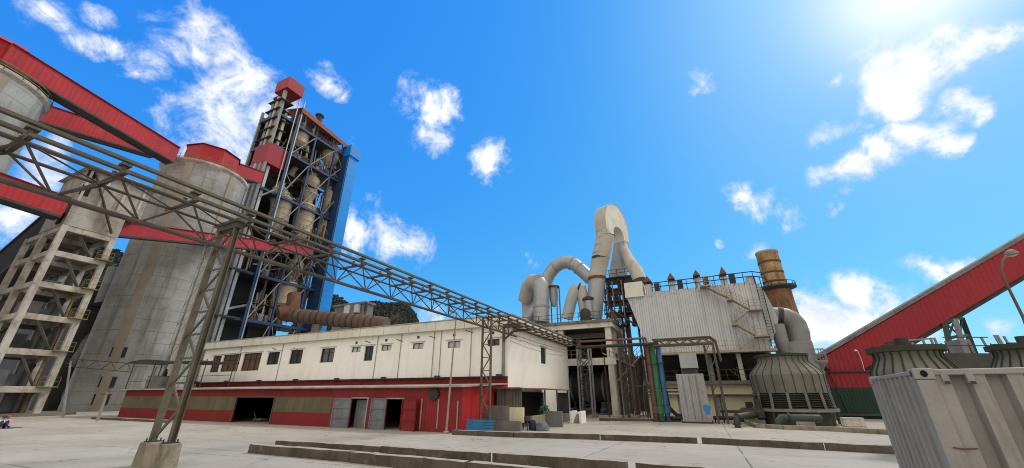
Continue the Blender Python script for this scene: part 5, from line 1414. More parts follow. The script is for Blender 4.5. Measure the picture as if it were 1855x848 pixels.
# ================================================================== open concrete process building
K = Frame(gp(1121, 753.5))
kb = thing('process_building', K.o, 'open concrete frame building carrying the silver ducts behind the white building', 'building', ang=GR)
zp = K.hit(1107, 578).z; zpb = K.hit(1107, 588).z
zmid = K.hit(1095, 648).z; zmidb = K.hit(1095, 658).z
KW = 14.0; KD = 9.5
cwk = .75
print('K', K.o, zp, zmid)
for x, y in ((-cwk / 2, cwk / 2), (-KW * .5, cwk / 2), (-KW, cwk / 2), (-cwk / 2, KD * .42), (-cwk / 2, KD), (-KW * .5, KD), (-KW, KD)):
    MB().box(x - cwk / 2, x + cwk / 2, y - cwk / 2, y + cwk / 2, -.2, zpb).build('column', M['paleframe'], kb, bevel=.02)
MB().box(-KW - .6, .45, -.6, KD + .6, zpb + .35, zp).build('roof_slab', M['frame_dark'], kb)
for a in ((-KW - .5, .35, -.35, .2), (-KW - .5, .35, KD - .3, KD + .3)):
    MB().box(a[0], a[1], a[2], a[3], zpb - .3, zpb + .345).build('roof_beam', M['paleframe'], kb)
MB().box(-.2, .35, .205, KD - .31, zpb - .3, zpb + .345).build('roof_beam', M['paleframe'], kb)
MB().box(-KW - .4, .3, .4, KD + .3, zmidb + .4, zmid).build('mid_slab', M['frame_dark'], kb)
MB().box(-KW - .4, .3, -.1, .395, zmidb - .2, zmid + .002).build('mid_beam', M['paleframe'], kb)
MB().box(-KW, -.4, KD - .2, KD - .1, -.1, zpb - .35).build('dark_back_wall', M['black'], kb)
MB().box(-KW, -KW + .1, .8, KD - .25, -.1, zpb - .35).build('end_wall', M['frame_dark'], kb)
r_ = MB(); railing(r_, [(-KW - .5, -.5, zp), (.4, -.5, zp)], step=1.4, t=.05); r_.build('railing', M['darksteel'], kb)
r_ = MB(); railing(r_, [(.42, -.45, zp), (.42, KD, zp)], step=.8, t=.06, rails=(.3, .6, .9, 1.1)); r_.build('railing', M['yellowrail'], kb)
r_ = MB(); railing(r_, [(-KW * .8, .1, zmid), (-KW * .3, .1, zmid)], step=1.2, t=.06); r_.build('railing', M['yellowrail'], kb)
ml = thing('grinding_mill', K.wld((-6.5, 4.6, 0)), 'big dark steel drum mill lying inside the open concrete building', 'mill', ang=GR)
MB().tube([(-5, 0, 3.4), (5.4, 0, 3.4)], 2.0, 28).build('drum', M['darksteel'], ml, smooth=40)
for x in (-4.6, -2.4, -.2, 2.0, 4.2): MB().tube([(x - .12, 0, 3.4), (x + .12, 0, 3.4)], 2.1, 28).build('band', M['greysteel'], ml, smooth=40)
for x in (-4, 4.4): MB().box(x - .7, x + .7, -1.3, 1.3, -.1, 1.5).build('saddle', M['frame_dark'], ml)
ps = MB()
rg = random.Random(12)
# pumps and small plant at ground level in the bay
for k in range(5):
    q = K.wld((-10.5 + k * 2.1, 1.6 + (k % 2) * .6, 0)); pu = thing('pump_set', q, ('squat grey pump set in the open concrete building, %s' % ('nearest the lattice pipe tower', 'second from the corner column', 'half hidden by the white building', 'beside the white bin', 'closest to the corner column')[(2, 3, 0, 1, 4)[k]]), 'pump', 'pump sets in the mill bay', ang=GR + k * .3)
    MB().box(-.6, .6, -.3, .3, -.05, .25).build('base', M['frame_dark'], pu)
    MB().tube([(-.5, 0, .55), (.1, 0, .55)], .26, 14).build('motor', M['greysteel' if k % 2 else 'bluepipe'], pu, smooth=40)
    MB().lathe([(.1, -.3), (.3, -.25), (.3, .2), (.15, .3), (.15, .9)], c=(.4, 0, .55), n=14).build('casing', M['darksteel'], pu, smooth=40)

# ---- silver ducts on its roof
def duct(name, pts, r, label, m='galv', n=22, bands=(), bm='darksteel', base=None, group='silver ducts over the mill building', legs=None):
    pts = [Vector(p) for p in pts]
    o = Vector(base if base is not None else pts[0])
    t = thing(name, o, label, 'duct', group)
    if not isinstance(m, (list, tuple)): m = [m]
    k = len(m); cuts = [0] + [int(round((len(pts) - 1) * (i + 1) / k)) for i in range(k)]
    for i in range(k):
        a, b = cuts[i], cuts[i + 1]
        MB().tube([p - o for p in pts[a:b + 1]], (r[a:b + 1] if isinstance(r, list) else r), n).build('duct_shell', M[m[i]], t, smooth=35)
    for f in bands:
        i = min(int(f), len(pts) - 2); p = pts[i].lerp(pts[i + 1], f - i); d = (pts[i + 1] - pts[i]).normalized() * .14
        rr_ = (r[i] + (r[i + 1] - r[i]) * (f - i)) if isinstance(r, list) else r
        MB().tube([p - o - d, p - o + d], rr_ * 1.06, n).build('band', M[bm], t, smooth=35)
    return t
def kp(u, v, y): return K.wld(K.hit(u, v, 'y', y))
y_g = 3.0
gb0 = K.hit(1075, 577, 'y', y_g); gb1 = K.hit(1092, 430, 'y', y_g)
rg_ = rpx(K.wld(gb0), 14.5); rgt = rpx(K.wld(gb1), 15.5)
# gooseneck: leaning round leg up to a broad flat sided bend
gn = thing('gooseneck_duct', K.wld((gb0.x, y_g, zp)), 'tall pale gooseneck duct with a broad flat sided bend at its top', 'duct', 'silver ducts over the mill building', ang=R(-46))
GO = Frame(K.wld((gb0.x, y_g, zp)), R(-46))
def gq(u, v, y=0.0): return GO.hit(u, v, 'y', y)
legp = [gq(1076, 577), gq(1078.5, 540), gq(1081.5, 505), gq(1085.5, 478), gq(1093, 445), gq(1097, 425)]
MB().tube(legp[:3], [rg_, rg_ * 1.0, rg_ * 1.05], 26).build('lower_leg', M['galv'], gn, smooth=35)
MB().tube(legp[2:], [rg_ * 1.05, rg_ * 1.1, rgt, rgt], 26).build('upper_leg', M['duct'], gn, smooth=35)
for p, rr_, m_ in ((legp[2], rg_ * 1.15, 'rust'), (legp[3].lerp(legp[4], .3), rg_ * 1.14, 'darksteel')):
    MB().tube([p - Vector((0, 0, .2)), p + Vector((0, 0, .2))], rr_, 26).build('flange', M[m_], gn, smooth=35)
for k in range(1, 4):
    p = legp[3].lerp(legp[5], k / 4 + .1); MB().tube([p - Vector((0, 0, .05)), p + Vector((0, 0, .05))], rgt * 1.02, 26).build('seam', M['roofgrey'], gn, smooth=35)
# bend: a flat sided box bend, its two sides planes of constant x, profile in (y, z)
p5 = legp[-1]
xr = p5.x + rgt * .72; xl_ = p5.x - rgt * .72
def by(u, v): p = GO.hit(u, v, 'x', xr); return (p.y, p.z)
yf_ = -rgt * .92; yb_ = by(1136.5, 412)[0]; ztp_ = by(1114, 371.5)[1]; zlo_ = p5.z + .5; zbk = by(1134, 437)[1]
ry = (yb_ - yf_) / 2; yc_ = (yb_ + yf_) / 2; rz_ = min(ry * 1.15, (ztp_ - zlo_) * .75); zc_ = ztp_ - rz_
yi0 = rgt * .55; yi1 = max(yb_ - 1.5, yi0 + .5); zi = by(1119, 411)[1]
print('bend', xr, xl_, yf_, yb_, ztp_, zlo_, zbk, zc_, yi0, yi1, zi)
prof = [(yf_, zlo_)] + [(yc_ - ry * math.cos(math.pi * k / 22), zc_ + rz_ * math.sin(math.pi * k / 22)) for k in range(23)] + [(yb_ - .1, zbk), (yi1, zbk)]
ri = (yi1 - yi0) / 2
prof += [((yi1 + yi0) / 2 + ri * math.cos(math.pi * k / 8), zi - ri + ri * math.sin(math.pi * k / 8)) for k in range(9)] + [(yi0, zlo_)]
MB().prism(prof, 'x', xl_, xr).build('flat_bend', M['fascia'], gn, smooth=30)
MB().prism([(yf_ - .03, zlo_)] + [(yc_ - (ry + .03) * math.cos(math.pi * k / 22), zc_ + (rz_ + .03) * math.sin(math.pi * k / 22)) for k in range(23)] + [(yc_ - ry * math.cos(math.pi * k / 22) * .995, zc_ + rz_ * math.sin(math.pi * k / 22) * .995) for k in range(22, -1, -1)] + [(yf_ + .01, zlo_)], 'x', xl_ - .05, xr + .05).build('outer_skin', M['duct'], gn, smooth=30)
n_ = 32
ring = [(p5.x + rgt * math.cos(2 * math.pi * j / n_), p5.y + rgt * math.sin(2 * math.pi * j / n_), p5.z - .35) for j in range(n_)]
def sq(j):
    c, s_ = math.cos(2 * math.pi * j / n_), math.sin(2 * math.pi * j / n_); m_ = max(abs(c), abs(s_))
    return ((xl_ + xr) / 2 + (xr - xl_) / 2 * c / m_ * .99, (yf_ + yi0) / 2 + (yi0 - yf_) / 2 * s_ / m_, zlo_ + .02)
sqs = [sq(j) for j in range(n_)]
tr_ = MB(); tr_.add(ring + sqs, [[j, (j + 1) % n_, n_ + (j + 1) % n_, n_ + j] for j in range(n_)])
tr_.build('transition', M['duct'], gn, smooth=30)
# down leg behind and the dog-leg to the filter house
ymid = (yi1 + yb_) / 2
hz1 = GO.hit(1121, 504, 'y', ymid).z; hw_ = (xr - xl_) / 2; hx_ = (xl_ + xr) / 2; hx2 = GO.hit(1120, 504, 'y', ymid).x
MB().hexa([(hx2 - hw_ * 1.15, yi1 - .3, hz1), (hx2 + hw_ * 1.15, yi1 - .3, hz1), (hx2 + hw_ * 1.15, yb_ + .1, hz1), (hx2 - hw_ * 1.15, yb_ + .1, hz1)],
          [(xl_ + .02, yi1 + .005, zbk - .003), (xr - .02, yi1 + .005, zbk - .003), (xr - .02, yb_ - .12, zbk - .003), (xl_ + .02, yb_ - .12, zbk - .003)]).build('hopper_leg', M['cladplain'], gn)
dg = [GO.hit(1128, 440, 'y', ymid), GO.hit(1129, 452, 'y', ymid - .3), GO.hit(1140, 474, 'y', ymid - 1.2), GO.hit(1153, 492, 'y', ymid - 2), GO.hit(1159, 508, 'y', ymid - 2.2)]
MB().tube(dg, [rpx(GO.wld(p), q) for p, q in zip(dg, (8, 9, 11, 12, 12))], 20).build('dog_leg', M['duct'], gn, smooth=35)
MB().tube([dg[4], dg[4] - Vector((0, 0, .6))], rpx(GO.wld(dg[4]), 14), 20).build('flange', M['darksteel'], gn, smooth=35)
MB().lathe([(rg_ * 1.35, 0), (rg_ * 1.35, .12), (rg_ * 1.02, .3)], c=(legp[0].x, 0, 0), n=26).build('base_flange', M['rust'], gn, smooth=40)
vd = MB().lathe([(rpx(K.wld(gb0), 11), 0), (rpx(K.wld(gb0), 11), .25), (.5, .5)], n=18); v0_ = gq(1066, 544, -1.2)
vd.v = [v + v0_ for v in vd.v]; vd.build('relief_cap', M['darksteel'], gn, smooth=40)
MB().tube([v0_ - Vector((0, 0, .05)), gq(1069, 577, -1.2)], rpx(K.wld(gb0), 7.5), 16).build('relief_pipe', M['galv'], gn, smooth=40)
# arched duct from the left to behind the gooseneck
ya = 5.5
pts = [kp(u, v, ya) for u, v in ((988, 528), (989, 512), (995, 497), (1005, 484), (1018, 476), (1030, 475), (1042, 480), (1056, 492), (1070, 505))]
duct('arched_duct', pts, rpx(pts[3], 11.5), 'grey arched duct bowing from the left elbow duct to the gooseneck', ['galv'], bands=(3, 5.5, 6.5), bm='roofgrey')
# elbow duct on the left edge of the roof
pts = [kp(u, v, 1.0) for u, v in ((981, 584), (981, 556), (981, 531), (979.5, 518), (975, 511)) ] + [kp(966, 510, 2.5), kp(957, 520, 4), kp(951, 545, 5)]
duct('elbow_duct', pts, rpx(pts[0], 14.5), 'silver upright elbow duct at the edge of the concrete roof next to the white building', ['galv', 'duct'], bands=(1.0,), bm='roofgrey')
pts = [kp(982, 545, 3.5), kp(968, 563, 3.5), kp(952, 585, 3.5), kp(945, 600, 3.5)]
duct('slanting_duct', pts, rpx(pts[0], 10.5), 'silver duct slanting down beside the silver elbow duct', 'galv')
hpb = K.hit(952, 590, 'y', 5.0)
hb = thing('hopper_box', K.wld((hpb.x, 5.0, 0)), 'grey plate hopper with a sloping top behind the silver elbow duct', 'hopper', ang=GR)
q0 = K.hit(945, 545, 'y', 5.0); q1 = K.hit(962, 526, 'y', 5.0)
wq_ = (q1.x - hpb.x) + 1.2
MB().prism([(q0.x - hpb.x, 0), (wq_, 0), (wq_, q1.z), (q1.x - hpb.x, q1.z), (q0.x - hpb.x, q0.z)], 'y', 0, 4).build('casing', M['cladplain'], hb)
# bent grey duct in the middle
pts = [kp(1027, 578, 2.0), kp(1034, 548, 2.0), kp(1039, 530, 2.0), kp(1045, 521, 2.2), kp(1052, 524, 2.4), kp(1057, 545, 2.6), kp(1062, 576, 2.6)]
duct('siphon_duct', pts, rpx(pts[0], 10.5), 'stubby grey siphon duct bent like a hairpin between elbow duct and gooseneck', ['cladplain', 'duct'], bands=(3.4,))
# cyclone-like pot with a cap between them
cpot = K.hit(1004, 560, 'y', 2.5)
pot = thing('cyclone_pot', K.wld((cpot.x, 2.5, zp)), 'small dusty cyclone pot with a flat dark cap on pipe legs beside the arched duct', 'cyclone', ang=GR)
zt_ = K.hit(1004, 521, 'y', 2.5).z - zp; zb_ = K.hit(1001, 556, 'y', 2.5).z - zp; rr_ = rpx(K.wld((cpot.x, 2.5, 8)), 8)
MB().lathe([(rr_ * .4, zb_), (rr_, zb_ + 1.0), (rr_, zt_)], n=18).build('pot', M['cladplain'], pot, smooth=40)
MB().lathe([(rr_ * 1.5, zt_ + .003), (rr_ * 1.5, zt_ + .18), (.3, zt_ + .4)], n=18).build('cap', M['rust'], pot, smooth=40)
for sx_ in (-1, 1):
    for sy_ in (-1, 1): MB().beam((sx_ * rr_ * 1.1, sy_ * rr_ * 1.1, 0), (sx_ * rr_ * 1.1, sy_ * rr_ * 1.1, zt_), .14).build('leg', M['greysteel'], pot)
# little fan wheel
fw = K.hit(1061, 571, 'y', .5)
fn_ = thing('fan_casing', K.wld((fw.x, .5, zp)), 'round dark fan casing standing on the concrete roof before the siphon duct', 'fan', ang=GR)
rz_ = max(.8, fw.z - zp)
fc = MB().lathe([(.7, -.3), (.78, -.26), (.78, .26), (.7, .3)], n=24); fc.v = [Vector((v.x, v.z, v.y + 1.0)) for v in fc.v]; fc.build('casing', M['darksteel'], fn_, smooth=40)
fc = MB().lathe([(.82, -.06), (.9, -.06), (.9, .06), (.82, .06), (.82, -.06)], n=24, caps=(False, False)); fc.v = [Vector((v.x, v.z - .33, v.y + 1.0)) for v in fc.v]; fc.build('rim', M['greysteel'], fn_, smooth=40)
MB().box(-.7, .7, -.5, .5, 0, .4).build('base', M['darksteel'], fn_)
# scaffold of steel and ladders between gooseneck and filter house
sx0 = K.hit(1100, 575, 'y', 5.0)
sc = thing('steel_scaffold', K.wld((sx0.x, 5.0, zp)), 'dark rusty steel platform tower packed with pipes between gooseneck and filter house', 'platform', ang=GR)
SCF = Frame(K.wld((sx0.x, 5.0, zp))); ztp = SCF.hit(1130, 500).z; wS = SCF.hit(1150, 540).x
for x in (0, wS * .5, wS):
    for y in (0, 3.5): MB().beam((x, y, -zp if x > 1.6 else 0), (x, y, ztp), .22).build('post', M['rust' if x else 'greysteel'], sc)
for k in range(4):
    z = ztp * (k + 1) / 4.02
    MB().box(-.3, wS + .3, -.3, 3.8, z - .15, z).build('platform', M['darksteel'], sc)
    r_ = MB(); railing(r_, [(-.25, -.25, z), (wS + .25, -.25, z)], step=1.0, t=.06); r_.build('railing', M['rust' if k % 2 else 'darksteel'], sc)
    e_ = MB(); rg = random.Random(k + 40)
    for j in range(7):
        x = rg.uniform(.2, wS - .4); e_.box(x, x + rg.uniform(.3, .9), .5, 1.5, z - 2.0, z - 2.0 + rg.uniform(.4, 1.5)); e_.tube([(x, .2, z - 2), (x + .3, .3, z - 1), (x + rg.uniform(-.8, .8), .3, z)], .09, 6)
    e_.build('pipework', M['darksteel' if k % 2 else 'rust'], sc)
for x in (.4, wS * .3, wS * .62): MB().beam((x, -.4, -.2), (x, -.4, ztp * .9), .13).build('riser_pipe', M['greysteel'], sc)
MB().beam((wS * .1, -.6, ztp * .35), (wS * 1.3, -.6, -1.5), .9, .2).build('stair_flight', M['rust'], sc)

# ================================================================== filter house (bag house)
pB = gp(1398, 760)
dB = ray(1398, 632); 
B0 = at(1398, 632, 43.0)
B = Frame(Vector((B0.x, B0.y, GZ)))
bh = thing('filter_house', B.o, 'big grey corrugated filter house with small red hoods along its top and a zigzag stair', 'filter house', ang=GR)
def bx(u, v): p = B.hit(u, v); return (p.x, p.z)
HD = 8.0
outl = [bx(1136, 540), bx(1167, 534), bx(1179.7, 528.6), bx(1209.5, 526), bx(1256, 521), bx(1305, 516), bx(1353, 511), bx(1375.5, 514.5), bx(1397.5, 635), bx(1181, 641), bx(1164, 609)]
MB().prism(outl, 'y', 0, HD).build('cladding', M['clad'], bh)
hoods = []
for (u0, u1, vt, va, vb) in ((1168, 1180, 516, 505, 534), (1211, 1222, 511, 499, 528), (1257, 1268, 505, 494, 523), (1305, 1316, 502, 488, 518)):
    a, b = bx(u0, vt), bx(u1, vt); zb_ = bx((u0 + u1) / 2, vb + 4)[1]
    pd = MB().box(a[0], b[0], -.06, 1.6, zb_, a[1]).build('duct_stub', M['clad'], bh)
    zz = bx((u0 + u1) / 2, va)[1]; c_ = (a[0] + b[0]) / 2; w_ = (b[0] - a[0]) * .62
    MB().add([(c_ - w_, -.4, a[1] + .3), (c_ + w_, -.4, a[1] + .3), (c_ + w_, 2.0, a[1] + .3), (c_ - w_, 2.0, a[1] + .3), (c_, -.2, zz + .35), (c_, 1.8, zz + .35)],
             [[0, 1, 4], [1, 2, 5, 4], [2, 3, 5], [3, 0, 4, 5], [3, 2, 1, 0]]).build('hood', M['redpipe'], bh)
    MB().box(c_ - .25, c_ + .25, .2, 1.4, a[1] + .002, a[1] + .29).build('hood_neck', M['darksteel'], bh)
    MB().box(b[0] + .3, b[0] + .9, .1, 1.0, zb_ + .4, zb_ + 1.7).build('valve', M['darksteel'], bh)
a, b = bx(1352, 501), bx(1365, 500); MB().box(a[0], b[0], -.05, 2.0, bx(1358, 514)[1], a[1]).build('duct_stub', M['clad'], bh)
rt = MB()
p0_ = B.hit(1180, 513, 'y', -.3); p1_ = B.hit(1362, 492, 'y', -.3)
for z in (0, -.55): rt.tube([(p0_.x, -.3, p0_.z + z), (p1_.x, -.3, p1_.z + z), (p1_.x + 1.0, -.3, p1_.z + z - .3), (p1_.x + 1.35, -.3, p1_.z - 1.6)], .06, 6)
for k in range(12):
    f = k / 11; x = p0_.x + (p1_.x - p0_.x) * f; z = p0_.z + (p1_.z - p0_.z) * f; zt_ = bx(1180 + 182 * f, 529 - 15 * f)[1]; rt.beam((x, -.28, zt_ - .1), (x, -.28, z), .06)
rt.build('railing', M['darksteel'], bh)
# zigzag stair
def bq(u, v, y=-.9): return B.hit(u, v, 'y', y)
st = [((1277, 519), (1325, 543)), ((1325, 543), (1358, 561)), ((1358, 561), (1327, 587)), ((1333, 588), (1370, 609)), ((1368, 609), (1342, 632))]
for (a, b) in st:
    p, q = bq(*a), bq(*b)
    f_ = MB(); f_.beam(p, q, .9, .12, up=UP); f_.build('stair_flight', M['stair'], bh)
    r_ = MB(); railing(r_, [p + Vector((0, -.45, 0)), q + Vector((0, -.45, 0))], h=1.0, step=.9, t=.045, rails=(.35, .7, 1.0)); r_.build('railing', M['stair'], bh)
for u0, u1, v in ((1268, 1287, 519), (1317, 1327, 543), (1357, 1380, 561.5), (1326, 1337, 587.5), (1367, 1392, 609)):
    p, q = bq(u0, v), bq(u1, v)
    MB().box(p.x, q.x, -1.5, -.05, p.z - .15, p.z).build('landing', M['stair'], bh)
    r_ = MB(); railing(r_, [(p.x, -1.45, p.z), (q.x, -1.45, p.z)], h=1.0, step=.8, t=.05, rails=(.35, .7, 1.0)); r_.build('railing', M['stair'], bh)
p, q = bx(1180, 640), bx(1398, 634)
zw = (p[1] + q[1]) / 2 - .05
MB().box(p[0] - .3, q[0] + .3, -1.6, -.02, zw - .25, zw).build('walkway', M['stair'], bh)
r_ = MB(); railing(r_, [(p[0], -1.55, zw), (q[0] + .2, -1.55, zw)], h=1.0, step=1.1, t=.045, rails=(.5, 1.0)); r_.build('railing', M['stair'], bh)
ld = MB()
c0, c1 = bq(1373, 515, -.25), bq(1393, 633, -.25)
ld.beam((c0.x - .2, -.25, c0.z + 1), (c0.x - .2, -.25, c1.z), .07); ld.beam((c0.x + .3, -.25, c0.z + 1), (c0.x + .3, -.25, c1.z), .07)
for k in range(22): z = c1.z + (c0.z - c1.z) * k / 21; ld.beam((c0.x - .2, -.25, z), (c0.x + .3, -.25, z), .04)
ld.build('ladder', M['darksteel'], bh)
# hoppers, legs and slab under it
zs_ = bx(1330, 690)[1]
hx0, hx1 = p[0] + .3, q[0] - .3
for k in range(4):
    x0 = hx0 + (hx1 - hx0) * k / 4; x1 = hx0 + (hx1 - hx0) * (k + 1) / 4; m_ = (x0 + x1) / 2
    MB().hexa([(m_ - .6, HD * .5 - .6, zs_ + .8), (m_ + .6, HD * .5 - .6, zs_ + .8), (m_ + .6, HD * .5 + .6, zs_ + .8), (m_ - .6, HD * .5 + .6, zs_ + .8)],
              [(x0 + .05, .6, zw - .3), (x1 - .05, .6, zw - .3), (x1 - .05, HD - .3, zw - .3), (x0 + .05, HD - .3, zw - .3)]).build('hopper', M['darksteel'], bh)
for k in range(5):
    x = hx0 + (hx1 - hx0) * k / 4
    for y in (.3, HD - .3):
        MB().beam((x, y, zs_), (x, y, zw - .26), .35).build('leg', M['greysteel' if k != 3 else 'fascia'], bh)
MB().box(hx0 - 1.5, hx1 + .8, -1.4, HD, zs_ - .35, zs_).build('deck_slab', M['frame_dark'], bh)
r_ = MB(); railing(r_, [(hx0 - 1.4, -1.3, zs_), (hx1 + .7, -1.3, zs_)], h=1.1, step=1.6, t=.05); r_.build('railing', M['darksteel'], bh)
MB().box(hx0, hx1, HD - .5, HD - .4, zs_, zw - .4).build('rear_screen', M['darkframe'], bh)
# cap plates and outlet
xe = outl[7][0]; ze_t = outl[7][1]; xe2 = outl[8][0]; ze_b = outl[8][1]
cpm = MB()
o1 = [bx(1376, 517), bx(1385, 527), bx(1402, 558), bx(1410, 576), bx(1409, 592), bx(1398.5, 620), bx(1396, 632)]
cpm.prism(o1, 'y', .25, HD - .3); cpm.build('outlet_cone', M['cladplain'], bh)
MB().box(bx(1134, 540)[0], bx(1166, 530)[0], -.35, 3.2, bx(1150, 539)[1], bx(1150, 512)[1]).build('inlet_box', M['fascia'], bh)
# control building under the filter house
yb_ = thing('control_building', B.wld((hx0, -.9, 0)), 'low yellow plastered control building under the filter house deck', 'building', ang=GR)
YW = hx1 - hx0
YBF = Frame(B.wld((hx0, -.9, 0)))
dops = []
for u0, u1, v0, v1 in ((1229, 1240, 716, 752), (1297, 1311, 716, 752), (1203, 1212, 712, 750)):
    a_ = YBF.hit(u0, 735).x; b_ = YBF.hit(u1, 735).x; dops.append([a_, b_, .02, YBF.hit((u0 + u1) / 2, v0).z])
dops = [d for d in dops if d[0] > .2 and d[1] < YW - .2]
zz1 = zs_ - .36
MB().wall(-1.2, YW + .6, -.1, zz1, dops, .25, ff).build('wall', M['yellowwall'], yb_)
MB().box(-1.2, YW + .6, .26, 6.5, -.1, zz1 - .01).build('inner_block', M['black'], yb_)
for d in dops: MB().box(d[0], d[1], .15, .2, .02, d[3]).build('door', M['greycab'], yb_)
MB().box(-1.3, YW + .7, -.5, -.003, zz1 - 1.1, zz1 - 1.0).build('sunshade', M['frame_dark'], yb_)

# ---- outlet elbow and fan beside the filter house
oy = HD * .5
def bp(u, v, y=oy * .6): return B.wld(B.hit(u, v, 'y', y))
pts = [bp(1399, 574), bp(1411, 574), bp(1423, 575.5), bp(1433, 580), bp(1441, 589), bp(1446, 603), bp(1447.5, 622), bp(1448, 648)]
ro_ = rpx(pts[2], 17)
duct('outlet_duct', pts, ro_, 'large dull grey elbow duct leaving the filter house and turning down', ['ductgrey'], bands=(1.0, 1.35), bm='darksteel', group=None, n=26)
fbx = B.hit(1440, 640, 'y', 1.0)
fh_ = thing('exhaust_fan', B.wld((fbx.x, 1.0, 0)), 'tall grey exhaust fan housing under the dull grey elbow duct', 'fan', ang=GR)
FH = Frame(B.wld((fbx.x, 1.0, 0)))
x0_, x1_ = FH.hit(1418, 640).x, FH.hit(1478, 640).x; zt_ = FH.hit(1450, 618).z
MB().box(x0_, x1_, 0, 4.5, 4.2, zt_).build('housing', M['ductgrey'], fh_, bevel=.06)
for x in (x0_ + .3, x1_ - .3):
    for y in (.3, 4.2): MB().beam((x, y, -.1), (x, y, 4.2), .35).build('leg', M['darksteel'], fh_)
a_ = FH.hit(1411, 600, 'y', -.2); rr_ = rpx(FH.wld(a_), 11)
zq0, zq1 = FH.hit(1411, 640, 'y', -.2).z, FH.hit(1411, 588, 'y', -.2).z
MB().lathe([(rr_ * .55, zq0), (rr_ * .95, zq0 + (zq1 - zq0) * .3), (rr_, zq0 + (zq1 - zq0) * .45), (rr_, zq1)], c=(a_.x, -.2, 0), n=22).build('silencer', M['ductgrey'], fh_, smooth=40)
MB().box(a_.x - rr_ * .6, a_.x + rr_ * .6, -.9, .5, zq0 - 1.6, zq0 - .004).build('damper_box', M['darksteel'], fh_)
MB().beam((a_.x, -.2, 0), (a_.x, -.2, zq0 - 1.6), .4).build('support', M['darksteel'], fh_)
p_ = FH.hit(1480, 640, 'y', .5)
bal = MB(); bal.lathe([(.2, p_.z - 1.6), (.75, p_.z - .9), (.75, p_.z - .75)], c=(p_.x, .5, 0), n=12)
for k in range(8):
    an = k * math.pi / 4; bal.beam((p_.x + .72 * math.cos(an), .5 + .72 * math.sin(an), p_.z - .75), (p_.x + .72 * math.cos(an), .5 + .72 * math.sin(an), p_.z + .4), .06)
    bn = an + math.pi / 4
    for z in (-.1, .4): bal.beam((p_.x + .72 * math.cos(an), .5 + .72 * math.sin(an), p_.z + z), (p_.x + .72 * math.cos(bn), .5 + .72 * math.sin(bn), p_.z + z), .06)
bal.beam((p_.x, .5, 0), (p_.x, .5, p_.z - 1.6), .3)
bal.build('ladder_platform', M['greysteel'], fh_)

# ---- rusty chimney
cy_ = 54.0
ct = at(1388, 457, cy_); rr_ = rpx(ct, 17.0)
chm = thing('rusty_chimney', Vector((ct.x, ct.y, GZ)), 'short fat rust streaked chimney with a dark ring platform behind the filter house', 'chimney')
CH = Frame(chm.location, 0)
zt_ = ct.z - GZ; zpl = CH.hit(1407, 526, 'y', 0).z
rb_ = rr_ * 1.25
zB_ = CH.hit(1415, 566, 'y', 0).z
MB().lathe([(rb_ * 1.05, 0), (rb_ * 1.05, zB_ * .9), (rr_ * 1.14, zpl)], n=40).build('lower_shaft', M['chimneylow'], chm, smooth=40)
MB().lathe([(rr_ * 1.02, zpl + .003), (rr_, zt_)], n=40).build('upper_shaft', M['chimney'], chm, smooth=40)
for f in (.0, .27, .55, .78):
    z = zt_ - (zt_ - zpl) * f; MB().lathe([(rr_ * 1.0, z - .3), (rr_ * 1.05, z - .25), (rr_ * 1.05, z), (rr_ * .9, z + .02)], n=40).build('ring', M['rust' if f else 'roofgrey'], chm, smooth=30)
pl = MB().lathe([(rr_ * 1.1, zpl - .1), (rr_ * 1.75, zpl + .2), (rr_ * 1.75, zpl + .42), (rr_ * 1.02, zpl + .42)], n=24, caps=(False, False)); pl.build('platform', M['darksteel'], chm)
r_ = MB(); railing(r_, [(rr_ * 1.7 * math.cos(k * math.pi / 8), rr_ * 1.7 * math.sin(k * math.pi / 8), zpl + .42) for k in range(17)], h=.5, step=1.0, t=.06, rails=(.5,)); r_.build('railing', M['darksteel'], chm)
ld = MB(); xq = rr_ * 1.5
for dx in (0, .5): ld.beam((xq * .92, -dx, 0), (xq * .8, -dx, zpl), .07)
for k in range(24): z = zpl * k / 24; ld.beam((xq * (.92 - .12 * k / 24), 0, z), (xq * (.92 - .12 * k / 24), -.5, z), .05)
ld.build('ladder', M['rust'], chm)

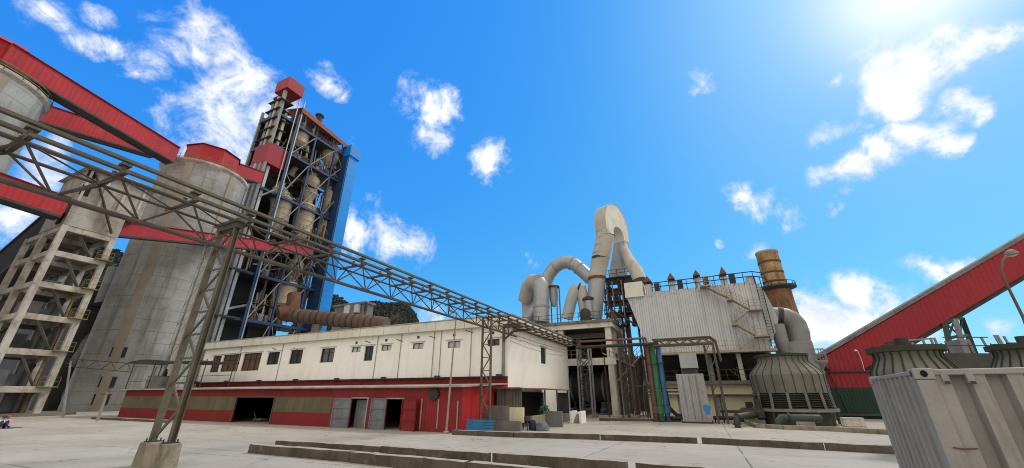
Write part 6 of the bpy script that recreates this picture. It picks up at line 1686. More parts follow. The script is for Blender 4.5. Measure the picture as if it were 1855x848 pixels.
# ================================================================== cooling towers
def ctower(P, prof, ribs, label, nleg=14, fan=True):
    """prof: (r, z) from the sill up to the rim; z measured from P"""
    t = thing('cooling_tower', P, label, 'cooling tower', 'fibreglass cooling towers')
    n = ribs
    MB().lathe(prof, n=n, a0=2 * math.pi * .35 / ribs, caps=(False, False)).build('casing', M['frp'], t)
    rbm = MB()
    for k in range(ribs):
        a = 2 * math.pi * (k + .35) / ribs
        for i in range(len(prof) - 1):
            p = Vector((math.cos(a) * (prof[i][0] + .03), math.sin(a) * (prof[i][0] + .03), prof[i][1])); q = Vector((math.cos(a) * (prof[i + 1][0] + .03), math.sin(a) * (prof[i + 1][0] + .03), prof[i + 1][1]))
            if (p - q).length > .05: rbm.beam(p, q, .032, .045, up=(math.cos(a + 1.2), math.sin(a + 1.2), 0))
    rbm.build('seam_rib', M['frpdark'], t)
    rt_, zt = prof[-1]; r0, z0 = prof[0]
    MB().lathe([(rt_ + .02, zt - .16), (rt_ + .14, zt - .14), (rt_ + .14, zt + .05), (rt_ - .05, zt + .06)], n=n, caps=(False, False)).build('rim', M['frpdark'], t, smooth=30)
    MB().lathe([(rt_ - .1, zt - .9), (.3, zt - .85)], n=24, caps=(False, False)).build('fan_deck', M['black'], t)
    if fan:
        f = MB()
        for k in range(4):
            a = k * math.pi / 2; d = Vector((math.cos(a), math.sin(a), 0)); f.beam(Vector((0, 0, zt - .5)) + d * .3, Vector((0, 0, zt - .45)) + d * (rt_ - .3), .35, .04)
        f.cyl((0, 0), .3, zt - .7, zt - .3, 12); f.build('fan_wheel', M['darksteel'], t)
        mtr = MB().cyl((0, 0), .22, zt + .02, zt + .4, 14); mtr.beam((-rt_, .25, zt + .05), (rt_, .25, zt + .05), .12).beam((-rt_, -.25, zt + .05), (rt_, -.25, zt + .05), .12)
        mtr.build('motor', M['darksteel'], t)
    return t, n
P = gp(1447, 772)
CT = Frame(P, 0)
# nearest whole tower
dist = rpx(P, 1)
cr = rpx(CT.wld((0, 0, 1)), 66)
P1_ = P + Vector((0, cr * .9, 0)); P1_.z = gz(P1_.y); P1_ = Vector((P1_.x * (P1_.y / P.y) , P1_.y, P1_.z))
CT = Frame(P1_, 0)
yn = -cr * .85
zs = lambda v, y=-cr * .9: CT.hit(1440, v, 'y', y).z
z_top = CT.hit(1440, 641, 'y', -cr * .6).z; z_nk = CT.hit(1440, 655, 'y', -cr * .65).z; z_sh = zs(677); z_sl = zs(712); z_lv = zs(741); z_b = zs(752)
k_ = rpx(CT.wld((0, 0, 3)), 1) * .86
prof = [(k_ * 66, z_sl), (k_ * 67, z_sh), (k_ * 64, z_sh + (z_nk - z_sh) * .22), (k_ * 47, z_nk), (k_ * 45.5, z_nk + (z_top - z_nk) * .3), (k_ * 46.5, z_top)]
print('ctower', P1_, prof, z_b, z_lv)
t1, nn = ctower(P1_, prof, 24, 'squat weathered cooling tower with a louvred skirt standing free before the filter house')
rL = k_ * 67
lv = MB()
for j in range(7):
    z = z_lv + (z_sl - z_lv) * (j + .3) / 7
    lv.lathe([(rL - .35, z + .12), (rL + .05, z - .02), (rL + .05, z - .05), (rL - .35, z + .08)], n=nn, caps=(False, False))
lv.build('louvre', M['moss'], t1)
MB().lathe([(rL - .9, z_lv - .3), (rL - .9, z_sl)], n=24, caps=(False, False)).build('fill_pack', M['black'], t1)
for k in range(14):
    a = 2 * math.pi * k / 14
    MB().beam((math.cos(a) * (rL + .1), math.sin(a) * (rL + .1), z_lv - .1), (math.cos(a) * (rL - .02), math.sin(a) * (rL - .02), z_sl + .05), .2).build('upright', M['frp'], t1)
MB().lathe([(rL + .3, z_lv - .25), (rL + .35, z_lv - .02), (rL + .2, z_lv - .02), (rL - .6, z_lv - .25)], n=nn, caps=(False, False)).build('gutter', M['greysteel'], t1)
MB().lathe([(rL - .2, -.1), (rL - .1, z_lv - .3), (.2, z_lv - .26)], n=nn).build('basin', M['moss'], t1, smooth=40)
for k in range(9):
    a = math.pi + math.pi * (k + .3) / 9
    MB().beam((math.cos(a) * (rL + .25), math.sin(a) * (rL + .25), 0), (math.cos(a) * (rL + .25), math.sin(a) * (rL + .25), z_lv - .26), .12).build('post', M['darksteel'], t1)
# second tower, behind the container
def far_tower(uc, vt, y, wtop, label, scale=1.0):
    c = at(uc, vt, y); k = rpx(c, 1)
    Pt = Vector((c.x, c.y, gz(c.y))); F_ = Frame(Pt, 0)
    zt = c.z - Pt.z; r = k * wtop / 2
    pr = [(r * 1.12, max(.9, zt - r * 1.9)), (r * 1.2, zt - r * .95), (r * 1.17, zt - r * .8), (r * .93, zt - r * .36), (r * .92, zt - r * .22), (r, zt)]
    t, n = ctower(Pt, pr, 24, label)
    MB().lathe([(r * 1.1, -.1), (r * 1.1, pr[0][1])], n=24).build('basin', M['moss'], t)
    return t
far_tower(1638, 632, 15.5, 96, 'weathered cooling tower rising just behind the corner of the shipping container')
far_tower(1860, 627, 16.5, 92, 'greenish cooling tower cut by the right picture edge behind the shipping container')
def clutter(u, v, y):
    return at(u, v, y)
# pipes and pond by the free standing tower
pn = thing('pond_wall', gp(1470, 778), 'curved low stained pond wall at the foot of the free standing cooling tower', 'pond wall')
wpts = [gp(u, v) - gp(1470, 778) for u, v in ((1350, 757), (1352, 768), (1372, 775), (1420, 778), (1500, 781), (1560, 784.5), (1600, 787), (1650, 790))]
pm = MB()
for a, b in zip(wpts, wpts[1:]): pm.beam(a + UP * .12, b + UP * .12, .28, .34)
pm.build('wall', M['footing'], pn)
def pipe(name, pts, r, m, label, cat='pipe', group=None, n=12, flanges=()):
    pts = [Vector(p) for p in pts]; o = pts[0]
    t = thing(name, o, label, cat, group)
    MB().tube([p - o for p in pts], r, n).build('pipe_run', M[m], t, smooth=40)
    for f in flanges:
        i = min(int(f), len(pts) - 2); p = pts[i].lerp(pts[i + 1], f - i) - o; d = (pts[i + 1] - pts[i]).normalized() * .05
        MB().tube([p - d, p + d], r * 1.45, n).build('flange', M['darksteel'], t, smooth=40)
    return t
g0 = gp(1412, 776); g1 = gp(1488, 777)
r_ = rpx(g0, 6)
z1_ = Frame(g0, 0).hit(1425, 757, 'y', 0).z
pipe('water_pipe', [g0 + UP * .0, g0 + UP * (z1_ * .55), g0 + UP * z1_ + Vector((.35, 0, 0)), Vector((g1.x, g1.y, g0.z + z1_)), g1 + Vector((.4, .8, z1_ * .8))], r_, 'teal', 'thick dark green water pipe bent at the foot of the free standing cooling tower', flanges=(.6, 2.2))
g0 = gp(1337, 775); g1 = gp(1392, 764)
z1_ = Frame(g0, 0).hit(1337, 754, 'y', 0).z
pipe('water_pipe', [g0, g0 + UP * z1_ * .8, g0 + UP * z1_ + Vector((.3, .1, 0)), Vector((g1.x, g1.y, g0.z + z1_))], rpx(g0, 5), 'teal', 'green stub pipe rising from the yard beside the pond wall', flanges=(.4, 1.6))
g0 = gp(1345, 764); z1_ = Frame(g0, 0).hit(1345, 747, 'y', 0).z; g1 = gp(1382, 766)
pipe('water_pipe', [g0, g0 + UP * z1_ * .75, g0 + UP * z1_ + Vector((.4, 0, 0)), Vector((g1.x, g1.y, g0.z + z1_)), Vector((g1.x + .3, g1.y, g0.z + z1_ - .2)), Vector((g1.x + .35, g1.y, g0.z))], rpx(g0, 8), 'teal', 'fat grey green pipe loop beside the pond wall', flanges=(.6, 3.0))
pu = thing('pump_set', gp(1368, 768), 'rusty motor pump set inside the pond wall next to the fat pipe loop', 'pump', None, ang=GR)
MB().box(-.8, .8, -.35, .35, 0, .35).build('base', M['frame_dark'], pu)
MB().tube([(-.7, 0, .75), (.1, 0, .75)], .34, 16).build('motor', M['redband'], pu, smooth=40)
MB().lathe([(.15, -.3), (.4, -.25), (.4, .25), (.2, .4), (.2, 1.3)], c=(.55, 0, .75), n=14).build('casing', M['darksteel'], pu, smooth=40)
cb_ = thing('electric_cabinet', gp(1368, 762), 'dark pump control cabinet with a mesh guard beside the free standing cooling tower', 'cabinet', ang=GR)
hq_ = Frame(gp(1368, 762)).hit(1368, 728).z; MB().box(-.55, .1, -.3, .3, .3, hq_).build('box', M['darksteel'], cb_, bevel=.03)
gm = MB()
for k in range(6): gm.beam((.2 + k * .18, -.3, .2), (.2 + k * .18, -.3, hq_), .035)
for k in range(6): gm.beam((.2, -.3, .3 + k * (hq_ - .4) / 5), (1.1, -.3, .3 + k * (hq_ - .4) / 5), .035)
gm.build('mesh_guard', M['greysteel'], cb_)
wbk = Frame(gp(1549, 779))
wb_ = thing('block_stack', wbk.o, 'low whitewashed block wall stub before the green shed wall', 'block wall', ang=GR + .1)
MB().box(wbk.hit(1530, 770).x, wbk.hit(1570, 770).x, 0, .6, -.1, wbk.hit(1549, 757).z).build('blockwork', M['whiteblock'], wb_, bevel=.02)
bk2 = Frame(gp(1463, 775.5)); b2_ = thing('block_stack', bk2.o, 'small pale block pier under the thick green water pipe', 'block wall', ang=GR)
MB().box(-.6, .6, .1, .5, -.1, bk2.hit(1463, 764).z).build('blockwork', M['whiteblock'], b2_, bevel=.02)

# ================================================================== pipe bridge, risers and sheet housing in the middle
PBp = gp(1205, 765)
PB = Frame(PBp)
bz0 = PB.hit(1180, 624).z; bz1 = PB.hit(1180, 618).z
pbx0 = PB.hit(1045, 628).x; pbx1 = PB.hit(1296, 620).x
pbr = thing('pipe_bridge', PB.o, 'dark pipe bridge with a lattice end running from the gantry to the filter house', 'pipe bridge', ang=GR)
zt_ = PB.hit(1292, 611).z; zb_ = PB.hit(1292, 622).z; xm_ = PB.hit(1192, 620).x
for y in (-.25, .25):
    MB().tube([(pbx0, y, PB.hit(1180, 623).z), (xm_, y, PB.hit(1180, 623).z)], .14, 10).build('pipe_run', M['darksteel'], pbr, smooth=40)
MB().tube([(pbx0 + .5, -.5, PB.hit(1110, 617).z), (PB.hit(1170, 614).x, -.5, PB.hit(1110, 617).z), (PB.hit(1173, 618).x, -.5, PB.hit(1110, 617).z - .6)], .11, 8).build('pipe_run', M['redpipe'], pbr, smooth=40)
for y in (-.6, .6):
    MB().tube([(xm_ - .5, y, zt_), (pbx1 - .4, y, zt_), (pbx1, y, zt_ - .4), (pbx1 + .15, y, zt_ - 2.2)], .09, 8).build('chord', M['browsteel'], pbr, smooth=40)
    MB().beam((xm_ - .5, y, zb_), (pbx1 - .2, y, zb_), .14).build('chord', M['browsteel'], pbr)
wbm = MB(); n = 7
for k in range(n):
    a_ = xm_ + (pbx1 - xm_ - .4) * k / n; b_ = xm_ + (pbx1 - xm_ - .4) * (k + 1) / n
    for y in (-.6, .6): wbm.beam((a_, y, zb_ if k % 2 else zt_), (b_, y, zt_ if k % 2 else zb_), .09)
wbm.build('web_bracing', M['browsteel'], pbr)
for u in (1280, 1296):
    x = PB.hit(u, 650).x
    for y in (-.6, .6): MB().beam((x, y, -.05), (x, y, zb_ - .08), .14).build('leg', M['browsteel'], pbr)
for k in range(4):
    z = zb_ * (k + .5) / 4; x = PB.hit(1280, 650).x; x2 = PB.hit(1296, 650).x; MB().beam((x, -.6, z), (x2, -.6, z + 1.2), .08).build('brace', M['browsteel'], pbr)
# support lattice tower beside the mill bay
for (u, v, w_, lab) in ((1066, 756, 11, 'slim dark lattice pipe tower standing before the mill bay'), (1145, 757, 9, 'dark lattice pipe tower crowded with pipes beside the concrete building corner')):
    F_ = Frame(gp(u, v)); hT = F_.hit(u, 629).z; w = rpx(F_.o, w_)
    tt_ = thing('lattice_tower', F_.o, lab, 'trestle', None, ang=GR)
    for sx_ in (-1, 1):
        for sy_ in (-1, 1): MB().beam((sx_ * w, sy_ * .6, -.05), (sx_ * w, sy_ * .6, hT), .15).build('leg', M['greysteel' if u < 1100 else 'browsteel'], tt_)
    lm = MB(); nseg = 6
    for k in range(nseg):
        z0, z1 = hT * k / nseg, hT * (k + 1) / nseg
        for sy_ in (-1, 1): lm.beam((-w, sy_ * .6, z0), (w, sy_ * .6, z1), .08); lm.beam((w, sy_ * .6, z0), (-w, sy_ * .6, z1), .08); lm.beam((-w, sy_ * .6, z1), (w, sy_ * .6, z1), .09)
    lm.build('lattice_bracing', M['darksteel'], tt_)
    for s in (-1, 1): MB().box(s * w - .3, s * w + .3, -.9, .9, -.1, .3).build('footing', M['footing'], tt_)
# bundle of slim risers at the corner
for i, (u, v0, v1, m_, lab) in enumerate(((1104, 752, 665, 'rust', 'slim rusty riser pipe in front of the mill drum'), (1128, 752, 640, 'darksteel', 'slim dark riser pipe at the concrete corner column'), (1137, 752, 655, 'teal', 'slim green riser pipe beside the crowded lattice tower'), (1156, 750, 560, 'redpipe', 'tall dull red pipe climbing the side of the concrete building'))):
    F_ = Frame(gp(u, v0)); z = F_.hit(u, v1).z
    pipe('riser_pipe', [F_.o, F_.o + UP * z * .5, F_.o + UP * z], rpx(F_.o, 2.2 if i < 3 else 5), m_, lab, group='riser pipes', n=8)
for i, (u, v0, ut, vt, px, m_, lab) in enumerate(((1190, 764, 1180, 628, 3.6, 'redpipe', 'dull red riser pipe standing left of the green one'), (1199, 764, 1188, 629, 5.5, 'greenpipe', 'bright green riser pipe standing between the red and blue ones'), (1211, 764, 1198, 626, 5.0, 'bluepipe', 'light blue riser pipe standing right of the green one'))):
    F_ = Frame(gp(u, v0)); z = F_.hit(u, vt).z
    r_ = rpx(F_.o, px)
    t_ = pipe('riser_pipe', [F_.o, F_.o + UP * z * .2, F_.o + UP * z * .7, F_.o + UP * z, F_.o + UP * (z + .1) + E2 * .5], r_, m_, lab, group='coloured riser pipes', n=14, flanges=(.3, 1.0, 2.2))
    MB().box(-.3, .3, -.3, .3, -.05, .15).build('foot', M['darksteel'], t_)
    MB().tube([(0, 0, z * .12 - .1), (0, 0, z * .2)], r_ * 1.5, 12).build('valve_body', M['greenpipe' if m_ == 'greenpipe' else 'bluepipe' if m_ == 'bluepipe' else 'redpipe'], t_, smooth=40)
g0 = gp(1214, 762); pipe('cooling_pipe', [g0 + UP * 2.6, g0 + UP * 1.2 + E1 * .1, g0 + UP * .5 + E1 * .7, g0 + UP * .35 + E1 * 2.6], .17, 'navypipe', 'dark blue pipe curving from the blue riser toward the grey sheet housing', n=12)
# grey sheet housing with a pale box above
SH = Frame(gp(1262, 767))
sh2 = thing('sheet_housing', SH.o, 'tall battered grey sheet housing with a blue paint patch at its edge', 'housing', ang=GR)
x0_, x1_ = SH.hit(1238, 765).x, SH.hit(1290, 765).x; zt_ = SH.hit(1258, 677).z
MB().box(x0_, x1_, 0, 2.6, .12, zt_).build('casing', M['greycab'], sh2, bevel=.02)
MB().box(x0_ - .1, x1_ + .1, -.08, 2.7, -.1, .115).build('base_frame', M['darksteel'], sh2)
for f in (.22, .45, .7): x = x0_ + (x1_ - x0_) * f; MB().box(x - .03, x + .03, -.05, -.003, .3, zt_ - .2).build('seam', M['oldsheet'], sh2)
p_ = SH.hit(1281, 742); q_ = [(math.cos(a) * .28 * (1 + .3 * math.sin(3 * a)), math.sin(a) * .5 * (1 + .2 * math.cos(2 * a))) for a in [k * math.pi / 8 for k in range(16)]]
MB().prism([(p_.x + a, p_.z + b) for a, b in q_], 'y', -.02, -.004).build('paint_patch', M['bluedab'], sh2)
MB().box(SH.hit(1232, 660, 'y', .4).x, SH.hit(1264, 660, 'y', .4).x, .4, 2.4, SH.hit(1248, 667, 'y', .4).z, SH.hit(1248, 640, 'y', .4).z).build('top_box', M['cladplain'], sh2, bevel=.03)
MB().box(SH.hit(1234, 660, 'y', .4).x, SH.hit(1262, 660, 'y', .4).x, .6, 2.2, zt_ + .001, SH.hit(1248, 667, 'y', .4).z - .002).build('neck', M['darksteel'], sh2)
# yellow hand rails and a small stair near the filter house legs
YR = Frame(gp(1310, 757)); 
ys_ = thing('yellow_stair', YR.o, 'narrow yellow steel stair leading up to the filter house deck', 'stair', ang=GR)
a_ = YR.hit(1302, 656, 'y', 1.0); b_ = YR.hit(1348, 690, 'y', 1.0)
MB().beam(a_, b_, .7, .1).build('flight', M['yellowrail'], ys_)
r_ = MB(); railing(r_, [a_ + Vector((0, -.35, 0)), b_ + Vector((0, -.35, 0))], h=.9, step=.9, t=.06); r_.build('railing', M['yellowrail'], ys_)
MB().box(a_.x - 1.4, a_.x + .1, .4, 1.6, a_.z - .1, a_.z).build('landing', M['yellowrail'], ys_)
for x in (a_.x - 1.2, a_.x - .1): MB().beam((x, .6, 0), (x, .6, a_.z - .1), .1).build('post', M['browsteel'], ys_)
MB().beam(a_ + Vector((-1.3, .3, 0)), a_ + Vector((.5, .3, 2.0)), .07).build('brace', M['yellowrail'], ys_)
hp = MB()
# horizontal service pipes along the yellow building
for i, (u0, u1, v, r_) in enumerate(((1165, 1240, 704, .07), (1165, 1240, 710, .07), (1130, 1180, 700, .06), (1300, 1370, 716, .1), (1305, 1352, 745, .12), (1215, 1240, 757, .14), (1292, 1340, 757, .16))):
    a_ = PB.hit(u0, v, 'y', 1.2); b_ = PB.hit(u1, v, 'y', 1.2)
    pp_ = thing('service_pipe', PB.wld((a_.x, 1.2, 0)), ('upper thin pipe run before the yellow wall', 'lower thin pipe run before the yellow wall', 'short thin pipe run at the concrete building corner', 'dark pipe run level with the cooling tower skirt', 'dark pipe run across the pale doorway panel', 'dark low pipe run at the left foot of the sheet housing', 'thick dark low pipe run at the right foot of the sheet housing')[i], 'pipe', 'service pipes', ang=GR)
    MB().tube([(0, 0, a_.z), (b_.x - a_.x, 0, a_.z)], r_, 8).build('pipe_run', M['darksteel'], pp_, smooth=40)
    for x in (.15, b_.x - a_.x - .15): MB().beam((x, 0, 0), (x, 0, a_.z - r_), .07).build('support', M['darksteel'], pp_)

# ================================================================== right hand conveyor gallery and its red and green shed
RF = Frame(Vector((40.0 * .9, 52 * .9, GZ)))
rgl = thing('conveyor_gallery', RF.o, 'huge red ribbed conveyor gallery climbing from the green and red shed', 'conveyor gallery', 'red conveyor galleries', ang=GR)
def rx(u, v): p = RF.hit(u, v); return (p.x, p.z)
pg = [rx(1483, 652), rx(1505, 672), rx(1560, 672), rx(1990, 418), rx(1990, 353)]
MB().prism(pg, 'y', 0, 3.4).build('side_cladding', M['redpaint'], rgl)
a, b = pg[0], pg[4]
MB().hexa([(a[0] - .2, -.15, a[1] + .003), (b[0], -.15, b[1] + .003), (b[0], 3.6, b[1] + .003), (a[0] - .2, 3.6, a[1] + .003)], [(a[0] - .2, -.15, a[1] + .42), (b[0], -.15, b[1] + .42), (b[0], 3.6, b[1] + .42), (a[0] - .2, 3.6, a[1] + .42)]).build('roof', M['oldsheet'], rgl)
c_, d_ = pg[2], pg[3]
MB().hexa([(c_[0], .3, c_[1] - .5), (d_[0], .3, d_[1] - .5), (d_[0], 3.1, d_[1] - .5), (c_[0], 3.1, c_[1] - .5)], [(c_[0], .3, c_[1] - .004), (d_[0], .3, d_[1] - .004), (d_[0], 3.1, d_[1] - .004), (c_[0], 3.1, c_[1] - .004)]).build('floor_girder', M['darksteel'], rgl)
rsd = thing('conveyor_shed', RF.o, 'low shed with a red upper wall and dark green lower wall at the gallery foot', 'shed', ang=GR)
xa, xb2 = rx(1503, 700)[0], rx(1760, 700)[0]; zc_ = rx(1550, 702)[1]; zt_ = rx(1550, 673)[1]
MB().box(xa, xb2, -.6, 6, -.1, zc_).build('lower_wall', M['greenwall'], rsd)
MB().box(xa, xb2, -.6, 6, zc_ + .002, zt_ - .1).build('upper_wall', M['redpaint'], rsd)
MB().box(xa - .3, xb2, -.9, -.02, zt_ - .09, zt_ + .06).build('eave', M['darkframe'], rsd)
MB().box(xa - .1, xb2, -.9, -.61, .3, .5).build('sill_pipe', M['teal'], rsd)
MB().tube([(xa + .9, -.8, 0), (xa + .2, -.8, zt_ - .1)], .06, 6).build('downpipe', M['darksteel'], rsd)
# small white lamp on the shed
l0 = RF.hit(1566, 672, 'y', -1.0); sl_ = thing('wall_lamp', RF.wld((l0.x, -1.0, l0.z)), 'small white swan neck lamp above the eave of the green and red shed', 'lamp', ang=GR)
q = [RF.hit(u, v, 'y', -1.0) - l0 for u, v in ((1566, 672), (1562, 656), (1558, 645), (1553, 635), (1550, 635))]
MB().tube(q, .03, 8).build('arm', M['whiteframe'], sl_, smooth=40); MB().lathe([(.05, .1), (.15, 0), (.16, -.08)], c=q[-1], n=12).build('lamp_shade', M['whiteframe'], sl_, smooth=40)
# steel trestle under the gallery
TR = Frame(Vector((RF.wld((rx(1745, 600)[0], 0, 0)).x, RF.wld((rx(1745, 600)[0], 0, 0)).y, GZ)))
trs = thing('gallery_trestle', TR.o, 'sturdy grey green steel trestle under the huge ribbed gallery', 'trestle', ang=GR)
tops = [(1711, 584), (1730, 578), (1742, 576)]; feet = [(1733, 680), (1760, 680), (1782, 680)]
for i in range(3):
    yq = (0.2, 0.2, 3.0)[i]
    a_ = TR.hit(*tops[i], 'y', yq); b_ = TR.hit(*feet[i], 'y', yq); e_ = b_ + (b_ - a_) * (b_.z / max(.1, a_.z - b_.z))
    MB().beam(e_, a_, .45).build('leg', M['teal' if i != 1 else 'greysteel'], trs)
bm_ = MB()
for f in (.0, .3, .62):
    pa_ = [TR.hit(tops[i][0] + (feet[i][0] - tops[i][0]) * f, tops[i][1] + (feet[i][1] - tops[i][1]) * f, 'y', (0.2, 0.2, 3.0)[i]) for i in range(3)]
    bm_.beam(pa_[0], pa_[1], .3); bm_.beam(pa_[1], pa_[2], .25)
    if f < .6:
        pb_ = [TR.hit(tops[i][0] + (feet[i][0] - tops[i][0]) * (f + .3), tops[i][1] + (feet[i][1] - tops[i][1]) * (f + .3), 'y', (0.2, 0.2, 3.0)[i]) for i in range(3)]
        bm_.beam(pa_[0], pb_[1], .14); bm_.beam(pa_[1], pb_[0], .14); bm_.beam(pa_[2], pb_[1], .14)
bm_.build('bracing', M['teal'], trs)
# dark plant beyond the container: tanks, posts, rails
q = at(1770, 655, 26); dk = thing('pipe_deck', Vector((q.x, q.y, gz(q.y))), 'dark steel pipe deck with thin vent posts between two cooling towers', 'platform')
DF = Frame(dk.location, 0)
xa, xb2 = DF.hit(1690, 655).x, DF.hit(1830, 655).x; zt_ = DF.hit(1770, 640).z
MB().box(xa, xb2, 0, 4, zt_ - 1.4, zt_).build('deck', M['darksteel'], dk)
for x in (xa + .5, (xa + xb2) / 2, xb2 - .5): MB().box(x - .2, x + .2, .3, .7, -.1, zt_ - 1.4).build('leg', M['darksteel'], dk)
for u, v in ((1704, 622), (1777, 611), (1801, 607), (1806, 607), (1818, 609), (1853, 613)):
    t_ = DF.hit(u, v, 'y', 1.0); MB().beam((t_.x + .15, 1.0, zt_), t_, .1).build('vent_post', M['greysteel'], dk)
r_ = MB(); railing(r_, [(xa + 2, .6, zt_), (xb2, .6, zt_)], h=.7, step=1.2, t=.06); r_.build('railing', M['darksteel'], dk)
MB().box(DF.hit(1748, 640, 'y', 1.5).x, DF.hit(1768, 640, 'y', 1.5).x, 1.5, 2.5, zt_, DF.hit(1757, 615, 'y', 1.5).z).build('louvre_box', M['greysteel'], dk)
q = at(1640, 626, 17.5); gr_ = thing('winch_frame', Vector((q.x, q.y, gz(q.y))), 'rusty motor frame and handrails above the nearer hidden cooling tower', 'frame')
zz_t = q.z - gz(q.y)
WF_ = Frame(gr_.location, 0)
w_ = MB()
for u in (1625, 1652, 1670, 1685, 1692):
    t_ = WF_.hit(u, 612 if u > 1660 else 620); w_.beam((t_.x + .1, 0, 0), t_, .07)
a_, b_ = WF_.hit(1630, 618), WF_.hit(1692, 613); w_.beam(a_, b_, .06); a_, b_ = WF_.hit(1655, 628), WF_.hit(1692, 626); w_.beam(a_, b_, .06)
w_.build('handrail', M['greysteel'], gr_)
a_ = WF_.hit(1614, 617); b_ = WF_.hit(1634, 629); MB().box(a_.x, b_.x, -.3, .4, b_.z, a_.z).build('motor', M['rust'], gr_, bevel=.04)

# ================================================================== shipping container
s_ = 1.12
y1 = 4.32 * s_; d = ray(1652, 668.5); P1 = EYE + d * (y1 / d.y)
d2 = ray(1573, 683.5); kk = (P1.z - EYE.z) / d2.z; P2 = EYE + d2 * kk
wC = math.hypot(P2.x - P1.x, P2.y - P1.y)
ex = Vector((P2.y - P1.y, -(P2.x - P1.x), 0)).normalized()     # along the long side, to the right
if ex.x < 0: ex = -ex
angC = math.atan2(ex.y, ex.x)
gC = gz(P1.y)
CF = Frame(Vector((P1.x, P1.y, gC)), angC)
hC = P1.z - gC; LC = 6.06
print('container', P1, P2, 'w', wC, 'h', hC, 'wid local', CF.loc(P2))
ctn = thing('shipping_container', CF.o, 'grey beige corrugated shipping container filling the lower right corner of the yard', 'container', ang=angC)
pw_ = .17
def corr(mb, L, n, dep, fn, z0, z1, fl=.32):
    """trapezoid corrugation along a"""
    per = L / n; pts = []
    for k in range(n):
        a = k * per; g_ = .1; h_ = 1 - fl - 2 * g_
        pts += [(a, 0), (a + per * fl, 0), (a + per * (fl + g_), dep), (a + per * (fl + g_ + h_), dep)]
    pts.append((L, 0))
    for (a, d), (b, e) in zip(pts, pts[1:]):
        mb.poly([fn(a, d, z0), fn(b, e, z0), fn(b, e, z1), fn(a, d, z1)])
zr_ = .16; zh = hC - .075
mS = MB(); corr(mS, LC - 2 * pw_, 20, .075, lambda a, d, z: (pw_ + a, .02 + d * 1.5, z), zr_, zh, .42); mS.build('side_wall', M['container'], ctn)
mE = MB(); corr(mE, wC - 2 * pw_, 9, .06, lambda a, d, z: (.01 + d * 2.2, pw_ + a, z), zr_, zh + .01, .5); mE.build('end_wall', M['container'], ctn)
MB().box(pw_, LC - pw_, .0, .1, zh, hC - .01).build('top_rail', M['container'], ctn, bevel=.012)
MB().box(pw_, LC - pw_, .0, .12, .02, zr_).build('bottom_rail', M['container'], ctn, bevel=.012)
MB().box(.0, .1, pw_, wC - pw_, zh + .012, hC - .015).build('top_rail', M['container'], ctn, bevel=.012)
MB().box(.0, .12, pw_, wC - pw_, .02, zr_).build('bottom_rail', M['container'], ctn, bevel=.012)
for x, y in ((0, 0), (0, wC - pw_), (LC - pw_, 0), (LC - pw_, wC - pw_)):
    MB().box(x, x + pw_, y, y + pw_, .1, hC - .12).build('corner_post', M['container'], ctn, bevel=.012)
    cc = MB(); e = .006
    cc.box(x - e, x + pw_ + e, y - e, y + pw_ + e, hC - .118, hC + .004); cc.build('corner_casting', M['container'], ctn, bevel=.01)
    MB().box(x - e, x + pw_ + e, y - e, y + pw_ + e, 0, .098).build('corner_casting', M['container'], ctn, bevel=.01)
    if x == 0 and y == 0:
        hl = MB().lathe([(.001, 0), (.032, 0)], n=18, caps=(False, False)); hl.v = [Vector((pw_ * .5 + v.x, -.010, hC - .055 + v.y * 1.2)) for v in hl.v]; hl.build('lifting_hole', M['black'], ctn)
        hl = MB().lathe([(.001, 0), (.03, 0)], n=18, caps=(False, False)); hl.v = [Vector((-.010, pw_ * .5 + v.x, hC - .055 + v.y * 1.2)) for v in hl.v]; hl.build('lifting_hole', M['black'], ctn)
MB().box(.1, LC - .1, .1, wC - .1, hC - .06, hC - .03).build('roof', M['container'], ctn)
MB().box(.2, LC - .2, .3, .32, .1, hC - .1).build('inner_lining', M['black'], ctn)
for u in (1712, 1758):
    x = CF.hit(u, 685).x
    zt__ = CF.hit(u, 676).z; zb__ = CF.hit(u + 5, 694).z
    bk = MB(); bk.box(x - .03, x + .03, -.02, .1, zb__, zt__); bk.build('lashing_bracket', M['container'], ctn, bevel=.005)
    MB().box(x - .022, x + .022, -.03, -.021, zb__ - .01, zb__ + .02).build('lashing_hook', M['darksteel'], ctn)
MB().tube([(pw_ * .5, -.012, hC * .58), (pw_ * .9, -.016, hC * .575), (pw_ * 1.6, -.012, hC * .58)], .008, 6).build('tie_wire', M['rust'], ctn)

# ================================================================== swan neck street lamp beyond the container
yL = 13.0
pts = [at(u, v, yL) for u, v in ((1890, 668), (1866, 608), (1853, 574), (1832, 532), (1819, 505), (1814, 487), (1817, 472), (1824, 463), (1832, 459))]
dirp = pts[1] - pts[0]
b0 = Vector((pts[1].x, pts[1].y, gz(yL)))
sl2 = thing('street_lamp', b0, 'swan neck street lamp leaning in over the container against the red gallery', 'street lamp')
p_ = [b0] + [Vector((pts[1].x, yL, pts[1].z))] + pts[2:]
MB().tube([q - b0 for q in p_], [.06, .045, .042, .038, .036, .034, .032, .03, .03], 10).build('pole', M['olivesteel'], sl2, smooth=50)
hd = pts[-1] - b0
k = rpx(pts[-1], 1)
lh = MB().lathe([(.02, .5), (.14, .45), (.26, .2), (.27, 0), (.2, -.05)], n=18)
lh.v = [Vector((v.x * k * 32, v.y * k * 32, v.z * k * 20)) + hd + Vector((0, 0, -k * 3)) for v in lh.v]
lh.build('lamp_head', M['lampgrey'], sl2, smooth=50)
ll = MB().lathe([(.19, 0), (.12, -.06), (.02, -.08)], n=18); ll.v = [Vector((v.x * k * 32, v.y * k * 32, v.z * k * 20)) + hd + Vector((0, 0, -k * 4.2)) for v in ll.v]
ll.build('lens', M['lens'], sl2, smooth=50)
MB().lathe([(.14, -.05), (.14, .3), (.09, .34)], n=12).build('base', M['footing'], sl2)

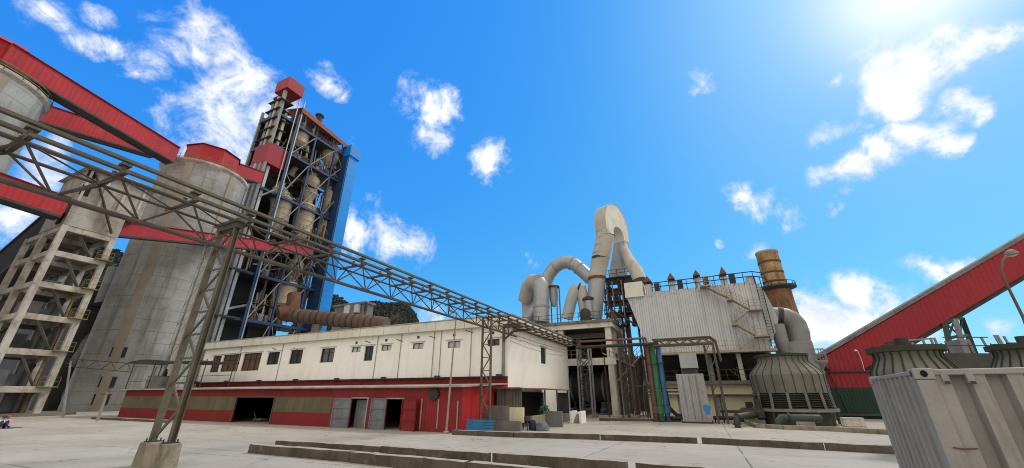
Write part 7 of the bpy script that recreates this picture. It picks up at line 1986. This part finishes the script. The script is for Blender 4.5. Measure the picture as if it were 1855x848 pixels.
# ================================================================== dark plant behind the gap between the concrete building and the filter house
q = at(1165, 700, 66); hh2 = thing('storage_hall', Vector((q.x, q.y, GZ)), 'dark clad hall behind the gap beside the filter house', 'hall', ang=GR)
HF = Frame(hh2.location)
xa, xb2 = HF.hit(1100, 680).x, HF.hit(1250, 680).x
MB().box(xa, xb2, 0, 8, -.1, HF.hit(1175, 648).z).build('wall', M['darksteel'], hh2)
MB().box(xa - .3, xb2 + .3, -.5, 8.4, HF.hit(1175, 648).z + .002, HF.hit(1175, 645).z).build('roof', M['roofgrey'], hh2)
MB().box(HF.hit(1166, 660).x, HF.hit(1182, 660).x, -.6, -.02, 3.0, HF.hit(1172, 652).z).build('pale_panel', M['clad'], hh2)

# thin pipes crowding the corner between the concrete building and the riser pipes
rg = random.Random(21)
o0 = None
for i in range(12):
    u = 1122 + i * 4.4 + rg.uniform(-1, 1); F_ = Frame(gp(u, 749 + rg.uniform(-2, 4))); z = F_.hit(u, rg.uniform(610, 690)).z
    mm = M[('rust', 'greysteel', 'darksteel', 'redpipe', 'browsteel')[i % 5]]
    t = thing('thin_pipe', F_.o, 'thin upright pipe in the bundle between the concrete corner column and the dull red riser', 'pipe', 'bundle of thin pipes', ang=GR)
    MB().tube([(0, 0, 0), (0, 0, z * .6), (rg.uniform(-.4, .4), .2, z * .75), (rg.uniform(-.4, .4), .3, z)], rg.uniform(.05, .1), 7).build('pipe_run', mm, t, smooth=40)
    MB().beam((-.5, 0, z * rg.uniform(.2, .5)), (.8, .1, z * rg.uniform(.2, .5)), .05).build('bracket', M['darksteel'], t)
for i, (u0, v0, u1, v1, lab) in enumerate(((1092, 640, 1150, 664, 'rusty sloping walkway dropping from the mill bay toward the riser pipes'), (1120, 690, 1165, 640, 'pale sloping walkway strut rising beside the pipe bundle'))):
    a = K.hit(u0, v0, 'y', -3.2); b = K.hit(u1, v1, 'y', -3.2)
    t = thing('sloping_walkway', K.wld((a.x, -3.2, 0)), lab, 'walkway', ang=GR)
    p, q = Vector((0, 0, a.z)), Vector((b.x - a.x, 0, b.z))
    MB().beam(p, q, .8, .12).build('deck', M['stair' if i == 0 else 'greysteel'], t)
    r_ = MB(); railing(r_, [p + Vector((0, -.4, 0)), q + Vector((0, -.4, 0))], h=.9, step=.8, t=.05); r_.build('railing', M['rust'], t)
    for x in (.1, b.x - a.x - .1): MB().beam((x, 0, 0), (x, 0, a.z + (b.z - a.z) * x / (b.x - a.x) - .06), .1).build('leg', M['darksteel'], t)
